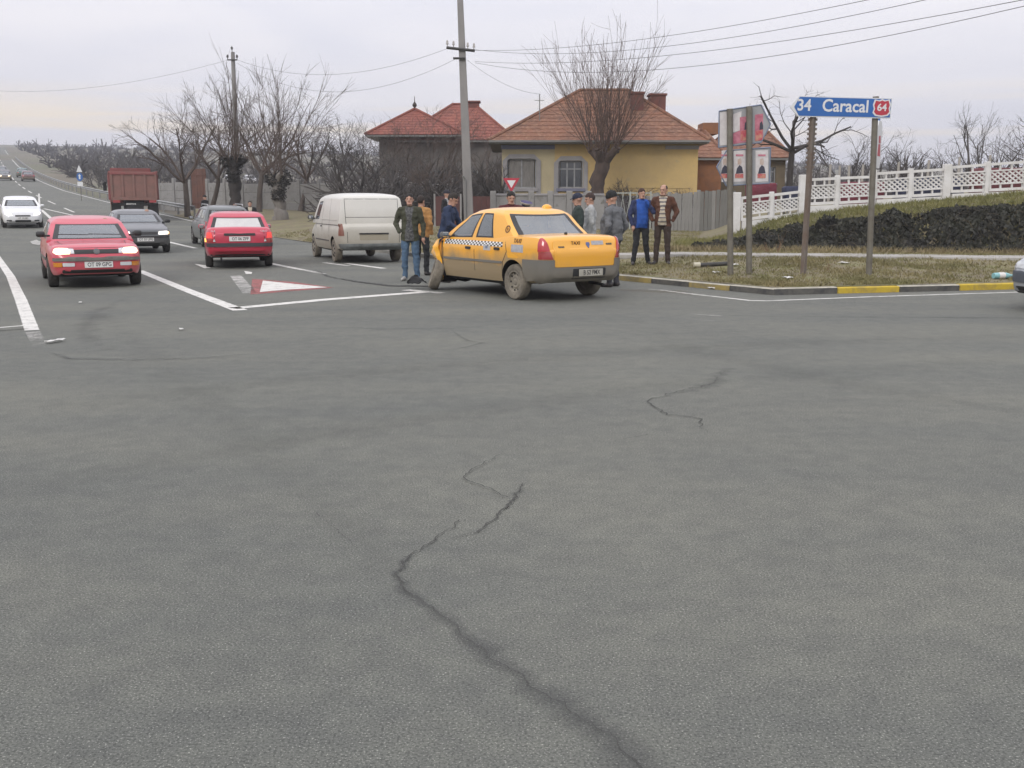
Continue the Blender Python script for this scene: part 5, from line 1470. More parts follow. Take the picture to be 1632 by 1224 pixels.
for nm, c, c2 in (('olive_jacket', (.055, .058, .035), None), ('jeans', (.085, .145, .22), (.05, .09, .15)), ('dark_sweater', (.03, .032, .036), None), ('pale_print', (.17, .17, .165), (.06, .06, .06)), ('scarf_dark', (.02, .022, .025), None),
                  ('tan_jacket', (.42, .22, .075), None), ('navy_jacket', (.025, .04, .085), None), ('white_black_jacket', (.5, .52, .52), (.1, .1, .11)), ('black_top', (.02, .02, .022), None), ('maroon_top', (.09, .02, .025), None),
                  ('green_coat', (.035, .05, .045), None), ('pale_jacket', (.42, .43, .42), (.32, .33, .33)), ('grey_sweater', (.135, .14, .148), (.10, .105, .11)), ('royal_blue', (.02, .085, .36), (.015, .06, .25)), ('blue_dark_sleeve', (.03, .04, .10), None),
                  ('brown_leather', (.105, .045, .025), (.06, .025, .015)), ('cream_shirt', (.52, .46, .36), None), ('grey_stripe', (.16, .15, .155), None), ('brown_trousers', (.05, .035, .028), None), ('black_trousers', (.022, .024, .026), None), ('grey_trousers', (.06, .06, .07), None), ('police_dark', (.025, .03, .045), None)):
    cloth(nm, c, c2, 40 if nm == 'white_black_jacket' else 7)
cloth('print_sweater', (.13, .13, .125), (.03, .032, .036), 28)
M('shoe', (.035, .03, .028), .5); M('shoe_pale', (.35, .34, .32), .6)
cam_face = lambda x, y: math.atan2(-x, y)   # rz that turns local -Y towards the camera
def build_people():
    vz = lambda x, y: verge_z(x, y) if kerb_dist(x, y) > .15 else terr(x, y)
    g = G(655, 447)
    person('man in open olive jacket and blue jeans with a dark scarf', (g.x, g.y, 0), -.05, 1.79, 'olive_jacket', 'jeans', 'shoe_pale', ('short', (.02, .018, .016)), inner='print_sweater', pockets=(False, True),
           pose=dict(elR=(-.30, .05, 1.17), wrR=(-.21, -.10, 1.0), elL=(.26, .04, 1.14), wrL=(.27, -.03, .90), ankL=(.14, -.02, .085), ankR=(-.12, .02, .085)), hem=.80, headturn=(.05, -.1))
    person('man in tan jacket close behind the man in olive', (-2.02, 22.9, 0), 2.7, 1.76, 'tan_jacket', 'black_trousers', 'shoe', ('short', (.035, .025, .02)))
    person('man in navy jacket leaning over the taxi bonnet', (-1.36, 20.95, 0), R(72), 1.82, 'navy_jacket', 'black_trousers', 'shoe', ('short', (.03, .025, .02)), lean=R(14), pockets=(False, False),
           pose=dict(elL=(.24, -.20, 1.16), wrL=(.18, -.38, 1.08), elR=(-.24, -.18, 1.14), wrR=(-.15, -.36, 1.05)), headturn=(0, .35))
    x, y = -2.0, 31.8
    person('man in black and white jacket with a dark cap on the verge', (x, y, vz(x, y)), 1.2, 1.82, 'white_black_jacket', 'black_trousers', 'shoe', ('cap', (.02, .02, .03)), top_mats='black_top')
    person('man in maroon top looking down behind the taxi roof', (-.02, 20.9, 0), .1, 1.83, 'maroon_top', 'black_trousers', 'shoe', ('short', (.02, .018, .016)), headturn=(.15, .25))
    person('person in a peaked cap with white band, hidden behind the taxi', (.28, 21.05, 0), .4, 1.62, 'police_dark', 'black_trousers', 'shoe', ('peak', (.03, .03, .06)), headturn=(.2, .3))
    person('man in dark green coat and navy cap behind the taxi', (1.36, 21.4, 0), -1.5, 1.80, 'green_coat', 'black_trousers', 'shoe', ('cap', (.02, .025, .05)), headturn=(.1, .25))
    person('man in pale jacket between the green coat and the beanie', (1.66, 21.95, 0), -1.6, 1.81, 'pale_jacket', 'grey_trousers', 'shoe', ('short', (.05, .03, .025)), headturn=(.1, .25))
    person('man in grey sweater and black beanie beside the taxi boot', (1.95, 19.75, 0), -2.2, 1.80, 'grey_sweater', 'grey_trousers', 'shoe', ('beanie', (.012, .013, .013)), belly=.06, bulk=1.22, lean=R(4), headturn=(.35, .25),
           pose=dict(shL=(.23, .01, 1.42), shR=(-.23, .01, 1.42), elL=(.33, .08, 1.14), wrL=(.29, -.05, .95), elR=(-.33, .08, 1.14), wrR=(-.29, -.05, .95)))
    x, y = 2.98, 23.75
    person('man in royal blue jacket with a hand raised to his face', (x, y, vz(x, y)), .1, 1.75, 'royal_blue', 'black_trousers', 'shoe', ('short', (.06, .03, .02)), belly=.035, pockets=(True, False), top_mats='blue_dark_sleeve',
           pose=dict(elL=(.27, -.10, 1.20), wrL=(.09, -.17, 1.47), elR=(-.26, .05, 1.15), wrR=(-.22, -.04, .93), ankL=(.20, .03, .085), ankR=(-.19, .0, .085), kneeL=(.15, -.02, .49), kneeR=(-.15, -.02, .49)) and
                dict(elR=(-.27, -.0, 1.15), wrR=(-.22, -.06, .93), elL=(.25, -.16, 1.22), wrL=(.07, -.19, 1.47), ankL=(.2, .05, .085), ankR=(-.17, .0, .085)), headturn=(.2, .1))
    x, y = 3.46, 23.6
    person('man in brown leather jacket over a striped cream shirt', (x, y, vz(x, y)), -.25, 1.82, 'brown_leather', 'brown_trousers', 'shoe', ('bald', (.035, .028, .025)), inner='cream_shirt', stripe='grey_stripe', belly=.03,
           pose=dict(elL=(.30, .03, 1.16), wrL=(.23, -.07, .98), elR=(-.30, .03, 1.16), wrR=(-.23, -.07, .98), ankL=(.13, .0, .085), ankR=(-.14, .0, .085)), headturn=(-.3, .12))
    for px, py, yy, lab, topm, hh, hr_ in ((326, 311, 52, 'distant figure in black near the rusty gate', 'black_top', 1.68, ('cap', (.015, .015, .015))),
                                       (374, 323, 44, 'person whose head shows above the grey estate roof', 'maroon_top', 1.72, ('short', (.05, .03, .025))),
                                       (398, 320, 43.5, 'person in dark coat with pale shirt standing past the estate', 'black_top', 1.76, ('short', (.03, .02, .02)))):
        t = P(px, py, yy)
        person(lab, (t.x, yy, t.z - hh * 1.0), cam_face(t.x, yy) if yy != 52 else 1.2, hh, topm, 'black_trousers', 'shoe', hr_, inner='cream_shirt' if yy == 43.5 else None, voxel=.018, group='people by the far roadside')
build_people()
# ------------------------------------------------------------------ houses
TILE = M('roof_tile_brown', (.235, .105, .06), .9, noise=(.9, (.3, .68)), col2=(.125, .072, .052), speck=(6, .5, .68, (.26, .145, .09)), bump=(18, .5, .04))
TILE_RED = M('roof_tile_red', (.235, .075, .055), .9, noise=(.7, (.32, .65)), col2=(.15, .055, .045), speck=(5, .5, .68, (.28, .11, .07)), bump=(18, .5, .04))
YELLOW = M('plaster_yellow', (.56, .40, .165), .9, noise=(.5, (.3, .7)), col2=(.40, .30, .15), bump=(12, .25, .02), speck=(2.0, .6, .75, (.36, .30, .18)))
PALE = M('plaster_pale', (.44, .38, .24), .9, noise=(1.2, (.3, .65)), col2=(.36, .31, .2), bump=(12, .25, .02))
GREYP = M('plaster_grey', (.30, .29, .29), .9, noise=(1.2, (.3, .65)), col2=(.22, .215, .22), bump=(12, .25, .02))
BLUEGREY = M('paint_bluegrey', (.16, .165, .22), .8)
WINFRAME = M('window_frame_grey', (.30, .305, .31), .7, noise=(8, (.3, .6)))
PANE = M('window_pane', (.035, .04, .045), .08, coat=.8)
CURTAIN = M('window_shutter', (.20, .19, .175), .8, noise=(3, (.3, .6)), stretch=(6, 1, 1))
BRICKR = M('chimney_brick', (.17, .065, .05), .9, noise=(3, (.3, .65)), col2=(.11, .05, .045), bump=(20, .6, .03))
GUTTER = M('gutter_grey', (.20, .20, .19), .5, metal=.3)
WOOD_D = M('timber_dark', (.05, .042, .035), .9)

def hip_roof(root, x0, x1, y0, y1, ze, rx0, rx1, ry, zr, mat, courses=14, name='roof'):
    """tiled in overlapping courses, each course a lifted strip"""
    A = dict(f=[(x0, y0), (x1, y0), (rx1, ry), (rx0, ry)], r=[(x1, y0), (x1, y1), (rx1, ry), (rx1, ry)], b=[(x1, y1), (x0, y1), (rx0, ry), (rx1, ry)], l=[(x0, y1), (x0, y0), (rx0, ry), (rx0, ry)])
    roof = None
    for k, q in A.items():
        e0, e1, t1, t0 = [Vector((p[0], p[1], z)) for p, z in zip(q, (ze, ze, zr, zr))]
        nrm = (e1 - e0).cross(t0 - e0).normalized()
        if nrm.z < 0: nrm = -nrm
        vs, fs = [], []
        L = (e1 - e0).length; n = max(4, int(L / .24))
        for c in range(courses):
            f0, f1 = c / courses, min(1, (c + 1.12) / courses)
            for fr, lift in ((f0, .0), (f0, .032), (f1, .010)):
                a, b = e0 + (t0 - e0) * fr, e1 + (t1 - e1) * fr
                for i in range(n + 1):
                    p = a + (b - a) * i / n
                    vs.append(p + nrm * (lift + (.018 * (i % 2) if lift else 0) + .02 * nz(p.x * 2.3, p.z * 4)))
            b0 = len(vs) - 3 * (n + 1)
            for r in range(2):
                for i in range(n): fs.append((b0 + r * (n + 1) + i, b0 + r * (n + 1) + i + 1, b0 + (r + 1) * (n + 1) + i + 1, b0 + (r + 1) * (n + 1) + i))
        o = py_obj('roof_slope', vs, fs, mat, root)
    vs, fs = [], []
    for a, b in (((x0, y0, ze), (rx0, ry, zr)), ((x1, y0, ze), (rx1, ry, zr)), ((x0, y1, ze), (rx0, ry, zr)), ((x1, y1, ze), (rx1, ry, zr)), ((rx0, ry, zr), (rx1 + .01, ry, zr))):
        tube(vs, fs, [Vector(a) + Vector((0, 0, .05)), Vector(b) + Vector((0, 0, .06))], .09, 6)
    py_obj('ridge_tiles', vs, fs, mat, root)
    b = bmesh.new(); bx(b, x0 + .03, x1 - .03, y0 + .03, y1 - .03, ze - .12, ze - .02)
    bm_obj('eaves', b, GUTTER, root)
def wall_open(root, x0, x1, z0, z1, y, openings, mats, th=.3, name='wall', split=None):
    xs = sorted({x0, x1} | {v for o in openings for v in o[:2]} | ({split} if split else set())); zs = sorted({z0, z1} | {v for o in openings for v in o[2:4]})
    b = bmesh.new()
    for i in range(len(xs) - 1):
        for j in range(len(zs) - 1):
            cx, cz = (xs[i] + xs[i + 1]) / 2, (zs[j] + zs[j + 1]) / 2
            if any(o[0] < cx < o[1] and o[2] < cz < o[3] for o in openings): continue
            bx(b, xs[i], xs[i + 1], y, y + th, zs[j], zs[j + 1], 0, 0 if (split is None or cx > split) else 1)
    bmesh.ops.remove_doubles(b, verts=b.verts, dist=1e-4)
    # drop the inner faces shared by neighbouring blocks
    seen = {}
    for f in b.faces: seen.setdefault(tuple(round(c, 3) for c in f.calc_center_median()), []).append(f)
    bmesh.ops.delete(b, geom=[f for l in seen.values() if len(l) > 1 for f in l], context='FACES')
    return bm_obj(name, b, mats, root)
def window(root, x0, x1, z0, z1, y, cols=3, shutter=False, sill=True):
    w = bpy.data.objects.new('window', None); C.objects.link(w); w.parent = root
    t = .07
    b = bmesh.new()
    bx(b, x0, x0 + t, y + .10, y + .18, z0, z1); bx(b, x1 - t, x1, y + .10, y + .18, z0, z1); bx(b, x0 + t, x1 - t, y + .10, y + .18, z1 - t, z1); bx(b, x0 + t, x1 - t, y + .10, y + .18, z0, z0 + t)
    iw = (x1 - x0 - 2 * t) / cols
    for i in range(1, cols): bx(b, x0 + t + iw * i - .035, x0 + t + iw * i + .035, y + .095, y + .175, z0 + t, z1 - t)
    if not shutter: bx(b, x0 + t, x1 - t, y + .105, y + .17, z0 + (z1 - z0) * .7 - .03, z0 + (z1 - z0) * .7 + .03)
    bm_obj('frame', b, WINFRAME, w)
    for i in range(cols):
        box('pane', x0 + t + iw * i + .036, x0 + t + iw * (i + 1) - .036, y + .125, y + .14, z0 + t, z1 - t, CURTAIN if shutter else PANE, w)
    if sill: box('sill', x0 - .1, x1 + .1, y - .10, y + .06, z0 - .16, z0 - .003, BLUEGREY if not shutter else GREYP, w, .01)
    return w

def yellow_house():
    Y = 52.0
    a, b = P(800, 330, Y), P(1110, 330, Y)
    z0 = terr(4, Y) + .1
    root = empty('house', (0, 0, 0), 0, 'yellow plastered house with a brown tiled hip roof and two brick chimneys', 'house')
    zf = lambda py: P(800, py, Y).z
    xf = lambda px: P(px, 250, Y).x
    ze = zf(226)
    ops = [(xf(808), xf(855), zf(300), zf(253)), (xf(890), xf(930), zf(300), zf(256))]
    wall_open(root, a.x, b.x, z0, ze - .05, Y, ops, [YELLOW, PALE], split=xf(884))
    box('wall', a.x + .002, a.x + .3, Y + .302, Y + 8, z0, ze - .05, YELLOW, root); box('wall', b.x - .3, b.x - .002, Y + .302, Y + 8, z0, ze - .05, YELLOW, root)
    box('wall', a.x + .3, b.x - .3, Y + 7.7, Y + 8, z0, ze - .05, YELLOW, root)
    box('plinth', a.x - .05, b.x + .05, Y - .06, Y - .003, z0, zf(312), GREYP, root)
    box('frieze', a.x - .03, xf(884), Y - .05, Y - .003, zf(238), zf(231), BLUEGREY, root); box('frieze', xf(1060), b.x + .03, Y - .05, Y - .003, zf(238), zf(232), GREYP, root)
    for o, c, sh in ((ops[0], 2, True), (ops[1], 3, False)):
        # rendered surround with clipped upper corners
        t = .22
        q = bmesh.new()
        bx(q, o[0] - t, o[0] - .003, Y - .05, Y - .003, o[2] - .25, o[3] - .1); bx(q, o[1] + .003, o[1] + t, Y - .05, Y - .003, o[2] - .25, o[3] - .1)
        bx(q, o[0] + .12, o[1] - .12, Y - .06, Y - .003, o[3] + .003, o[3] + t)
        bm_obj('window_surround', q, GREYP, root)
        for sx, xx in ((1, o[0]), (-1, o[1])):
            py_obj('surround_corner', [(xx - sx * t, Y - .045, o[3] - .1), (xx - sx * .003, Y - .045, o[3] - .1), (xx + sx * .12, Y - .045, o[3] + .003), (xx + sx * .12, Y - .045, o[3] + t), (xx - sx * t, Y - .003, o[3] - .1), (xx - sx * .003, Y - .003, o[3] - .1), (xx + sx * .12, Y - .003, o[3] + .003), (xx + sx * .12, Y - .003, o[3] + t)],
                   [(0, 1, 2, 3), (0, 4, 5, 1), (2, 6, 7, 3), (3, 7, 4, 0), (1, 5, 6, 2)], GREYP, root)
        window(root, o[0], o[1], o[2], o[3], Y, c, sh)
    box('wall_panel', xf(930) + .5, b.x - .3, Y - .03, Y - .003, zf(300), zf(247), YELLOW, root)
    hip_roof(root, P(779, 222, Y).x, P(1127, 224, Y).x, Y - .75, Y + 8.75, ze, P(925, 150, Y + 4).x, P(1000, 150, Y + 4).x, Y + 4, P(925, 145, Y + 4).z, TILE)
    box('gutter', P(779, 222, Y).x, P(1127, 224, Y).x, Y - .85, Y - .72, ze - .06, ze + .03, GUTTER, root)
    for px, py0, py1, yy, w in ((1015, 147, 190, Y + 2.3, .33), (1047, 150, 192, Y + 3.2, .42)):
        t, q = P(px, py0, yy), P(px, py1, yy)
        ch = bpy.data.objects.new('chimney', None); C.objects.link(ch); ch.parent = root
        c = bmesh.new(); bx(c, t.x - w, t.x + w, yy - w, yy + w, q.z - 1.2, t.z - .12, .02); bm_obj('stack', c, BRICKR, ch)
        c = bmesh.new(); bx(c, t.x - w - .06, t.x + w + .06, yy - w - .06, yy + w + .06, t.z - .118, t.z, .02); bm_obj('chimney_cap', c, BRICKR, ch)
    # television aerial
    tube_obj('aerial', [P(860, 200, Y + 1), P(860, 150, Y + 1)], .025, GUTTER, root); tube_obj('aerial_arm', [P(852, 160, Y + 1), P(867, 160, Y + 1)], .015, GUTTER, root)
yellow_house()

def red_houses():
    Y = 72.0
    root = empty('house', (0, 0, 0), 0, 'house with dark red hip roof, brick chimney and a spike finial behind bare shrubs', 'house')
    z0 = terr(-6, Y)
    ze = P(700, 222, Y).z
    wm = M('plaster_brown_grey', (.15, .135, .12), .9, noise=(.8, (.3, .65)), col2=(.11, .105, .1))  # dull brown-grey plaster, the wall's own colour, mottled at random
    x0, x1 = P(604, 222, Y).x, P(800, 222, Y).x
    ops = [(x0 + 1.2 + 2.3 * i, x0 + 2.2 + 2.3 * i, z0 + 1.6, z0 + 3.0) for i in range(3)]
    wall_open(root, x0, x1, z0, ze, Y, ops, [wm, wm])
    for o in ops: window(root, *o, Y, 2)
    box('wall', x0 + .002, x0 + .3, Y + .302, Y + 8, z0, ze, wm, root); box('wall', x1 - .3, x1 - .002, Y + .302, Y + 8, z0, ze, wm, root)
    hip_roof(root, P(632, 222, Y).x, P(822, 222, Y).x, Y - .6, Y + 8, P(700, 224, Y).z, P(722, 170, Y + 3.5).x, P(756, 170, Y + 3.5).x, Y + 3.5, P(740, 167, Y + 3.5).z, TILE_RED, 12)
    hip_roof(root, P(582, 214, Y - 1).x, P(742, 214, Y - 1).x, Y - 1.25, Y + 5, P(640, 215, Y - 1).z, P(661, 180, Y + 1.5).x - .05, P(661, 180, Y + 1.5).x + .05, Y + 1.5, P(661, 175, Y + 1.5).z, TILE_RED, 10)
    f0, f1 = P(661, 178, Y + 1.5), P(661, 158, Y + 1.5)
    lathe('finial', [(.05, 0), (.05, .25), (.14, .35), (.16, .45), (.08, .58), (.03, .65), (.02, 1.0), (.001, 1.05)], WOOD_D, root, 10).location = (f0.x, f0.y, f0.z + .02)
    t = P(756, 162, Y + 3.5); ch = bmesh.new(); bx(ch, t.x - .35, t.x + .35, Y + 3.1, Y + 3.8, t.z - 1.3, t.z - .1, .02); bx(ch, t.x - .45, t.x + .45, Y + 3.0, Y + 3.9, t.z - .098, t.z + .03, .02)
    bm_obj('chimney', ch, BRICKR, root)
red_houses()

def side_houses():
    # narrow brick house right of the yellow one
    Y = 57.0
    z0 = terr(12, Y)
    root = empty('outbuilding', (0, 0, 0), 0, 'narrow brown brick outbuilding with tiled roof beside the yellow house', 'building')
    bm_ = M('brick_orange', (.26, .115, .05), .9, noise=(2.5, (.3, .65)), col2=(.18, .085, .045), bump=(20, .5, .02))
    x0, x1 = P(1108, 260, Y).x, P(1150, 260, Y).x
    box('wall', x0, x1, Y, Y + 5, z0, P(1120, 252, Y).z, bm_, root)
    hip_roof(root, x0 - .3, x1 + .3, Y - .4, Y + 5.4, P(1120, 252, Y).z, x0 + .6, x1 - .6, Y + 2.5, P(1125, 208, Y + 2.5).z, TILE, 8)
    g = bmesh.new(); bx(g, P(1116, 235, Y + 3).x, P(1140, 235, Y + 3).x, Y + 2.3, Y + 4, P(1120, 215, Y + 3).z, P(1120, 197, Y + 3).z); bm_obj('gable', g, bm_, root)
    # brown house behind the poster signs
    Y = 62.0
    root = empty('house', (0, 0, 0), 0, 'low brown house with orange tiled roof behind the poster-covered signs', 'house')
    wm = M('wall_brown', (.15, .12, .075), .9, noise=(1.2, (.3, .65)), col2=(.11, .085, .055))
    x0, x1 = P(1148, 260, Y).x, P(1252, 260, Y).x
    ze = P(1200, 252, Y).z
    ops = [(P(1222, 280, Y).x, P(1236, 280, Y).x, P(1200, 292, Y).z, P(1200, 266, Y).z)]
    wall_open(root, x0, x1, terr(15, Y), ze, Y, ops, [wm]); window(root, *ops[0], Y, 2)
    box('wall', x1 - .3, x1 - .002, Y + .302, Y + 6, terr(15, Y), ze, wm, root)
    hip_roof(root, x0 - .5, x1 + .3, Y - .5, Y + 6.5, ze, P(1165, 205, Y + 3).x, P(1215, 205, Y + 3).x, Y + 3, P(1200, 203, Y + 3).z, TILE, 10)
side_houses()

# ------------------------------------------------------------------ fences
CONC = M('fence_concrete', (.27, .265, .255), .9, noise=(1.1, (.3, .65)), col2=(.20, .195, .185), bump=(15, .3, .02), speck=(3, .58, .72, (.15, .145, .13)))
def concrete_fence():
    root = empty('concrete_fence', (0, 0, 0), 0, 'grey concrete panel fence along the far verge behind the pollard trees', 'fence')
    a, b = Vector((P(252, 300, 74).x, 74)), Vector((P(720, 300, 60).x, 60))
    n = 15
    for i in range(n + 1):
        p = a + (b - a) * i / n; z = terr(p.x, p.y) + .2
        h = P(400, 291, p.y).z + .06 * math.sin(i * 2.1)
        d = (b - a).normalized(); ang = math.atan2(d.y, d.x)
        o = box('fence_post', -.11, .11, -.12, .12, -.5, h - z + .25, CONC, root, .02); o.location = (p.x, p.y, z); o.rotation_euler.z = ang
        if i < n and i != 2:
            q = a + (b - a) * (i + .5) / n; L = (b - a).length / n
            for r in range(3):
                hh = (h - z) / 3
                o = box('fence_panel', -L / 2 + .115, L / 2 - .115, -.05, .05, r * hh + .006 + (-.5 if r == 0 else 0), (r + 1) * hh - .012, CONC, root, .012)
                o.location = (q.x, q.y, terr(q.x, q.y) + .2); o.rotation_euler.z = ang
    p = a + (b - a) * 2.5 / n; L = (b - a).length / n
    g = empty('gate', (p.x, p.y, terr(p.x, p.y) + .1), ang, 'rusty brown sheet metal gate in the concrete fence', 'gate')
    ru = M('rusty_sheet', (.13, .06, .042), .85, noise=(1.5, (.3, .6)), col2=(.085, .05, .04))
    w = L / 2 - .12
    for k in range(5):
        box('gate_sheet', -w + 2 * w * k / 5 + .006, -w + 2 * w * (k + 1) / 5 - .006, -.03 - .008 * (k % 2), .02, .05, 2.75, ru, g, .006)
    for z_ in (.4, 2.3): box('gate_rail', -w, w, -.075, -.04, z_, z_ + .1, ru, g)
concrete_fence()

def front_fences():
    # grey board fence beside the brown-jacketed man
    gw = M('board_grey', (.245, .24, .225), .9, noise=(2.5, (.3, .65)), col2=(.17, .165, .15), stretch=(3, 3, .5), bump=(30, .4, .01))
    gd = M('board_grey_dark', (.17, .168, .155), .9, noise=(2.5, (.3, .65)), col2=(.12, .118, .105), stretch=(3, 3, .5), bump=(30, .4, .01))
    root = empty('board_fence', (0, 0, 0), 0, 'weathered grey board fence with a patched sheet section below the yellow house', 'fence')
    random.seed(3)
    a, b = Vector((P(1040, 330, 46.5).x, 46.5)), Vector((P(1172, 330, 44).x, 44))
    n = 22; d = (b - a); ang = math.atan2(d.y, d.x); L = d.length / n
    for i in range(n):
        p = a + d * (i + .5) / n; z = verge_z(p.x, p.y)
        top = P(1100, 307 if i < 12 else 304, p.y).z + random.uniform(-.06, .05)
        o = box('board', -L / 2 + .008, L / 2 - .008, -.015, .015, -.1, top - z, gw if i < 12 else (gd if i % 4 else gw), root); o.location = (p.x, p.y, z); o.rotation_euler = (random.uniform(-.02, .02), random.uniform(-.015, .015), ang)
    for zz in (.5, 1.5):
        p = (a + b) / 2; o = box('fence_rail', -d.length / 2, d.length / 2, .02, .08, zz, zz + .09, gd, root); o.location = (p.x, p.y, verge_z(p.x, p.y)); o.rotation_euler.z = ang
    # low concrete balustrade and wire gate in front of the yellow house
    root = empty('garden_wall', (0, 0, 0), 0, 'low grey concrete garden wall in front of the yellow house', 'wall')
    Y = 47.5
    x0, x1 = P(786, 330, Y).x, P(968, 330, Y).x
    zt = P(800, 312, Y).z
    n = 6
    for i in range(n):
        xa, xb = x0 + (x1 - x0) * i / n, x0 + (x1 - x0) * (i + 1) / n
        z = verge_z(xa, Y)
        box('wall_panel', xa + .14, xb - .14, Y, Y + .12, z - .1, zt, CONC, root, .01); box('coping', xa + .14, xb - .14, Y - .05, Y + .17, zt + .003, zt + .1, GREYP, root, .01)
        box('wall_post', xa - .135, xa + .135, Y - .06, Y + .18, z - .1, zt + .22, CONC, root, .02)
    root = empty('wire_gate', (0, 0, 0), 0, 'pale lattice garden gate between the wall and the board fence', 'gate')
    gp_ = M('gate_paint_pale', (.33, .35, .32), .7)
    xa, xb = x1 + .05, P(1038, 330, Y).x
    zb = verge_z(xa, Y)
    for x in (xa, (xa + xb) / 2 - .02, xb - .06): box('gate_post', x, x + .06, Y, Y + .06, zb, zt + .2, gp_, root)
    for z_ in (zb + .25, zt + .1): box('gate_rail', xa + .061, xb - .061, Y + .01, Y + .05, z_, z_ + .05, gp_, root)
    k = 12
    for i in range(k):
        x = xa + (xb - xa) * (i + .5) / k; sgn = 1 if i % 2 else -1
        tube_obj('gate_bar', [(x - .12 * sgn, Y + .03, zb + .3), (x + .12 * sgn, Y + .03, zt + .1)], .014, gp_, root, 5)
    # dark red sheet gates by the utility pole
    rd = M('gate_dark_red', (.10, .04, .035), .8, noise=(2, (.3, .6)), col2=(.07, .035, .03))
    for px0, px1, lab in ((694, 733, 'dark red sheet gate left of the tall utility pole'), (752, 783, 'dark red sheet gate between the utility pole and the yellow house')):
        Y = 49
        g = empty('gate', (0, 0, 0), 0, lab, 'gate')
        xa, xb = P(px0, 330, Y).x, P(px1, 330, Y).x; z = verge_z(xa, Y); zt = P(700, 313, Y).z
        for q in range(4): box('gate_sheet', xa + (xb - xa) * q / 4 + .005, xa + (xb - xa) * (q + 1) / 4 - .005, Y, Y + .03, z + .05, zt, rd, g, .004)
        for x in (xa - .08, xb): box('gate_post', x, x + .08, Y - .01, Y + .07, z - .1, zt + .12, CONC, g)
        box('gate_rail', xa, xb, Y + .031, Y + .06, z + .5, z + .58, rd, g)
front_fences()

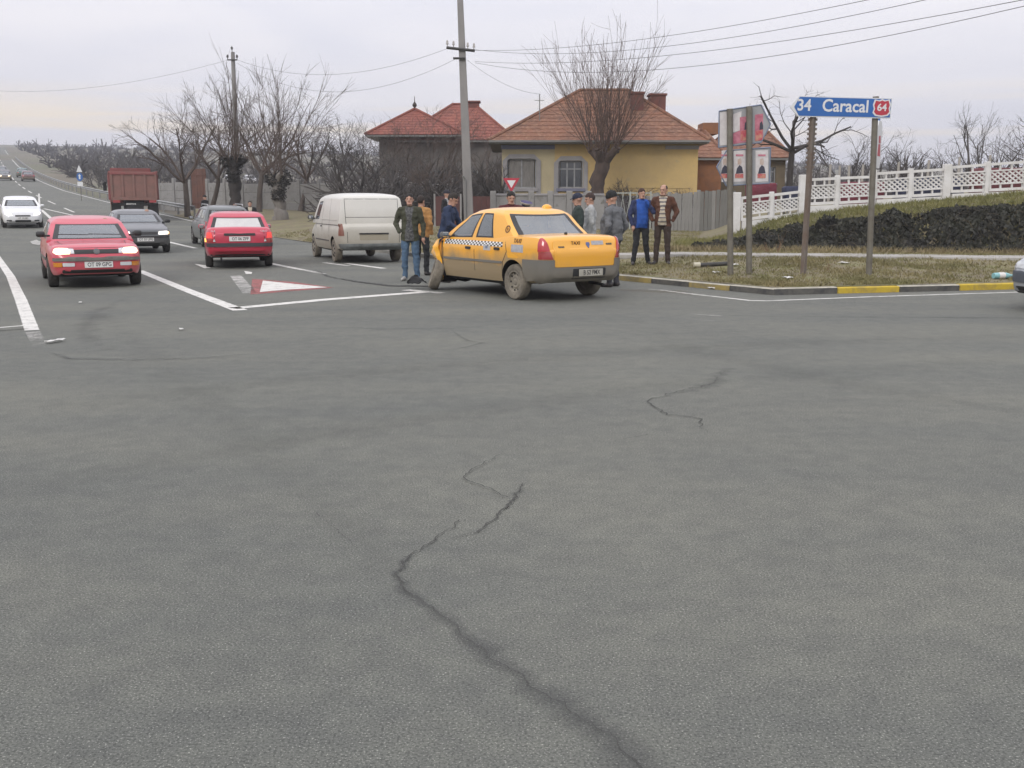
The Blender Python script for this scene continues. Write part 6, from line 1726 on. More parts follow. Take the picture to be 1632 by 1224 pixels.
def white_fence():
    W = M('fence_white', (.66, .655, .64), .8, noise=(2.5, (.25, .6)), col2=(.52, .51, .48), bump=(25, .3, .01))
    root = empty('white_fence', (0, 0, 0), 0, 'white concrete lattice fence stepping up along the grassy bank', 'fence')
    Y = 33.6
    # (px left, px right, top y left, top y right, bottom y left, bottom y right)
    secs = [(1182, 1228, 314, 309, 352, 346), (1232, 1276, 309, 304, 348, 342), (1284, 1332, 285, 282.5, 327, 325), (1337, 1389, 282, 280, 325, 322), (1396, 1449, 275, 271.5, 316, 314), (1454, 1505, 271.5, 268, 314, 311), (1516, 1571, 265, 260.5, 307, 305), (1577, 1634, 260, 256, 305, 302), (1644, 1700, 250, 246, 298, 295), (1705, 1760, 246, 242, 295, 291)]
    def bar(name, p, q, w, th, par, y0=0):
        p, q = Vector(p), Vector(q); d = q - p; nn = Vector((-d.z, 0, d.x)).normalized() * w / 2
        vs = [p + nn, p - nn, q - nn, q + nn]
        vs = [v + Vector((0, y0 - th / 2, 0)) for v in vs] + [v + Vector((0, y0 + th / 2, 0)) for v in vs]
        o = py_obj(name, vs, [(0, 1, 2, 3), (7, 6, 5, 4), (0, 4, 5, 1), (1, 5, 6, 2), (2, 6, 7, 3), (3, 7, 4, 0)], W, par)
        bm = bmesh.new(); bm.from_mesh(o.data); bmesh.ops.recalc_face_normals(bm, faces=bm.faces); bm.to_mesh(o.data); bm.free()
        return o
    for i, (pa, pb, ta, tb, ba, bb) in enumerate(secs):
        TL, TR, BL, BR = P(pa, ta, Y), P(pb, tb, Y), P(pa, ba, Y), P(pb, bb, Y)
        pn = bpy.data.objects.new('lattice_panel', None); C.objects.link(pn); pn.parent = root
        at = lambda u, v: (BL + (BR - BL) * u) * (1 - v) + (TL + (TR - TL) * u) * v
        for v, wd in ((.955, .085), (.72, .045), (.25, .045), (.045, .09)): bar('rail', at(0, v), at(1, v), wd, .10, pn)
        for u in (.0, 1.0): bar('stile', at(u, 0), at(u, 1), .07, .098, pn)
        # short uprights in the open slots
        for u in (.3, .62):
            bar('upright', at(u, .74), at(u, .92), .045, .07, pn); bar('upright', at(u, .08), at(u, .235), .045, .07, pn)
        # diagonal lattice between the middle rails
        Wd = (TR - TL).length; Hd = .47 * (TL - BL).length; r = Hd / Wd
        m = 6
        for k in range(-m + 1, m + 3):
            for sg in (1, -1):
                u0 = k / m; u1 = u0 + r * 1.25
                pts = []
                f0, f1 = 0.0, 1.0
                if u0 < 0: f0 = -u0 / (u1 - u0)
                if u1 > 1: f1 = (1 - u0) / (u1 - u0)
                if f1 - f0 < .12: continue
                v = lambda f: (.25 + .47 * f) if sg > 0 else (.72 - .47 * f)
                bar('slat', at(u0 + (u1 - u0) * f0, v(f0)), at(u0 + (u1 - u0) * f1, v(f1)), .045, .03, pn, .018 * sg)
    # posts
    for pa, wd, tp, bt in ((1175, 11, 308, 360), (1230, 6, 307, 350), (1279, 9, 280, 338), (1334.5, 6, 281, 327), (1392, 9, 272, 329), (1451.5, 6, 270, 316), (1510, 12, 263, 318), (1574, 6, 259, 309), (1639, 10, 246, 306), (1702, 6, 244, 299)):
        l, r_ = P(pa - wd / 2, tp, Y), P(pa + wd / 2, tp, Y); q = P(pa, bt, Y)
        box('post', l.x, r_.x, Y - .11, Y + .11, q.z - .4, l.z + .03, W, root, .012)
    for pa, pb, ta, tb in ((1182, 1276, 353, 343), (1284, 1389, 328.5, 324), (1396, 1505, 318, 313), (1516, 1634, 309, 304), (1644, 1760, 299, 292)):
        a, b = P(pa, ta, Y), P(pb, tb, Y)
        vs = [(a.x, Y - .08, a.z - .75), (b.x, Y - .08, b.z - .75), (b.x, Y - .08, b.z), (a.x, Y - .08, a.z)]
        vs += [(x, Y + .08, z) for x, y, z in vs]
        py_obj('plinth', vs, [(0, 1, 2, 3), (7, 6, 5, 4), (0, 4, 5, 1), (2, 6, 7, 3), (3, 7, 4, 0), (1, 5, 6, 2)], W, root)
    # stacked goods showing through the lattice behind it
    random.seed(9)
    reds = [((.15, .025, .04), 'dark red'), ((.03, .035, .07), 'navy blue'), ((.13, .035, .04), 'brick red')]
    for k, (px, py0, py1, w, ci, lab) in enumerate(((1213, 292, 330, .95, 0, 'red metal cabinet behind the low end of the white fence'), (1372, 290, 330, 1.4, 0, 'dark red covered stall table behind the white fence'),
                                            (1268, 297, 330, .8, 1, 'navy blue covered crate behind the white fence post'), (1480, 283, 320, 2.2, 1, 'long navy covered table behind the white fence'), (1600, 268, 310, 2.0, 2, 'brick red covered table behind the white fence'))):
        Yb = 35.6; p = P(px, py0, Yb); q = P(px, py1, Yb)
        m = M('cover_' + reds[ci][1].replace(' ', '_'), reds[ci][0], .8, noise=(2, (.3, .6)), bump=(4, .6, .1))
        o = empty('covered_table', (p.x, Yb, q.z - .3), random.uniform(-.1, .1), lab, 'table')
        b = bmesh.new(); bx(b, -w / 2, w / 2, -.4, .4, .25, p.z - q.z + .3, .05); bmesh.ops.subdivide_edges(b, edges=b.edges[:], cuts=2, use_grid_fill=True)
        for v in b.verts: v.co += Vector((nz(v.co.x * 3, v.co.z * 4, k), nz(v.co.x * 3, v.co.z * 4, k + 3), 0)) * .04
        bm_obj('cover', b, m, o, 50)
        for sx in (-1, 1):
            for sy in (-1, 1): box('leg', sx * (w / 2 - .1) - .03, sx * (w / 2 - .1) + .03, sy * .3 - .03, sy * .3 + .03, -.2, .26, GUTTER, o)
white_fence()

# ------------------------------------------------------------------ guardrail up the hill
def guardrail():
    st = M('galvanised_dull', (.26, .265, .26), .55, metal=.35, noise=(2, (.3, .6)), col2=(.17, .17, .165))
    root = empty('guardrail', (0, 0, 0), 0, 'dull steel guardrail along the outer edge of the climbing road', 'guardrail')
    ys = [62 + 4 * i for i in range(60)]
    pts = [Vector((_rr(y) + 1.0, y, terr(_rr(y) + 1, y))) for y in ys]
    vs, fs = [], []
    prof = [(-.04, .42), (.03, .47), (-.03, .53), (-.03, .58), (.03, .64), (-.04, .70)]
    for p in pts:
        for dx, z in prof: vs.append(p + Vector((-dx * .89, -dx * .45, z)))
    k = len(prof)
    for i in range(len(pts) - 1):
        for j in range(k - 1): fs.append((i * k + j, i * k + j + 1, (i + 1) * k + j + 1, (i + 1) * k + j))
    o = py_obj('rail', vs, fs, st, root, 60); m = o.modifiers.new('s', 'SOLIDIFY'); m.thickness = .02
    for p in pts[:-1]:
        o = box('post', -.05, .05, .06, .16, -.3, .68, st, root); o.location = p
guardrail()

# ------------------------------------------------------------------ poles and cables
POLE = M('pole_concrete', (.26, .25, .24), .9, noise=(1.5, (.3, .65)), col2=(.19, .185, .18), bump=(20, .3, .01), stretch=(1, 1, .4))
IRON = M('iron_dark', (.06, .058, .055), .7, noise=(6, (.3, .6)))
def cable(name, a, b, sag, lab, r=.0065):
    pts = [a + (b - a) * t + Vector((0, 0, -4 * sag * t * (1 - t))) for t in np.linspace(0, 1, 25)]
    o = tube_obj(name, pts, r, IRON, None, 4, 180); tag(o, lab, 'cable', 'overhead cables')
def poles():
    Y = 45.0
    b = P(748, 358, Y); t = P(731, -60, Y)
    z = verge_z(b.x, Y)
    root = empty('utility_pole', (b.x, Y, z), 0, 'tall concrete utility pole with an iron crossarm rising above the taxi', 'pole')
    L = lambda v: Vector((v.x - b.x, v.y - Y, v.z - z))
    tp = L(t)
    vs, fs = [], []
    n = 9
    for i in range(n):
        f = i / (n - 1); c = tp * f; hw, hd = .21 - .10 * f, .17 - .08 * f
        for sx, sy in ((-1, -1), (1, -1), (1, 1), (-1, 1)): vs.append((c.x + sx * hw, c.y + sy * hd, c.z - (.3 if i == 0 else 0)))
    for i in range(n - 1):
        for j in range(4): fs.append((i * 4 + j, i * 4 + (j + 1) % 4, i * 4 + 4 + (j + 1) % 4, i * 4 + 4 + j))
    fs.append((3, 2, 1, 0)); fs.append(tuple((n - 1) * 4 + j for j in range(4)))
    bm = bmesh.new(); me = bpy.data.meshes.new('t'); me.from_pydata([tuple(v) for v in vs], [], fs); bm.from_mesh(me)
    bmesh.ops.bevel(bm, geom=bm.edges[:], offset=.02, segments=1, affect='EDGES'); bm_obj('shaft', bm, POLE, root)
    a0, a1 = L(P(712, 77, Y)), L(P(757, 82, Y))
    d = (a1 - a0).normalized()
    o = tube_obj('crossarm', [a0 + Vector((0, -.2, 0)), a1 + Vector((0, -.2, 0))], .06, IRON, root, 4)
    for f in (.03, .25, .75, .97):
        p = a0 + (a1 - a0) * f + Vector((0, -.2, .06)); i = lathe('insulator', [(.02, 0), (.02, .06), (.055, .08), (.055, .13), (.035, .16), (.05, .18), (.03, .24), (.001, .25)], M('porcelain', (.4, .38, .36), .3), o, 8); i.location = p
    bl = L(P(733, 94, Y)); tube_obj('bracket', [bl + Vector((-.28, -.2, 0)), bl + Vector((.25, -.2, 0))], .05, IRON, root, 5)
    # lamp stub and cable box lower down
    lb = L(P(742, 290, Y)); tube_obj('service_pipe', [lb + Vector((.0, -.22, -1.6)), lb + Vector((0, -.22, .1)), lb + Vector((-.1, -.32, .25))], .04, GUTTER, root, 6)
    # left, smaller pole
    Y2 = 60.0
    b2 = P(381, 345, Y2); t2 = P(371, 83, Y2); z2 = terr(b2.x, Y2) + .1
    r2 = empty('utility_pole', (b2.x, Y2, z2), 0, 'thin concrete utility pole among the bare pollard trees', 'pole')
    L2 = lambda v: Vector((v.x - b2.x, v.y - Y2, v.z - z2))
    tube_obj('shaft', [Vector((0, 0, -.3)), L2(t2) * .5, L2(t2)], [.19, .15, .11], POLE, r2, 8)
    a0, a1 = L2(P(364, 96, Y2)), L2(P(379, 96, Y2))
    o = tube_obj('crossarm', [a0 + Vector((0, -.15, 0)), a1 + Vector((0, -.15, 0))], .04, IRON, r2, 5)
    for p in (a0, a1, L2(t2)):
        i = lathe('insulator', [(.02, 0), (.02, .1), (.06, .14), (.06, .22), (.04, .26), (.001, .3)], IRON, o, 8); i.location = p + Vector((0, -.15, 0))
    # cables
    cA, cB = P(714, 76, Y), P(756, 80, Y)
    cable('overhead_cable', P(756, 79, Y), P(1500, -6, 22), .55, 'upper overhead cable sweeping from the tall pole across the sky')
    cable('overhead_cable', P(750, 80, Y), P(1420, -8, 23), .35, 'second overhead cable just above the first, from the tall pole')
    cable('overhead_cable', P(757, 100, Y), P(1640, 8, 20), .75, 'lower overhead cable running behind the blue sign')
    cable('overhead_cable', P(757, 98, Y), P(1640, -2, 20), .45, 'thin overhead cable just above the lowest one')
    cable('overhead_cable', P(377, 95, Y2), P(714, 77, Y), .95, 'overhead cable linking the two utility poles')
    cable('overhead_cable', P(377, 100, Y2), P(730, 92, Y), 1.5, 'slack lower cable linking the two utility poles')
    cable('overhead_cable', P(-30, 143, 78), P(366, 95, Y2), .7, 'overhead cable from the thin pole out over the hill')
    cable('overhead_cable', P(745, 96, Y), P(862, 150, 53), .3, 'service cable from the tall pole to the yellow house roof')
poles()

# ------------------------------------------------------------------ signs
STEEL = M('sign_post_steel', (.19, .18, .15), .7, metal=.3, noise=(5, (.3, .65)), col2=(.13, .115, .09))
RUST = M('sign_post_rust', (.125, .085, .062), .85, noise=(4, (.3, .65)), col2=(.17, .155, .135), stretch=(1, 1, .6))
SIGN_BACK = M('sign_back', (.34, .35, .36), .6, metal=.25, noise=(4, (.3, .65)), col2=(.28, .285, .29))
SIGN_BLUE = M('sign_blue', (.022, .115, .36), .45, noise=(5, (.2, .6)), col2=(.02, .095, .30))
SIGN_WHITE = M('sign_white', (.62, .63, .63), .5)
SIGN_RED = M('sign_red', (.40, .03, .05), .5)
def prism(name, pts, y0, y1, m, par):
    n = len(pts); vs = [(x, y0, z) for x, z in pts] + [(x, y1, z) for x, z in pts]
    fs = [tuple(range(n)), tuple(reversed(range(n, 2 * n)))] + [(i, i + n, (i + 1) % n + n, (i + 1) % n) for i in range(n)]
    o = py_obj(name, vs, fs, m, par)
    bm = bmesh.new(); bm.from_mesh(o.data); bmesh.ops.recalc_face_normals(bm, faces=bm.faces); bm.to_mesh(o.data); bm.free()
    return o
def inset(pts, d):
    n = len(pts); c = Vector((sum(p[0] for p in pts) / n, sum(p[1] for p in pts) / n)); out = []
    for i in range(n):
        a, b, q = Vector(pts[i - 1]), Vector(pts[i]), Vector(pts[(i + 1) % n])
        e1, e2 = (b - a).normalized(), (q - b).normalized(); n1, n2 = Vector((-e1.y, e1.x)), Vector((-e2.y, e2.x))
        if n1.dot(c - b) < 0: n1 = -n1
        if n2.dot(c - b) < 0: n2 = -n2
        k = d / max(.3, 1 + n1.dot(n2)); r = b + (n1 + n2) * k; out.append((r.x, r.y))
    return out
def blue_sign():
    Y = 20.4
    base = P(1283, 432, Y); z0 = verge_z(base.x, Y)
    root = empty('direction_sign', (base.x, Y, 0), 0, 'blue arrow direction sign reading 34 Caracal with a red 64 shield', 'sign')
    Lx = lambda px, py: (P(px, py, Y).x - base.x, P(px, py, Y).z)
    out = [Lx(1257, 171), Lx(1272, 153.5), Lx(1419.5, 157.5), Lx(1416.5, 189.5), Lx(1270, 186.5)]
    prism('sign_panel', out, -.09, -.06, SIGN_WHITE, root)
    prism('sign_face', inset([Lx(1262, 171)] + out[1:], .018), -.096, -.0915, SIGN_BLUE, root)
    ar = [Lx(1257, 171), Lx(1272, 153.8), Lx(1264, 170.5), Lx(1271, 186)]
    ang = math.atan2(out[2][1] - out[1][1], out[2][0] - out[1][0])
    def put(s, px, py, size, sx=1, m=SIGN_WHITE, yy=-.0985, b=.006):
        x, z = Lx(px, py); return text('lettering', s, size, m, root, (x, yy, z), (R(90), -ang, 0), .0015, sx=sx, bold=b)
    put('34', 1279.5, 169, .30, .92); put('Caracal', 1345, 170.5, .325, .92)
    # route shield
    sh = [(-.155, .17), (-.06, .15), (0, .175), (.06, .15), (.155, .17), (.19, .06), (.165, -.02), (.19, -.1), (.13, -.165), (0, -.185), (-.13, -.165), (-.19, -.1), (-.165, -.02), (-.19, .06)]
    cx, cz = Lx(1402.5, 172.5); sh = [(x * .93, z * .93) for x, z in sh]
    prism('route_shield', [(cx + x, cz + z) for x, z in sh], -.101, -.0965, SIGN_WHITE, root)
    prism('route_shield_field', [(cx + x * .84, cz + z * .84) for x, z in sh], -.105, -.1015, SIGN_RED, root)
    text('lettering', '64', .19, SIGN_WHITE, root, (cx, -.107, cz), (R(90), -ang, 0), .0015, bold=.004)
    # perforated rusty post and plain post
    for px0, px1, py1, m, lean in ((1296, 1280, 434, RUST, 0), (1394, 1385, 434, STEEL, 0)):
        t, b = P(px0, 186, Y), P(px1, py1, Y)
        p0 = Vector((b.x - base.x, 0, z0 - .1)); p1 = Vector((t.x - base.x, 0, t.z + .38)); 
        vs, fs = [], []
        o = tube_obj('post', [p0, p1], .062 if m is RUST else .058, m, root, 4 if m is RUST else 10)
        if m is RUST:
            for k in range(14):
                f = .62 + .36 * k / 14; q = p0 + (p1 - p0) * f
                for s in (1, -1): box('post_tooth', q.x + (.045 if s > 0 else -.085), q.x + (.085 if s > 0 else -.045), -.03, .03, q.z - .022, q.z + .022, RUST, o)
    for px in (1293, 1394):
        q = Lx(px, 171); box('clamp', q[0] - .1, q[0] + .1, -.06, .075, q[1] - .03, q[1] + .03, STEEL, root)
blue_sign()

def poster_sign():
    Y = 20.8
    base = P(1178, 432, Y); z0 = verge_z(base.x, Y)
    root = empty('direction_sign', (base.x, Y, 0), 0, 'grey backs of two arrow signs pasted with election posters, on twin posts', 'sign')
    Lx = lambda px, py: (P(px, py, Y).x - base.x, P(px, py, Y).z)
    up = [Lx(1146, 177), Lx(1213, 167), Lx(1228, 198), Lx(1213, 227), Lx(1145, 235)]
    dn = [Lx(1228, 235), Lx(1226, 292), Lx(1157, 296), Lx(1142, 266), Lx(1158, 240)]
    for pts in (up, dn):
        prism('sign_panel', pts, .0, .03, SIGN_BACK, root)
        n = len(pts)
        vs, fs = [], []
        for i in range(n): tube(vs, fs, [(pts[i][0], -.008, pts[i][1]), (pts[(i + 1) % n][0], -.008, pts[(i + 1) % n][1])], .012, 4)
        py_obj('sign_rim', vs, fs, M('sign_rim', (.20, .24, .33), .5, metal=.3), root)
    # paper posters, torn
    pk = M('poster_pink', (.50, .20, .25), .8, noise=(9, (.3, .6)), col2=(.36, .09, .14)); pw = M('poster_white', (.60, .58, .57), .8, noise=(7, (.3, .6)), col2=(.48, .45, .45)); dk = M('poster_suit', (.05, .05, .07), .8); rd = M('poster_red_band', (.45, .07, .10), .8, noise=(9, (.35, .6)), col2=(.5, .3, .2)); fc = M('poster_tone', (.45, .34, .28), .8, noise=(14, (.3, .6)), col2=(.5, .44, .4))
    def sheet(name, pts, m, d): prism(name, pts, -d - .002, -d, m, root)
    Q = lambda x0, x1, y0, y1, s=0: [Lx(x0, y0), Lx(x1, y0 - s), Lx(x1, y1 - s), Lx(x0, y1)]
    sheet('poster', [Lx(1147, 179), Lx(1158, 178), Lx(1160, 231), Lx(1147, 232)], pw, .004)
    sheet('poster', [Lx(1166, 183), Lx(1182, 177), Lx(1179, 208), Lx(1165, 212)], pw, .004)
    sheet('poster', Q(1179, 1192, 187, 228, 2), pk, .0065); sheet('poster', Q(1203, 1216, 183, 224, 2), pk, .0065); sheet('poster', [Lx(1165, 214), Lx(1179, 208), Lx(1179, 228), Lx(1165, 230)], pk, .0065)
    for x in (1187, 1211): sheet('poster_figure', [Lx(x, 196), Lx(x + 3, 193), Lx(x + 5, 200), Lx(x + 5, 206), Lx(x - 1, 207)], dk, .010)
    for x in (1179, 1203): sheet('poster_band', Q(x + 1, x + 12, 209, 225, 2), rd, .010)
    for x0, x1 in ((1150, 1160), (1169, 1188), (1204, 1224)):
        sheet('poster', Q(x0, x1, 240, 290, 1), pw, .004)
        c = (x0 + x1) / 2
        sheet('poster_figure', [Lx(c - 6, 277), Lx(c - 4, 268), Lx(c, 263), Lx(c + 4, 266), Lx(c + 6, 276)], dk, .007)
        sheet('poster_face', [Lx(c - 3, 262), Lx(c - 3, 254), Lx(c + 2, 252), Lx(c + 3.5, 258), Lx(c + 2, 263)], fc, .009)
        sheet('poster_band', Q(c - 7, c + 6, 277, 284), rd, .010)
        sheet('poster_band', Q(c - 6, c + 6, 246, 249), pk, .010)
    for px0, px1 in ((1163, 1163.5), (1193, 1193)):
        t, b = P(px0 - (1 if px0 < 1170 else 0), 174 if px0 < 1170 else 170, Y), P(px1, 432, Y)
        bm = bmesh.new(); m = .068
        tube_obj('post', [(b.x - base.x, -.07, z0 - .1), (t.x - base.x, -.07, t.z)], .06, STEEL, root, 10)
poster_sign()

def other_signs():
    # give-way sign behind the taxi
    Y = 39.0
    c = P(815, 295, Y); z0 = verge_z(c.x, Y) if kerb_dist(c.x, Y) > 0 else 0
    root = empty('give_way_sign', (c.x, Y, z0), 0, 'red and white give-way triangle on a thin post behind the taxi', 'sign')
    s = .31; tri = [(-s, .26), (s, .26), (0, -.28)]
    zc = c.z - z0
    prism('sign_panel', [(x, z + zc) for x, z in tri], -.03, -.01, SIGN_RED, root); prism('sign_face', [(x, z + zc) for x, z in inset(tri, .085)], -.034, -.0305, SIGN_WHITE, root)
    tube_obj('post', [(0, .02, -.1), (0, .02, zc + .3)], .03, STEEL, root, 8)
    # narrow sign seen nearly edge-on behind the blue one
    Y = 22.2
    c = P(1399, 230, Y); z0 = verge_z(c.x, Y)
    root = empty('warning_sign', (c.x, Y, z0), R(62), 'tall white panel sign with red marks, nearly edge-on behind the blue sign', 'sign')
    zt, zb = P(1399, 193, Y).z - z0, P(1399, 268, Y).z - z0
    w = .30
    prism('sign_panel', [(-w, zb + .12), (-w * .6, zb), (w * .6, zb), (w, zb + .12), (w, zt - .12), (w * .6, zt), (-w * .6, zt), (-w, zt - .12)], -.03, 0, SIGN_WHITE, root)
    prism('red_mark', [(-w * .6, zb + .25), (w * .6, zb + .25), (w * .4, zb + .5), (-w * .4, zb + .5)], -.034, -.0305, SIGN_RED, root); prism('red_mark', [(-w * .3, zb + .52), (w * .5, zb + .52), (w * .3, zb + .68), (-w * .4, zb + .66)], -.034, -.0305, SIGN_RED, root)
    tube_obj('post', [(0, .04, -.1), (0, .04, zt + .05)], .04, STEEL, root, 8)
    tube_obj('cap', [(0, .04, zt + .0), (0, .04, zt + .10)], .06, SIGN_BLUE, root, 8)
    # small blue direction sign by the guardrail up the road
    Y = 86.0
    c = P(127, 282, Y); z0 = terr(c.x, Y)
    root = empty('roadside_sign', (c.x, Y, z0), 0, 'small blue and white traffic sign beside the guardrail', 'sign')
    root.scale = (.62, .62, .8); zc = (c.z - z0) / .8
    lathe('sign_disc', [(.001, -.03), (.42, -.03), (.42, 0), (.001, 0)], SIGN_BLUE, root, 20, 'y').location = (0, 0, zc + 0)
    prism('sign_plate', [(-.35, zc - .95), (.35, zc - .95), (.35, zc - .5), (-.35, zc - .5)], -.03, 0, SIGN_WHITE, root)
    prism('sign_mark', [(-.10, zc - .22), (.10, zc - .22), (.1, zc + .1), (.2, zc + .1), (0, zc + .3), (-.2, zc + .1), (-.1, zc + .1)], -.04, -.031, SIGN_WHITE, root)
    prism('sign_plate', [(-.4, zc + .5), (.4, zc + .5), (0, zc + 1.2)], -.03, 0, SIGN_WHITE, root)
    tube_obj('post', [(0, .04, -.1), (0, .04, zc + 1.1)], .04, STEEL, root, 6)
    # broken lamp pole lying in the grass
    a, b = G(1110, 423, .25), G(1166, 419, .3)
    root = empty('broken_lamp', (a.x, a.y, verge_z(a.x, a.y) + .06), 0, 'broken dark lamp pole lying in the grass with a bright end', 'lamp')
    d = b - a
    tube_obj('shaft', [(0.08, 0, .0), (d.x, d.y, .03)], .045, IRON, root, 8); tube_obj('lamp_head', [(-.06, 0, .0), (.08, .01, .0)], [.055, .06], M('lamp_shell_pale', (.5, .47, .36), .4), root, 10)
other_signs()
# ------------------------------------------------------------------ trees
BARK = M('bark_grey', (.115, .095, .08), .95, noise=(5, (.3, .65)), col2=(.07, .058, .05), stretch=(1, 1, .35), bump=(10, .8, .04))
BARK_D = M('bark_dark', (.05, .043, .038), .95, noise=(5, (.3, .65)), col2=(.03, .027, .025), stretch=(1, 1, .35), bump=(10, .8, .04))
BARK_P = M('bark_pale_painted', (.20, .185, .165), .95, noise=(5, (.3, .65)), col2=(.13, .115, .1), stretch=(1, 1, .35), bump=(10, .8, .04))
TWIG = M('twig_brown', (.105, .078, .062), .95, noise=(1.5, (.3, .65)), col2=(.07, .055, .047))
TWIG_G = M('twig_grey', (.085, .076, .07), .95, noise=(1.5, (.3, .65)), col2=(.055, .05, .047))
TWIG_R = M('shoot_reddish', (.115, .082, .066), .95, noise=(1.5, (.3, .65)), col2=(.085, .055, .045))
def rdir(rng, d, spread):
    a = Vector((rng.gauss(0, 1), rng.gauss(0, 1), rng.gauss(0, 1)))
    return (d + a * spread).normalized()
def branch(rng, p, d, L, r, up=.0, wob=.12, n=5, r1=.35):
    pts, rad = [p.copy()], [r]
    for i in range(n):
        d = (rdir(rng, d, wob) + Vector((0, 0, up))).normalized(); p = p + d * L / n
        pts.append(p.copy()); rad.append(r * (1 - (1 - r1) * (i + 1) / n))
    return pts, rad, d
def grow(rng, vs, fs, p, d, L, r, depth, cfg):
    n = 4 if depth > 1 else 3
    pts, rad, de = branch(rng, p, d, L, r, cfg['up'], cfg['wob'], n, .45 if depth else .15)
    tube(vs, fs, pts, [max(x, cfg.get('rmin', .006)) for x in rad], 5 if r > .06 else 3, False)
    if depth == 0: return
    k = cfg['kids'][depth]
    for i in range(k):
        f = .25 + .75 * (i + rng.random()) / k; j = min(int(f * n), n - 1); q = pts[j] + (pts[j + 1] - pts[j]) * (f * n - j)
        dd = rdir(rng, (pts[j + 1] - pts[j]).normalized(), cfg['spread'])
        grow(rng, vs, fs, q, dd, L * cfg['len'] * rng.uniform(.65, 1.15) * (1.15 - .4 * f), max(rad[j] * cfg['rad'] * rng.uniform(.7, 1.1), .006), depth - 1, cfg)
def bare_tree_data(seed, H, r, depth=4, kids=(0, 3, 4, 4, 5), spread=.55, up=.06, wob=.14, ln=.62, trunk=.28, rad=.6, rmin=.006):
    """returns trunk verts/faces and crown verts/faces, base at the origin"""
    rng = random.Random(seed); tv, tf, cv, cf = [], [], [], []
    pts, rd, d = branch(rng, Vector((0, 0, -.2)), Vector((rng.uniform(-.1, .1), rng.uniform(-.1, .1), 1)).normalized(), H * trunk, r, .1, .08, 5, .75)
    rd[0] *= 1.35
    tube(tv, tf, pts, rd, 9)
    cfg = dict(kids=kids, spread=spread, up=up, wob=wob, len=ln, rad=rad, rmin=rmin)
    k = kids[depth]
    for i in range(k):
        a = 2 * math.pi * (i + rng.random() * .6) / k; dd = Vector((math.cos(a) * .75, math.sin(a) * .75, rng.uniform(.6, 1.1))).normalized()
        q = pts[-1] - d * (i * .06)
        grow(rng, cv, cf, q, dd, H * .40 * rng.uniform(.8, 1.15), rd[-1] * .62, depth - 1, cfg)
    return tv, tf, cv, cf
def pollard_data(seed, Ht, r, shoots, Ls, lean=(0, 0), fan=.75, arms=4, twigs=4, rs=.022, armlen=1.0):
    rng = random.Random(seed); tv, tf, cv, cf = [], [], [], []
    pts = [Vector((0, 0, -.2))]; n = 14
    for i in range(1, n + 1):
        f = i / n; pts.append(Vector((lean[0] * f * f + .06 * rng.uniform(-1, 1), lean[1] * f + .06 * rng.uniform(-1, 1), Ht * f)))
    rd = [r * (1.25 - .35 * min(1, 3 * i / n) + .10 * rng.uniform(-1, 1)) for i in range(n + 1)]
    tube(tv, tf, pts, rd, 14)
    heads = [(pts[-1], Vector((0, 0, 1)), r * 1.0)]
    for i in range(arms):
        a = 2 * math.pi * (i + .4 * rng.random()) / arms; d = Vector((math.cos(a) * .8, math.sin(a) * .8, .9)).normalized()
        p, q, de = branch(rng, pts[-2] + Vector((0, 0, -.1)), d, armlen * rng.uniform(.7, 1.2), r * .62, .05, .12, 3, .75)
        tube(tv, tf, p, q, 8); heads.append((p[-1], de, r * .5))
    for h, d, rr in heads:      # knobbly pollard heads
        for k in range(7):
            c = h + Vector((rng.gauss(0, 1), rng.gauss(0, 1), rng.gauss(0, .7))) * rr * .4; rr *= .93
            tube(tv, tf, [c - Vector((0, 0, rr * .55)), c - Vector((0, 0, rr * .25)), c, c + Vector((0, 0, rr * .3)), c + Vector((0, 0, rr * .5))], [rr * .2, rr * .5, rr * .62, rr * .45, rr * .1], 6)
    for v in tv:
        k = .10 * nz(v.x * 2.5, v.y * 2.5, v.z * 1.2 + seed) + .05 * nz(v.x * 7, v.y * 7, v.z * 4 + seed); v.x += k; v.y += k * .8
    for i in range(shoots):
        h, d, rr = heads[rng.randrange(len(heads))]
        o = Vector((rng.gauss(0, 1), rng.gauss(0, 1), rng.gauss(0, .5))) * rr * .55
        out = Vector((h.x + o.x - pts[-1].x, h.y + o.y - pts[-1].y, 0))
        dd = (Vector((rng.gauss(0, 1) * fan * .5, rng.gauss(0, 1) * fan * .5, 1)) + out * fan * .8).normalized()
        L = Ls * rng.uniform(.6, 1.1)
        p, q, de = branch(rng, h + o, dd, L, rs * rng.uniform(.7, 1.25), .05, .06, 6, .25)
        tube(cv, cf, p, q, 4, False)
        for t in range(rng.randrange(2, twigs + 2)):
            j = rng.randrange(1, 6); dd2 = rdir(rng, (p[j + 1] - p[j]).normalized(), .28) if j < 6 else de
            p2, q2, _ = branch(rng, p[j], dd2, L * rng.uniform(.2, .45), q[j] * .6, .06, .08, 3, .3)
            tube(cv, cf, p2, [max(x, .006) for x in q2], 3, False)
            for u in range(3 if twigs > 7 else 1):
                p3, q3, _ = branch(rng, p2[rng.randrange(1, 3)], rdir(rng, dd2, .4), L * rng.uniform(.1, .24), .008, .05, .1, 3, .5)
                tube(cv, cf, p3, q3, 3, False)
    return tv, tf, cv, cf
def tree(name, data, loc, label, cat='tree', bark=BARK, twig=TWIG, rz=0, group=None, sc=1):
    root = empty(name, loc, rz, label, cat, group); root.scale = (sc, sc, sc)
    tv, tf, cv, cf = data
    py_obj('trunk', tv, tf, bark, root, 70); py_obj('crown', cv, cf, twig, root)
    return root
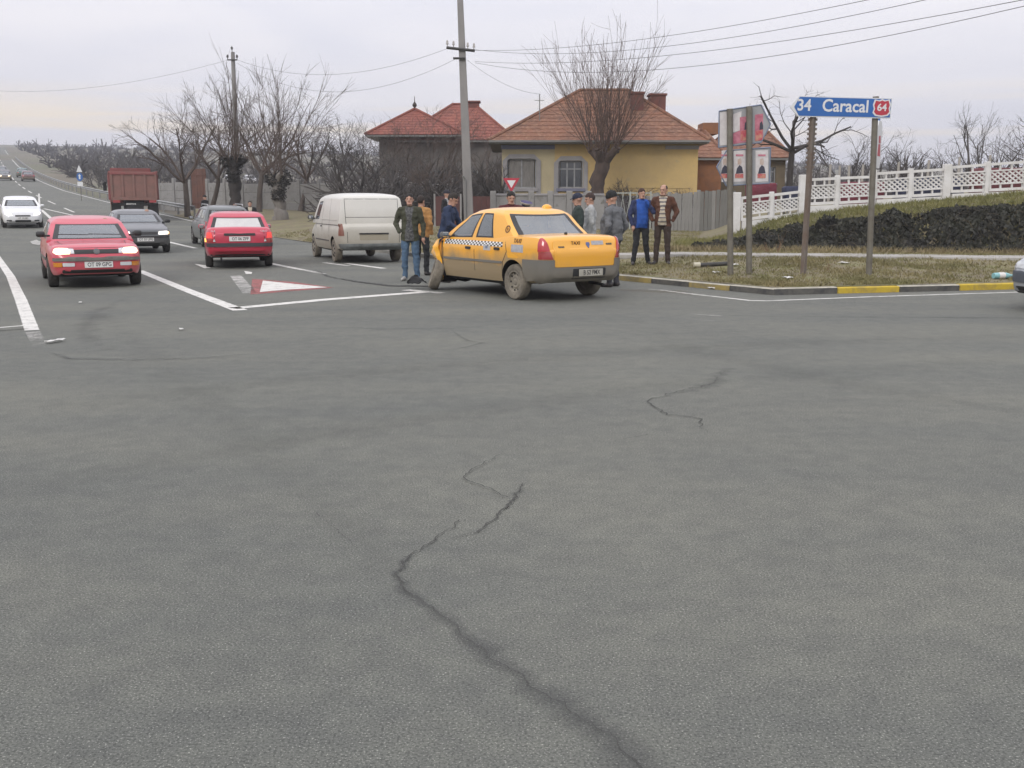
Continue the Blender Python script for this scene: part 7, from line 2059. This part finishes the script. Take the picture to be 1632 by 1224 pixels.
def ivy_clump(name, root, pts, m, n, size, seed):
    rng = random.Random(seed); vs, fs = [], []
    for i in range(n):
        c, r = pts[rng.randrange(len(pts))]
        d = Vector((rng.gauss(0, 1), rng.gauss(0, 1), rng.gauss(0, 1))).normalized(); p = Vector(c) + d * r * rng.uniform(.6, 1.05)
        a = rdir(rng, d, .6).cross(Vector((0, 0, 1))).normalized() * size * rng.uniform(.6, 1.3); b = rdir(rng, Vector((0, 0, -1)), .5) * size * rng.uniform(.6, 1.3)
        k = len(vs); vs += [p - a, p + b, p + a, p - b * .7]; fs.append((k, k + 1, k + 2, k + 3))
    return py_obj(name, vs, fs, m, root)

def build_trees():
    gnd = lambda x, y: verge_z(x, y) if (kerb_dist(x, y) > .2 and x < 45 and y < 73) else terr(x, y)
    # great pollard in front of the yellow house
    Y = 49.2; p = P(950, 340, Y)
    tree('pollard_tree', pollard_data(5, P(950, 250, Y).z - gnd(p.x, Y), .36, 105, 5.0, (.4, 0), .66, 5, 5, .015, 1.15), (p.x - .1, Y, gnd(p.x, Y)), 'large pollard tree with upright reddish shoots before the yellow house', bark=M('bark_brown', (.085, .06, .047), .95, noise=(4, (.3, .65)), col2=(.045, .034, .03), stretch=(1, 1, .35), bump=(6, 1.0, .08)), twig=TWIG_R)
    # two pollards on the far verge, heads wrapped in dark growth
    ivm = M('ivy_dark', (.030, .028, .024), .9, noise=(4, (.3, .6)), col2=(.018, .018, .016))
    for px, pyb, Y, seed, H, lab, hy in ((376, 348, 59, 11, 3.4, 'dark-headed pollard tree beside the thin utility pole', 262), (447, 352, 55, 12, 2.6, 'pollard tree with pale trunk and dark bushy head left of the van', 290)):
        p = P(px, pyb, Y); z = gnd(p.x, Y); Ht = P(px, hy, Y).z - z
        t = tree('pollard_tree', pollard_data(seed, Ht, .34, 24, 5.6 if seed == 12 else 4.8, (-.1 if seed == 12 else .05, 0), 1.05, 5, 9, .030, .9), (p.x, Y, z), lab, bark=BARK_P if seed == 12 else BARK_D, twig=TWIG)
        ivy_clump('dark_growth', t, [((.0, 0, Ht - .2), .5), ((.3, -.1, Ht + .2), .45), ((-.35, -.1, Ht + .15), .4), ((0, -.2, Ht - .7), .4)], ivm, 900, .07, seed)
    # spreading bare trees behind them
    specs = [(300, 62, 21, 8.4, .22, 'wide bare tree with tangled crown above the rusty gate'), (335, 66, 22, 8.8, .2, 'bare spreading tree between the gate and the thin pole'), (412, 64, 23, 9.4, .22, 'tall bare tree rising behind the pollard pair'), (478, 66, 24, 8.6, .2, 'bare tree behind the pale-trunked pollard'), (545, 58, 25, 6.4, .17, 'dark bare tree above the white van'), (605, 64, 41, 7.6, .09, 'slender bare tree rising before the first red roof'), (655, 66, 42, 8.0, .09, 'slender bare tree before the spike finial'), (705, 65, 43, 7.8, .09, 'slender bare tree between the two red roof peaks'), (775, 64, 44, 7.6, .09, 'slender bare tree right of the tall utility pole'), (575, 61, 26, 6.6, .16, 'bare fruit tree at the corner of the red-roofed house'),
             (640, 58, 27, 5.6, .14, 'low bare tree in front of the red-roofed house'), (690, 55, 28, 4.8, .12, 'short twiggy tree beside the dark red gate'), (786, 53, 29, 4.6, .2, 'small dark stumpy tree at the corner of the yellow house')]
    for px, Y, seed, H, r, lab in specs:
        p = P(px, 340, Y); z = gnd(p.x, Y)
        dk = seed in (25, 26, 27, 29)
        tree('bare_tree', bare_tree_data(seed, H, r * .85, 4, (0, 4, 5, 5, 5), .5, .05, .16, .66), (p.x, Y, z), lab, bark=BARK_D if dk else BARK, twig=TWIG_G if dk else TWIG)
    # right of the house and behind the signs
    for px, Y, seed, H, r, lab, cut in ((1005, 50.5, 31, 3.4, .07, 'young bare shrub tree against the yellow wall beside the pollard', 0), (1090, 50.5, 33, 3.0, .05, 'small bare sapling against the yellow wall by the board fence', 0),
                                   (1252, 58, 34, 9.0, .21, 'gnarled dark tree with lopped limbs behind the signs', 1), (1545, 60, 35, 8.6, .2, 'bare walnut tree beyond the white fence at the far end', 0), (1350, 75, 36, 9.0, .2, 'tall pale twiggy tree behind the blue sign', 0), (1468, 70, 37, 7.2, .18, 'rounded bare tree between the signs and the walnut', 0), (1655, 56, 38, 8.2, .2, 'bare tree reaching in at the picture edge above the fence', 0)):
        p = P(px, 340, Y); z = gnd(p.x, Y)
        if cut: d = bare_tree_data(seed, H, r, 3, (0, 5, 4, 6), .6, .02, .28, .55, .48, .55)
        else: d = bare_tree_data(seed, H, r, 4, (0, 4, 5, 5, 5), .5, .05, .16, .66, .22)
        tree('bare_tree' if H > 4 else 'sapling', d, (p.x, Y, z), lab, bark=BARK_D if cut else BARK, twig=BARK_D if cut else TWIG_G)
    # brushwood that reads as one mass: one object each
    def brush(name, label, spots, seed, twig, H0, H1, protos=4, depth=3, kids=(0, 4, 5, 5), rmin=.012):
        rng = random.Random(seed); pr = [bare_tree_data(seed * 10 + k, 1.0, .018 if rmin < .013 else .04, depth, kids, .5, .06, .16, .72, .12, .6, .002 if rmin < .013 else rmin) for k in range(protos)]
        vs, fs = [], []
        np_ = [(np.array([tuple(v) for v in d[2]]), d[3]) for d in pr]
        allv, off = [], 0
        for x, y, hs in spots:
            a, f = np_[rng.randrange(protos)]; h = rng.uniform(H0, H1) * hs; q = rng.uniform(0, 6.28); w = rng.uniform(.9, 1.3)
            c, s = math.cos(q), math.sin(q)
            b = np.stack([(a[:, 0] * c - a[:, 1] * s) * h * w + x, (a[:, 0] * s + a[:, 1] * c) * h * w + y, a[:, 2] * h * 1.15 + gnd(x, y) - .1], 1)
            allv.append(b); fs += [tuple(i + off for i in t) for t in f]; off += len(b)
        me = bpy.data.meshes.new(name); me.from_pydata(np.concatenate(allv).tolist(), [], fs); me.update()
        o = link(name, me, twig); tag(o, label, 'brushwood', kind='stuff')
    rng = random.Random(77)
    # shrubs before and around the red-roofed house
    sp = [(P(rng.uniform(575, 800), 340, y).x, y, 1) for y in [rng.uniform(52.5, 68) for _ in range(110)]]
    sp += [(P(rng.uniform(570, 800), 340, y).x, y, 1.25) for y in [rng.uniform(56, 70) for _ in range(45)]]
    brush('shrubbery', 'tangled bare shrubs filling the garden before the red-roofed house', sp, 3, TWIG_G, 3.2, 6.4)
    sp = [(P(rng.uniform(985, 1035), 340, 50.5).x, rng.uniform(49.8, 51.2), 1) for _ in range(5)] + [(P(rng.uniform(880, 960), 340, 48.3).x, 48.3, .45) for _ in range(4)]
    brush('shrubbery', 'thin bare garden shrubs along the yellow house wall', sp, 5, TWIG, 2.2, 3.4)
    # orchard and woods to the right
    sp = []
    for _ in range(125):
        y = rng.uniform(62, 150); x = P(rng.uniform(1230, 1780), 300, y).x; sp.append((x, y, .8 + .35 * (y / 110)))
    brush('woodland', 'grey mass of bare orchard trees behind the white fence', sp, 6, TWIG_G, 5.0, 8.0)
    # woods across the middle distance on the left
    sp = []
    for _ in range(125):
        y = rng.uniform(90, 260); x = P(rng.uniform(120, 1000), 300, y).x
        if x < _rr(y) + 6: continue
        sp.append((x, y, .8 + .3 * (y / 150)))
    brush('woodland', 'bare grey woods in the dip behind the concrete fence', sp, 7, TWIG_G, 5.0, 8.5)
    sp = []
    for _ in range(190):
        y = rng.uniform(150, 520); x = P(rng.uniform(40, 330), 300, y).x
        if x < _rr(y) + 7: continue
        sp.append((x, y, rng.uniform(.45, .75)))
    for _ in range(200):
        y = rng.uniform(240, 900); x = P(rng.uniform(-120, 1700), 300, y).x
        if _rl(y) - 8 < x < _rr(y) + 10: continue
        if y > 700 or rng.random() < .5 or x > -60: sp.append((x, y, rng.uniform(.7, 1.2)))
    for _ in range(220):
        y = rng.uniform(520, 680); x = P(rng.uniform(-150, 1700), 300, y).x
        if _rl(y) - 8 < x < _rr(y) + 10: continue
        sp.append((x, y, rng.uniform(.8, 1.3)))
    brush('woodland', 'far bare woods on the hillside and along the ridge', sp, 8, M('twig_far', (.06, .056, .055), .95), 6, 11, 3, 2, (0, 9, 10), .016)
    # vineyard stakes beyond the white fence
    stake = M('stake_pale', (.33, .31, .28), .9)
    for i, (px, py) in enumerate(((1323, 262), (1338, 264), (1353, 264), (1375, 262), (1432, 258), (1480, 255), (1529, 250), (1578, 247))):
        Y = 44.0; t = P(px, py, Y); z = gnd(t.x, Y)
        o = tube_obj('vine_stake', [(0, 0, -.3), (.01, 0, (t.z - z) * .5), (0.02, 0, t.z - z)], [.06, .055, .05], stake, None, 6); o.location = (t.x, Y, z)
        tag(o, 'pale vineyard stake beyond the white fence, %s counting from the signs outward' % ('first', 'second', 'third', 'fourth', 'fifth', 'sixth', 'seventh', 'eighth')[i], 'stake', 'vineyard stakes beyond the white fence')
build_trees()

# ------------------------------------------------------------------ ground cover
def ground_cover():
    rng = random.Random(2)
    # evergreen creeper and dead stalks over the face of the bank
    vs, fs = [], []
    for _ in range(46000):
        t = rng.uniform(-.4, 20); q = rng.uniform(-.55, 1.55) - .45 * nz(t * .5, 3.1)
        if nz(t * .8, q * 1.6, 7) < -.62 or (q > 1.0 and nz(t * 1.3, q, 17) < (q - 1.15) * 1.2): continue
        p = BA + BT * t + BN * q
        if t < 2.5 and rng.random() > .25 + t / 3.5: continue
        z = verge_z(p.x, p.y) + rng.uniform(0, .12 + .25 * max(0, nz(t * 1.7, q * 2.0, 12)))
        c = Vector((p.x, p.y - rng.uniform(0, .12), z)); s = rng.uniform(.025, .07)
        a = Vector((rng.gauss(0, 1), rng.gauss(0, .5), rng.gauss(0, .7))).normalized() * s; b = Vector((rng.gauss(0, .6), rng.gauss(0, .4), -1)).normalized() * s * 1.2
        k = len(vs); vs += [c - a, c + b, c + a, c - b]; fs.append((k, k + 1, k + 2, k + 3))
    o = py_obj('ivy', vs, fs, M('creeper_dark', (.034, .036, .024), .75, noise=(1.7, (.35, .65)), col2=(.016, .015, .013), speck=(6, .58, .7, (.06, .055, .035))))
    tag(o, 'dark evergreen creeper covering the steep face of the bank', 'creeper', kind='stuff')
    # dead stems tangled in it
    vs, fs = [], []
    for _ in range(1500):
        t = rng.uniform(0, 20); q = rng.uniform(-.5, 1.4) - .45 * nz(t * .5, 3.1); p = BA + BT * t + BN * q
        a = Vector((p.x, p.y - .05, verge_z(p.x, p.y) + rng.uniform(0, .1))); d = Vector((rng.gauss(0, .8), rng.gauss(-.3, .5), rng.uniform(.1, 1))).normalized()
        L = rng.uniform(.12, .4); tube(vs, fs, [a, a + d * L * .5, a + d * L + Vector((0, 0, -.05))], [.006, .005, .003], 3, False)
    tag(py_obj('dead_stems', vs, fs, M('stem_dry_grey', (.15, .125, .09), .95, noise=(2, (.3, .6)))), 'thin dead stems poking out of the dark creeper on the bank', 'stems', kind='stuff')
    # dry grass on the verge and over the bank
    def grass(name, label, n, region, h0, h1, col, col2, seed):
        rng = random.Random(seed); vs, fs = [], []
        c = 0
        while c < n:
            x, y, w = region(rng)
            if w <= 0 or rng.random() > w: continue
            c += 1
            z = verge_z(x, y); h = rng.uniform(h0, h1)
            for _ in range(3):
                a = rng.uniform(0, 6.28); ww = rng.uniform(.008, .018); lx, ly = rng.gauss(0, .6) * h, rng.gauss(0, .6) * h
                ox, oy = rng.gauss(0, .04), rng.gauss(0, .04); dx, dy = math.cos(a) * ww, math.sin(a) * ww
                k = len(vs); vs += [(x + ox - dx, y + oy - dy, z - .01), (x + ox + dx, y + oy + dy, z - .01), (x + ox + lx, y + oy + ly, z + h)]; fs.append((k, k + 1, k + 2))
        tag(py_obj(name, vs, fs, M(name + '_%d' % seed, col, .95, noise=(.7, (.35, .65)), col2=col2)), label, 'grass', kind='stuff')
    def flat(rng):
        y = 17.8 + 30 * rng.random() ** 1.6; x = rng.uniform(-.62, .62) * y + rng.uniform(-2, 2)
        d = kerb_dist(x, y)
        t, q = bank(x, y)
        if d < .25 or x > 45 or (t > -.5 and q > -.1): return x, y, 0
        return x, y, .25 + .75 * sstep(-.15, .25, nz(x * .7, y * .7, 4))
    grass('verge_grass', 'short dry winter grass on the roadside verge', 26000, flat, .02, .075, (.225, .19, .095), (.15, .145, .06), 1)
    def bk(rng):
        t = rng.uniform(-1, 26); q = rng.uniform(-.35, 6.0) - .35 * nz(t * .6, 3.1); p = BA + BT * t + BN * q
        return p.x, p.y, (.8 if 1.1 < q < 2.2 else (.08 if q <= 1.1 else .55))
    grass('bank_grass', 'yellow green tufted grass along the top of the bank', 16000, bk, .05, .17, (.20, .185, .065), (.12, .125, .045), 2)
    def foot(rng):
        t = rng.uniform(-2, 26); q = rng.uniform(-1.0, -.3); p = BA + BT * t + BN * q
        return p.x, p.y, .8
    grass('dead_grass', 'pale dead grass stalks along the foot of the bank', 5000, foot, .06, .2, (.30, .25, .14), (.22, .18, .10), 3)
    # dead weeds by the sign posts
    for px, py, lab in ((1235, 408, 'dry brown weed stalks between the poster sign and the blue sign'), (1310, 430, 'dry brown weed clump between the posts of the blue sign')):
        g = G(px, py, .25); r = empty('dead_weed', (g.x, g.y, verge_z(g.x, g.y)), 0, lab, 'weeds')
        d = bare_tree_data(int(px), .8 if px > 1300 else 1.1, .012, 2, (0, 6, 9), .5, .08, .15, .7, .06, .6, .003)
        py_obj('stalks', d[2], d[3], M('stalk_dry', (.17, .105, .06), .95), r); py_obj('stem', d[0], d[1], M('stalk_dry'), r)
    # litter
    lit = M('litter_white', (.62, .61, .58), .6)
    def scrap(px, py, z, s, m, lab, nm='paper_scrap', cat='litter', fx=1.0):
        g = G(px, py, z)
        zz = verge_z(g.x, g.y) if kerb_dist(g.x, g.y) > .1 else terr(g.x, g.y)
        b = bmesh.new(); n = 5
        s *= .8
        vv = [[b.verts.new(((i / n - .5) * s * 1.6 * fx, (j / n - .5) * s, .012 + .28 * s * (nz(i * .9 + px, j * .9, py) + .4))) for i in range(n + 1)] for j in range(n + 1)]
        for j in range(n):
            for i in range(n): b.faces.new((vv[j][i], vv[j][i + 1], vv[j + 1][i + 1], vv[j + 1][i]))
        o = bm_obj(nm, b, m, None, 80); o.modifiers.new('s', 'SOLIDIFY').thickness = .004
        o.location = (g.x, g.y, zz + .012); o.rotation_euler.z = (px * 13 % 7) * .4
        tag(o, lab, cat, 'litter on the road and verge')
    for px, py, z, s, lab in ((1135, 461, 0, .12, 'round white lid lying by the worn kerb corner'), (1142, 433, .2, .13, 'white paper scrap in the grass near the poster sign posts'), (1172, 427, .2, .14, 'white paper scrap at the foot of the poster sign'), (1255, 441, .2, .16, 'white paper scrap by the rusty sign post'), (1345, 424, .25, .16, 'white paper scrap between the blue sign posts'),
                              (88, 546, 0, .09, 'small white strip on the road by the edge line end'), (289, 527, 0, .06, 'tiny white scrap on the open road ahead of the red hatchback'), (128, 484, 0, .06, 'tiny white scrap in front of the red hatchback'), (1016, 386, .33, .12, 'white scrap in the grass behind the blue-jacketed man')):
        scrap(px, py, z, s, lit, lab, fx=2.2 if px == 88 else 1)
    scrap(1603, 396, .3, .12, M('litter_green', (.05, .30, .22), .5), 'green plastic scrap on the far grass near the picture edge')
    # crushed turquoise bottle on the kerb
    g = G(1597, 444, .14); r = empty('plastic_bottle', (g.x, g.y, verge_z(g.x, g.y) + .07), R(12), 'turquoise and white plastic bottle lying on the yellow kerb', 'bottle')
    lathe('bottle_body', [(.001, -.2), (.055, -.2), (.06, -.12), (.052, -.02), (.06, .06), (.05, .12), (.022, .19), (.022, .23), (.001, .23)], M('bottle_turquoise', (.22, .44, .46), .25), r, 12, 'x'); lathe('bottle_label', [(.061, -.09), (.064, -.08), (.064, .03), (.061, .04)], lit, r, 12, 'x'); lathe('bottle_cap', [(.001, .231), (.026, .231), (.026, .26), (.001, .26)], M('bottle_cap_blue', (.06, .2, .4), .4), r, 10, 'x')
ground_cover()
# ------------------------------------------------------------------ damp winter air
def build_haze():
    b = bmesh.new(); bx(b, -1650, 1650, -130, 1750, -1.5, 75)
    m = bpy.data.materials.new('haze_air'); m.use_nodes = True; nt = m.node_tree; nt.nodes.clear()
    o = nt.nodes.new('ShaderNodeOutputMaterial'); v = nt.nodes.new('ShaderNodeVolumePrincipled')
    v.inputs['Color'].default_value = (.86, .88, .95, 1); v.inputs['Density'].default_value = .00065; v.inputs['Anisotropy'].default_value = .2
    nt.links.new(v.outputs[0], o.inputs['Volume'])
    tag(bm_obj('haze', b, m), kind='stuff')
build_haze()
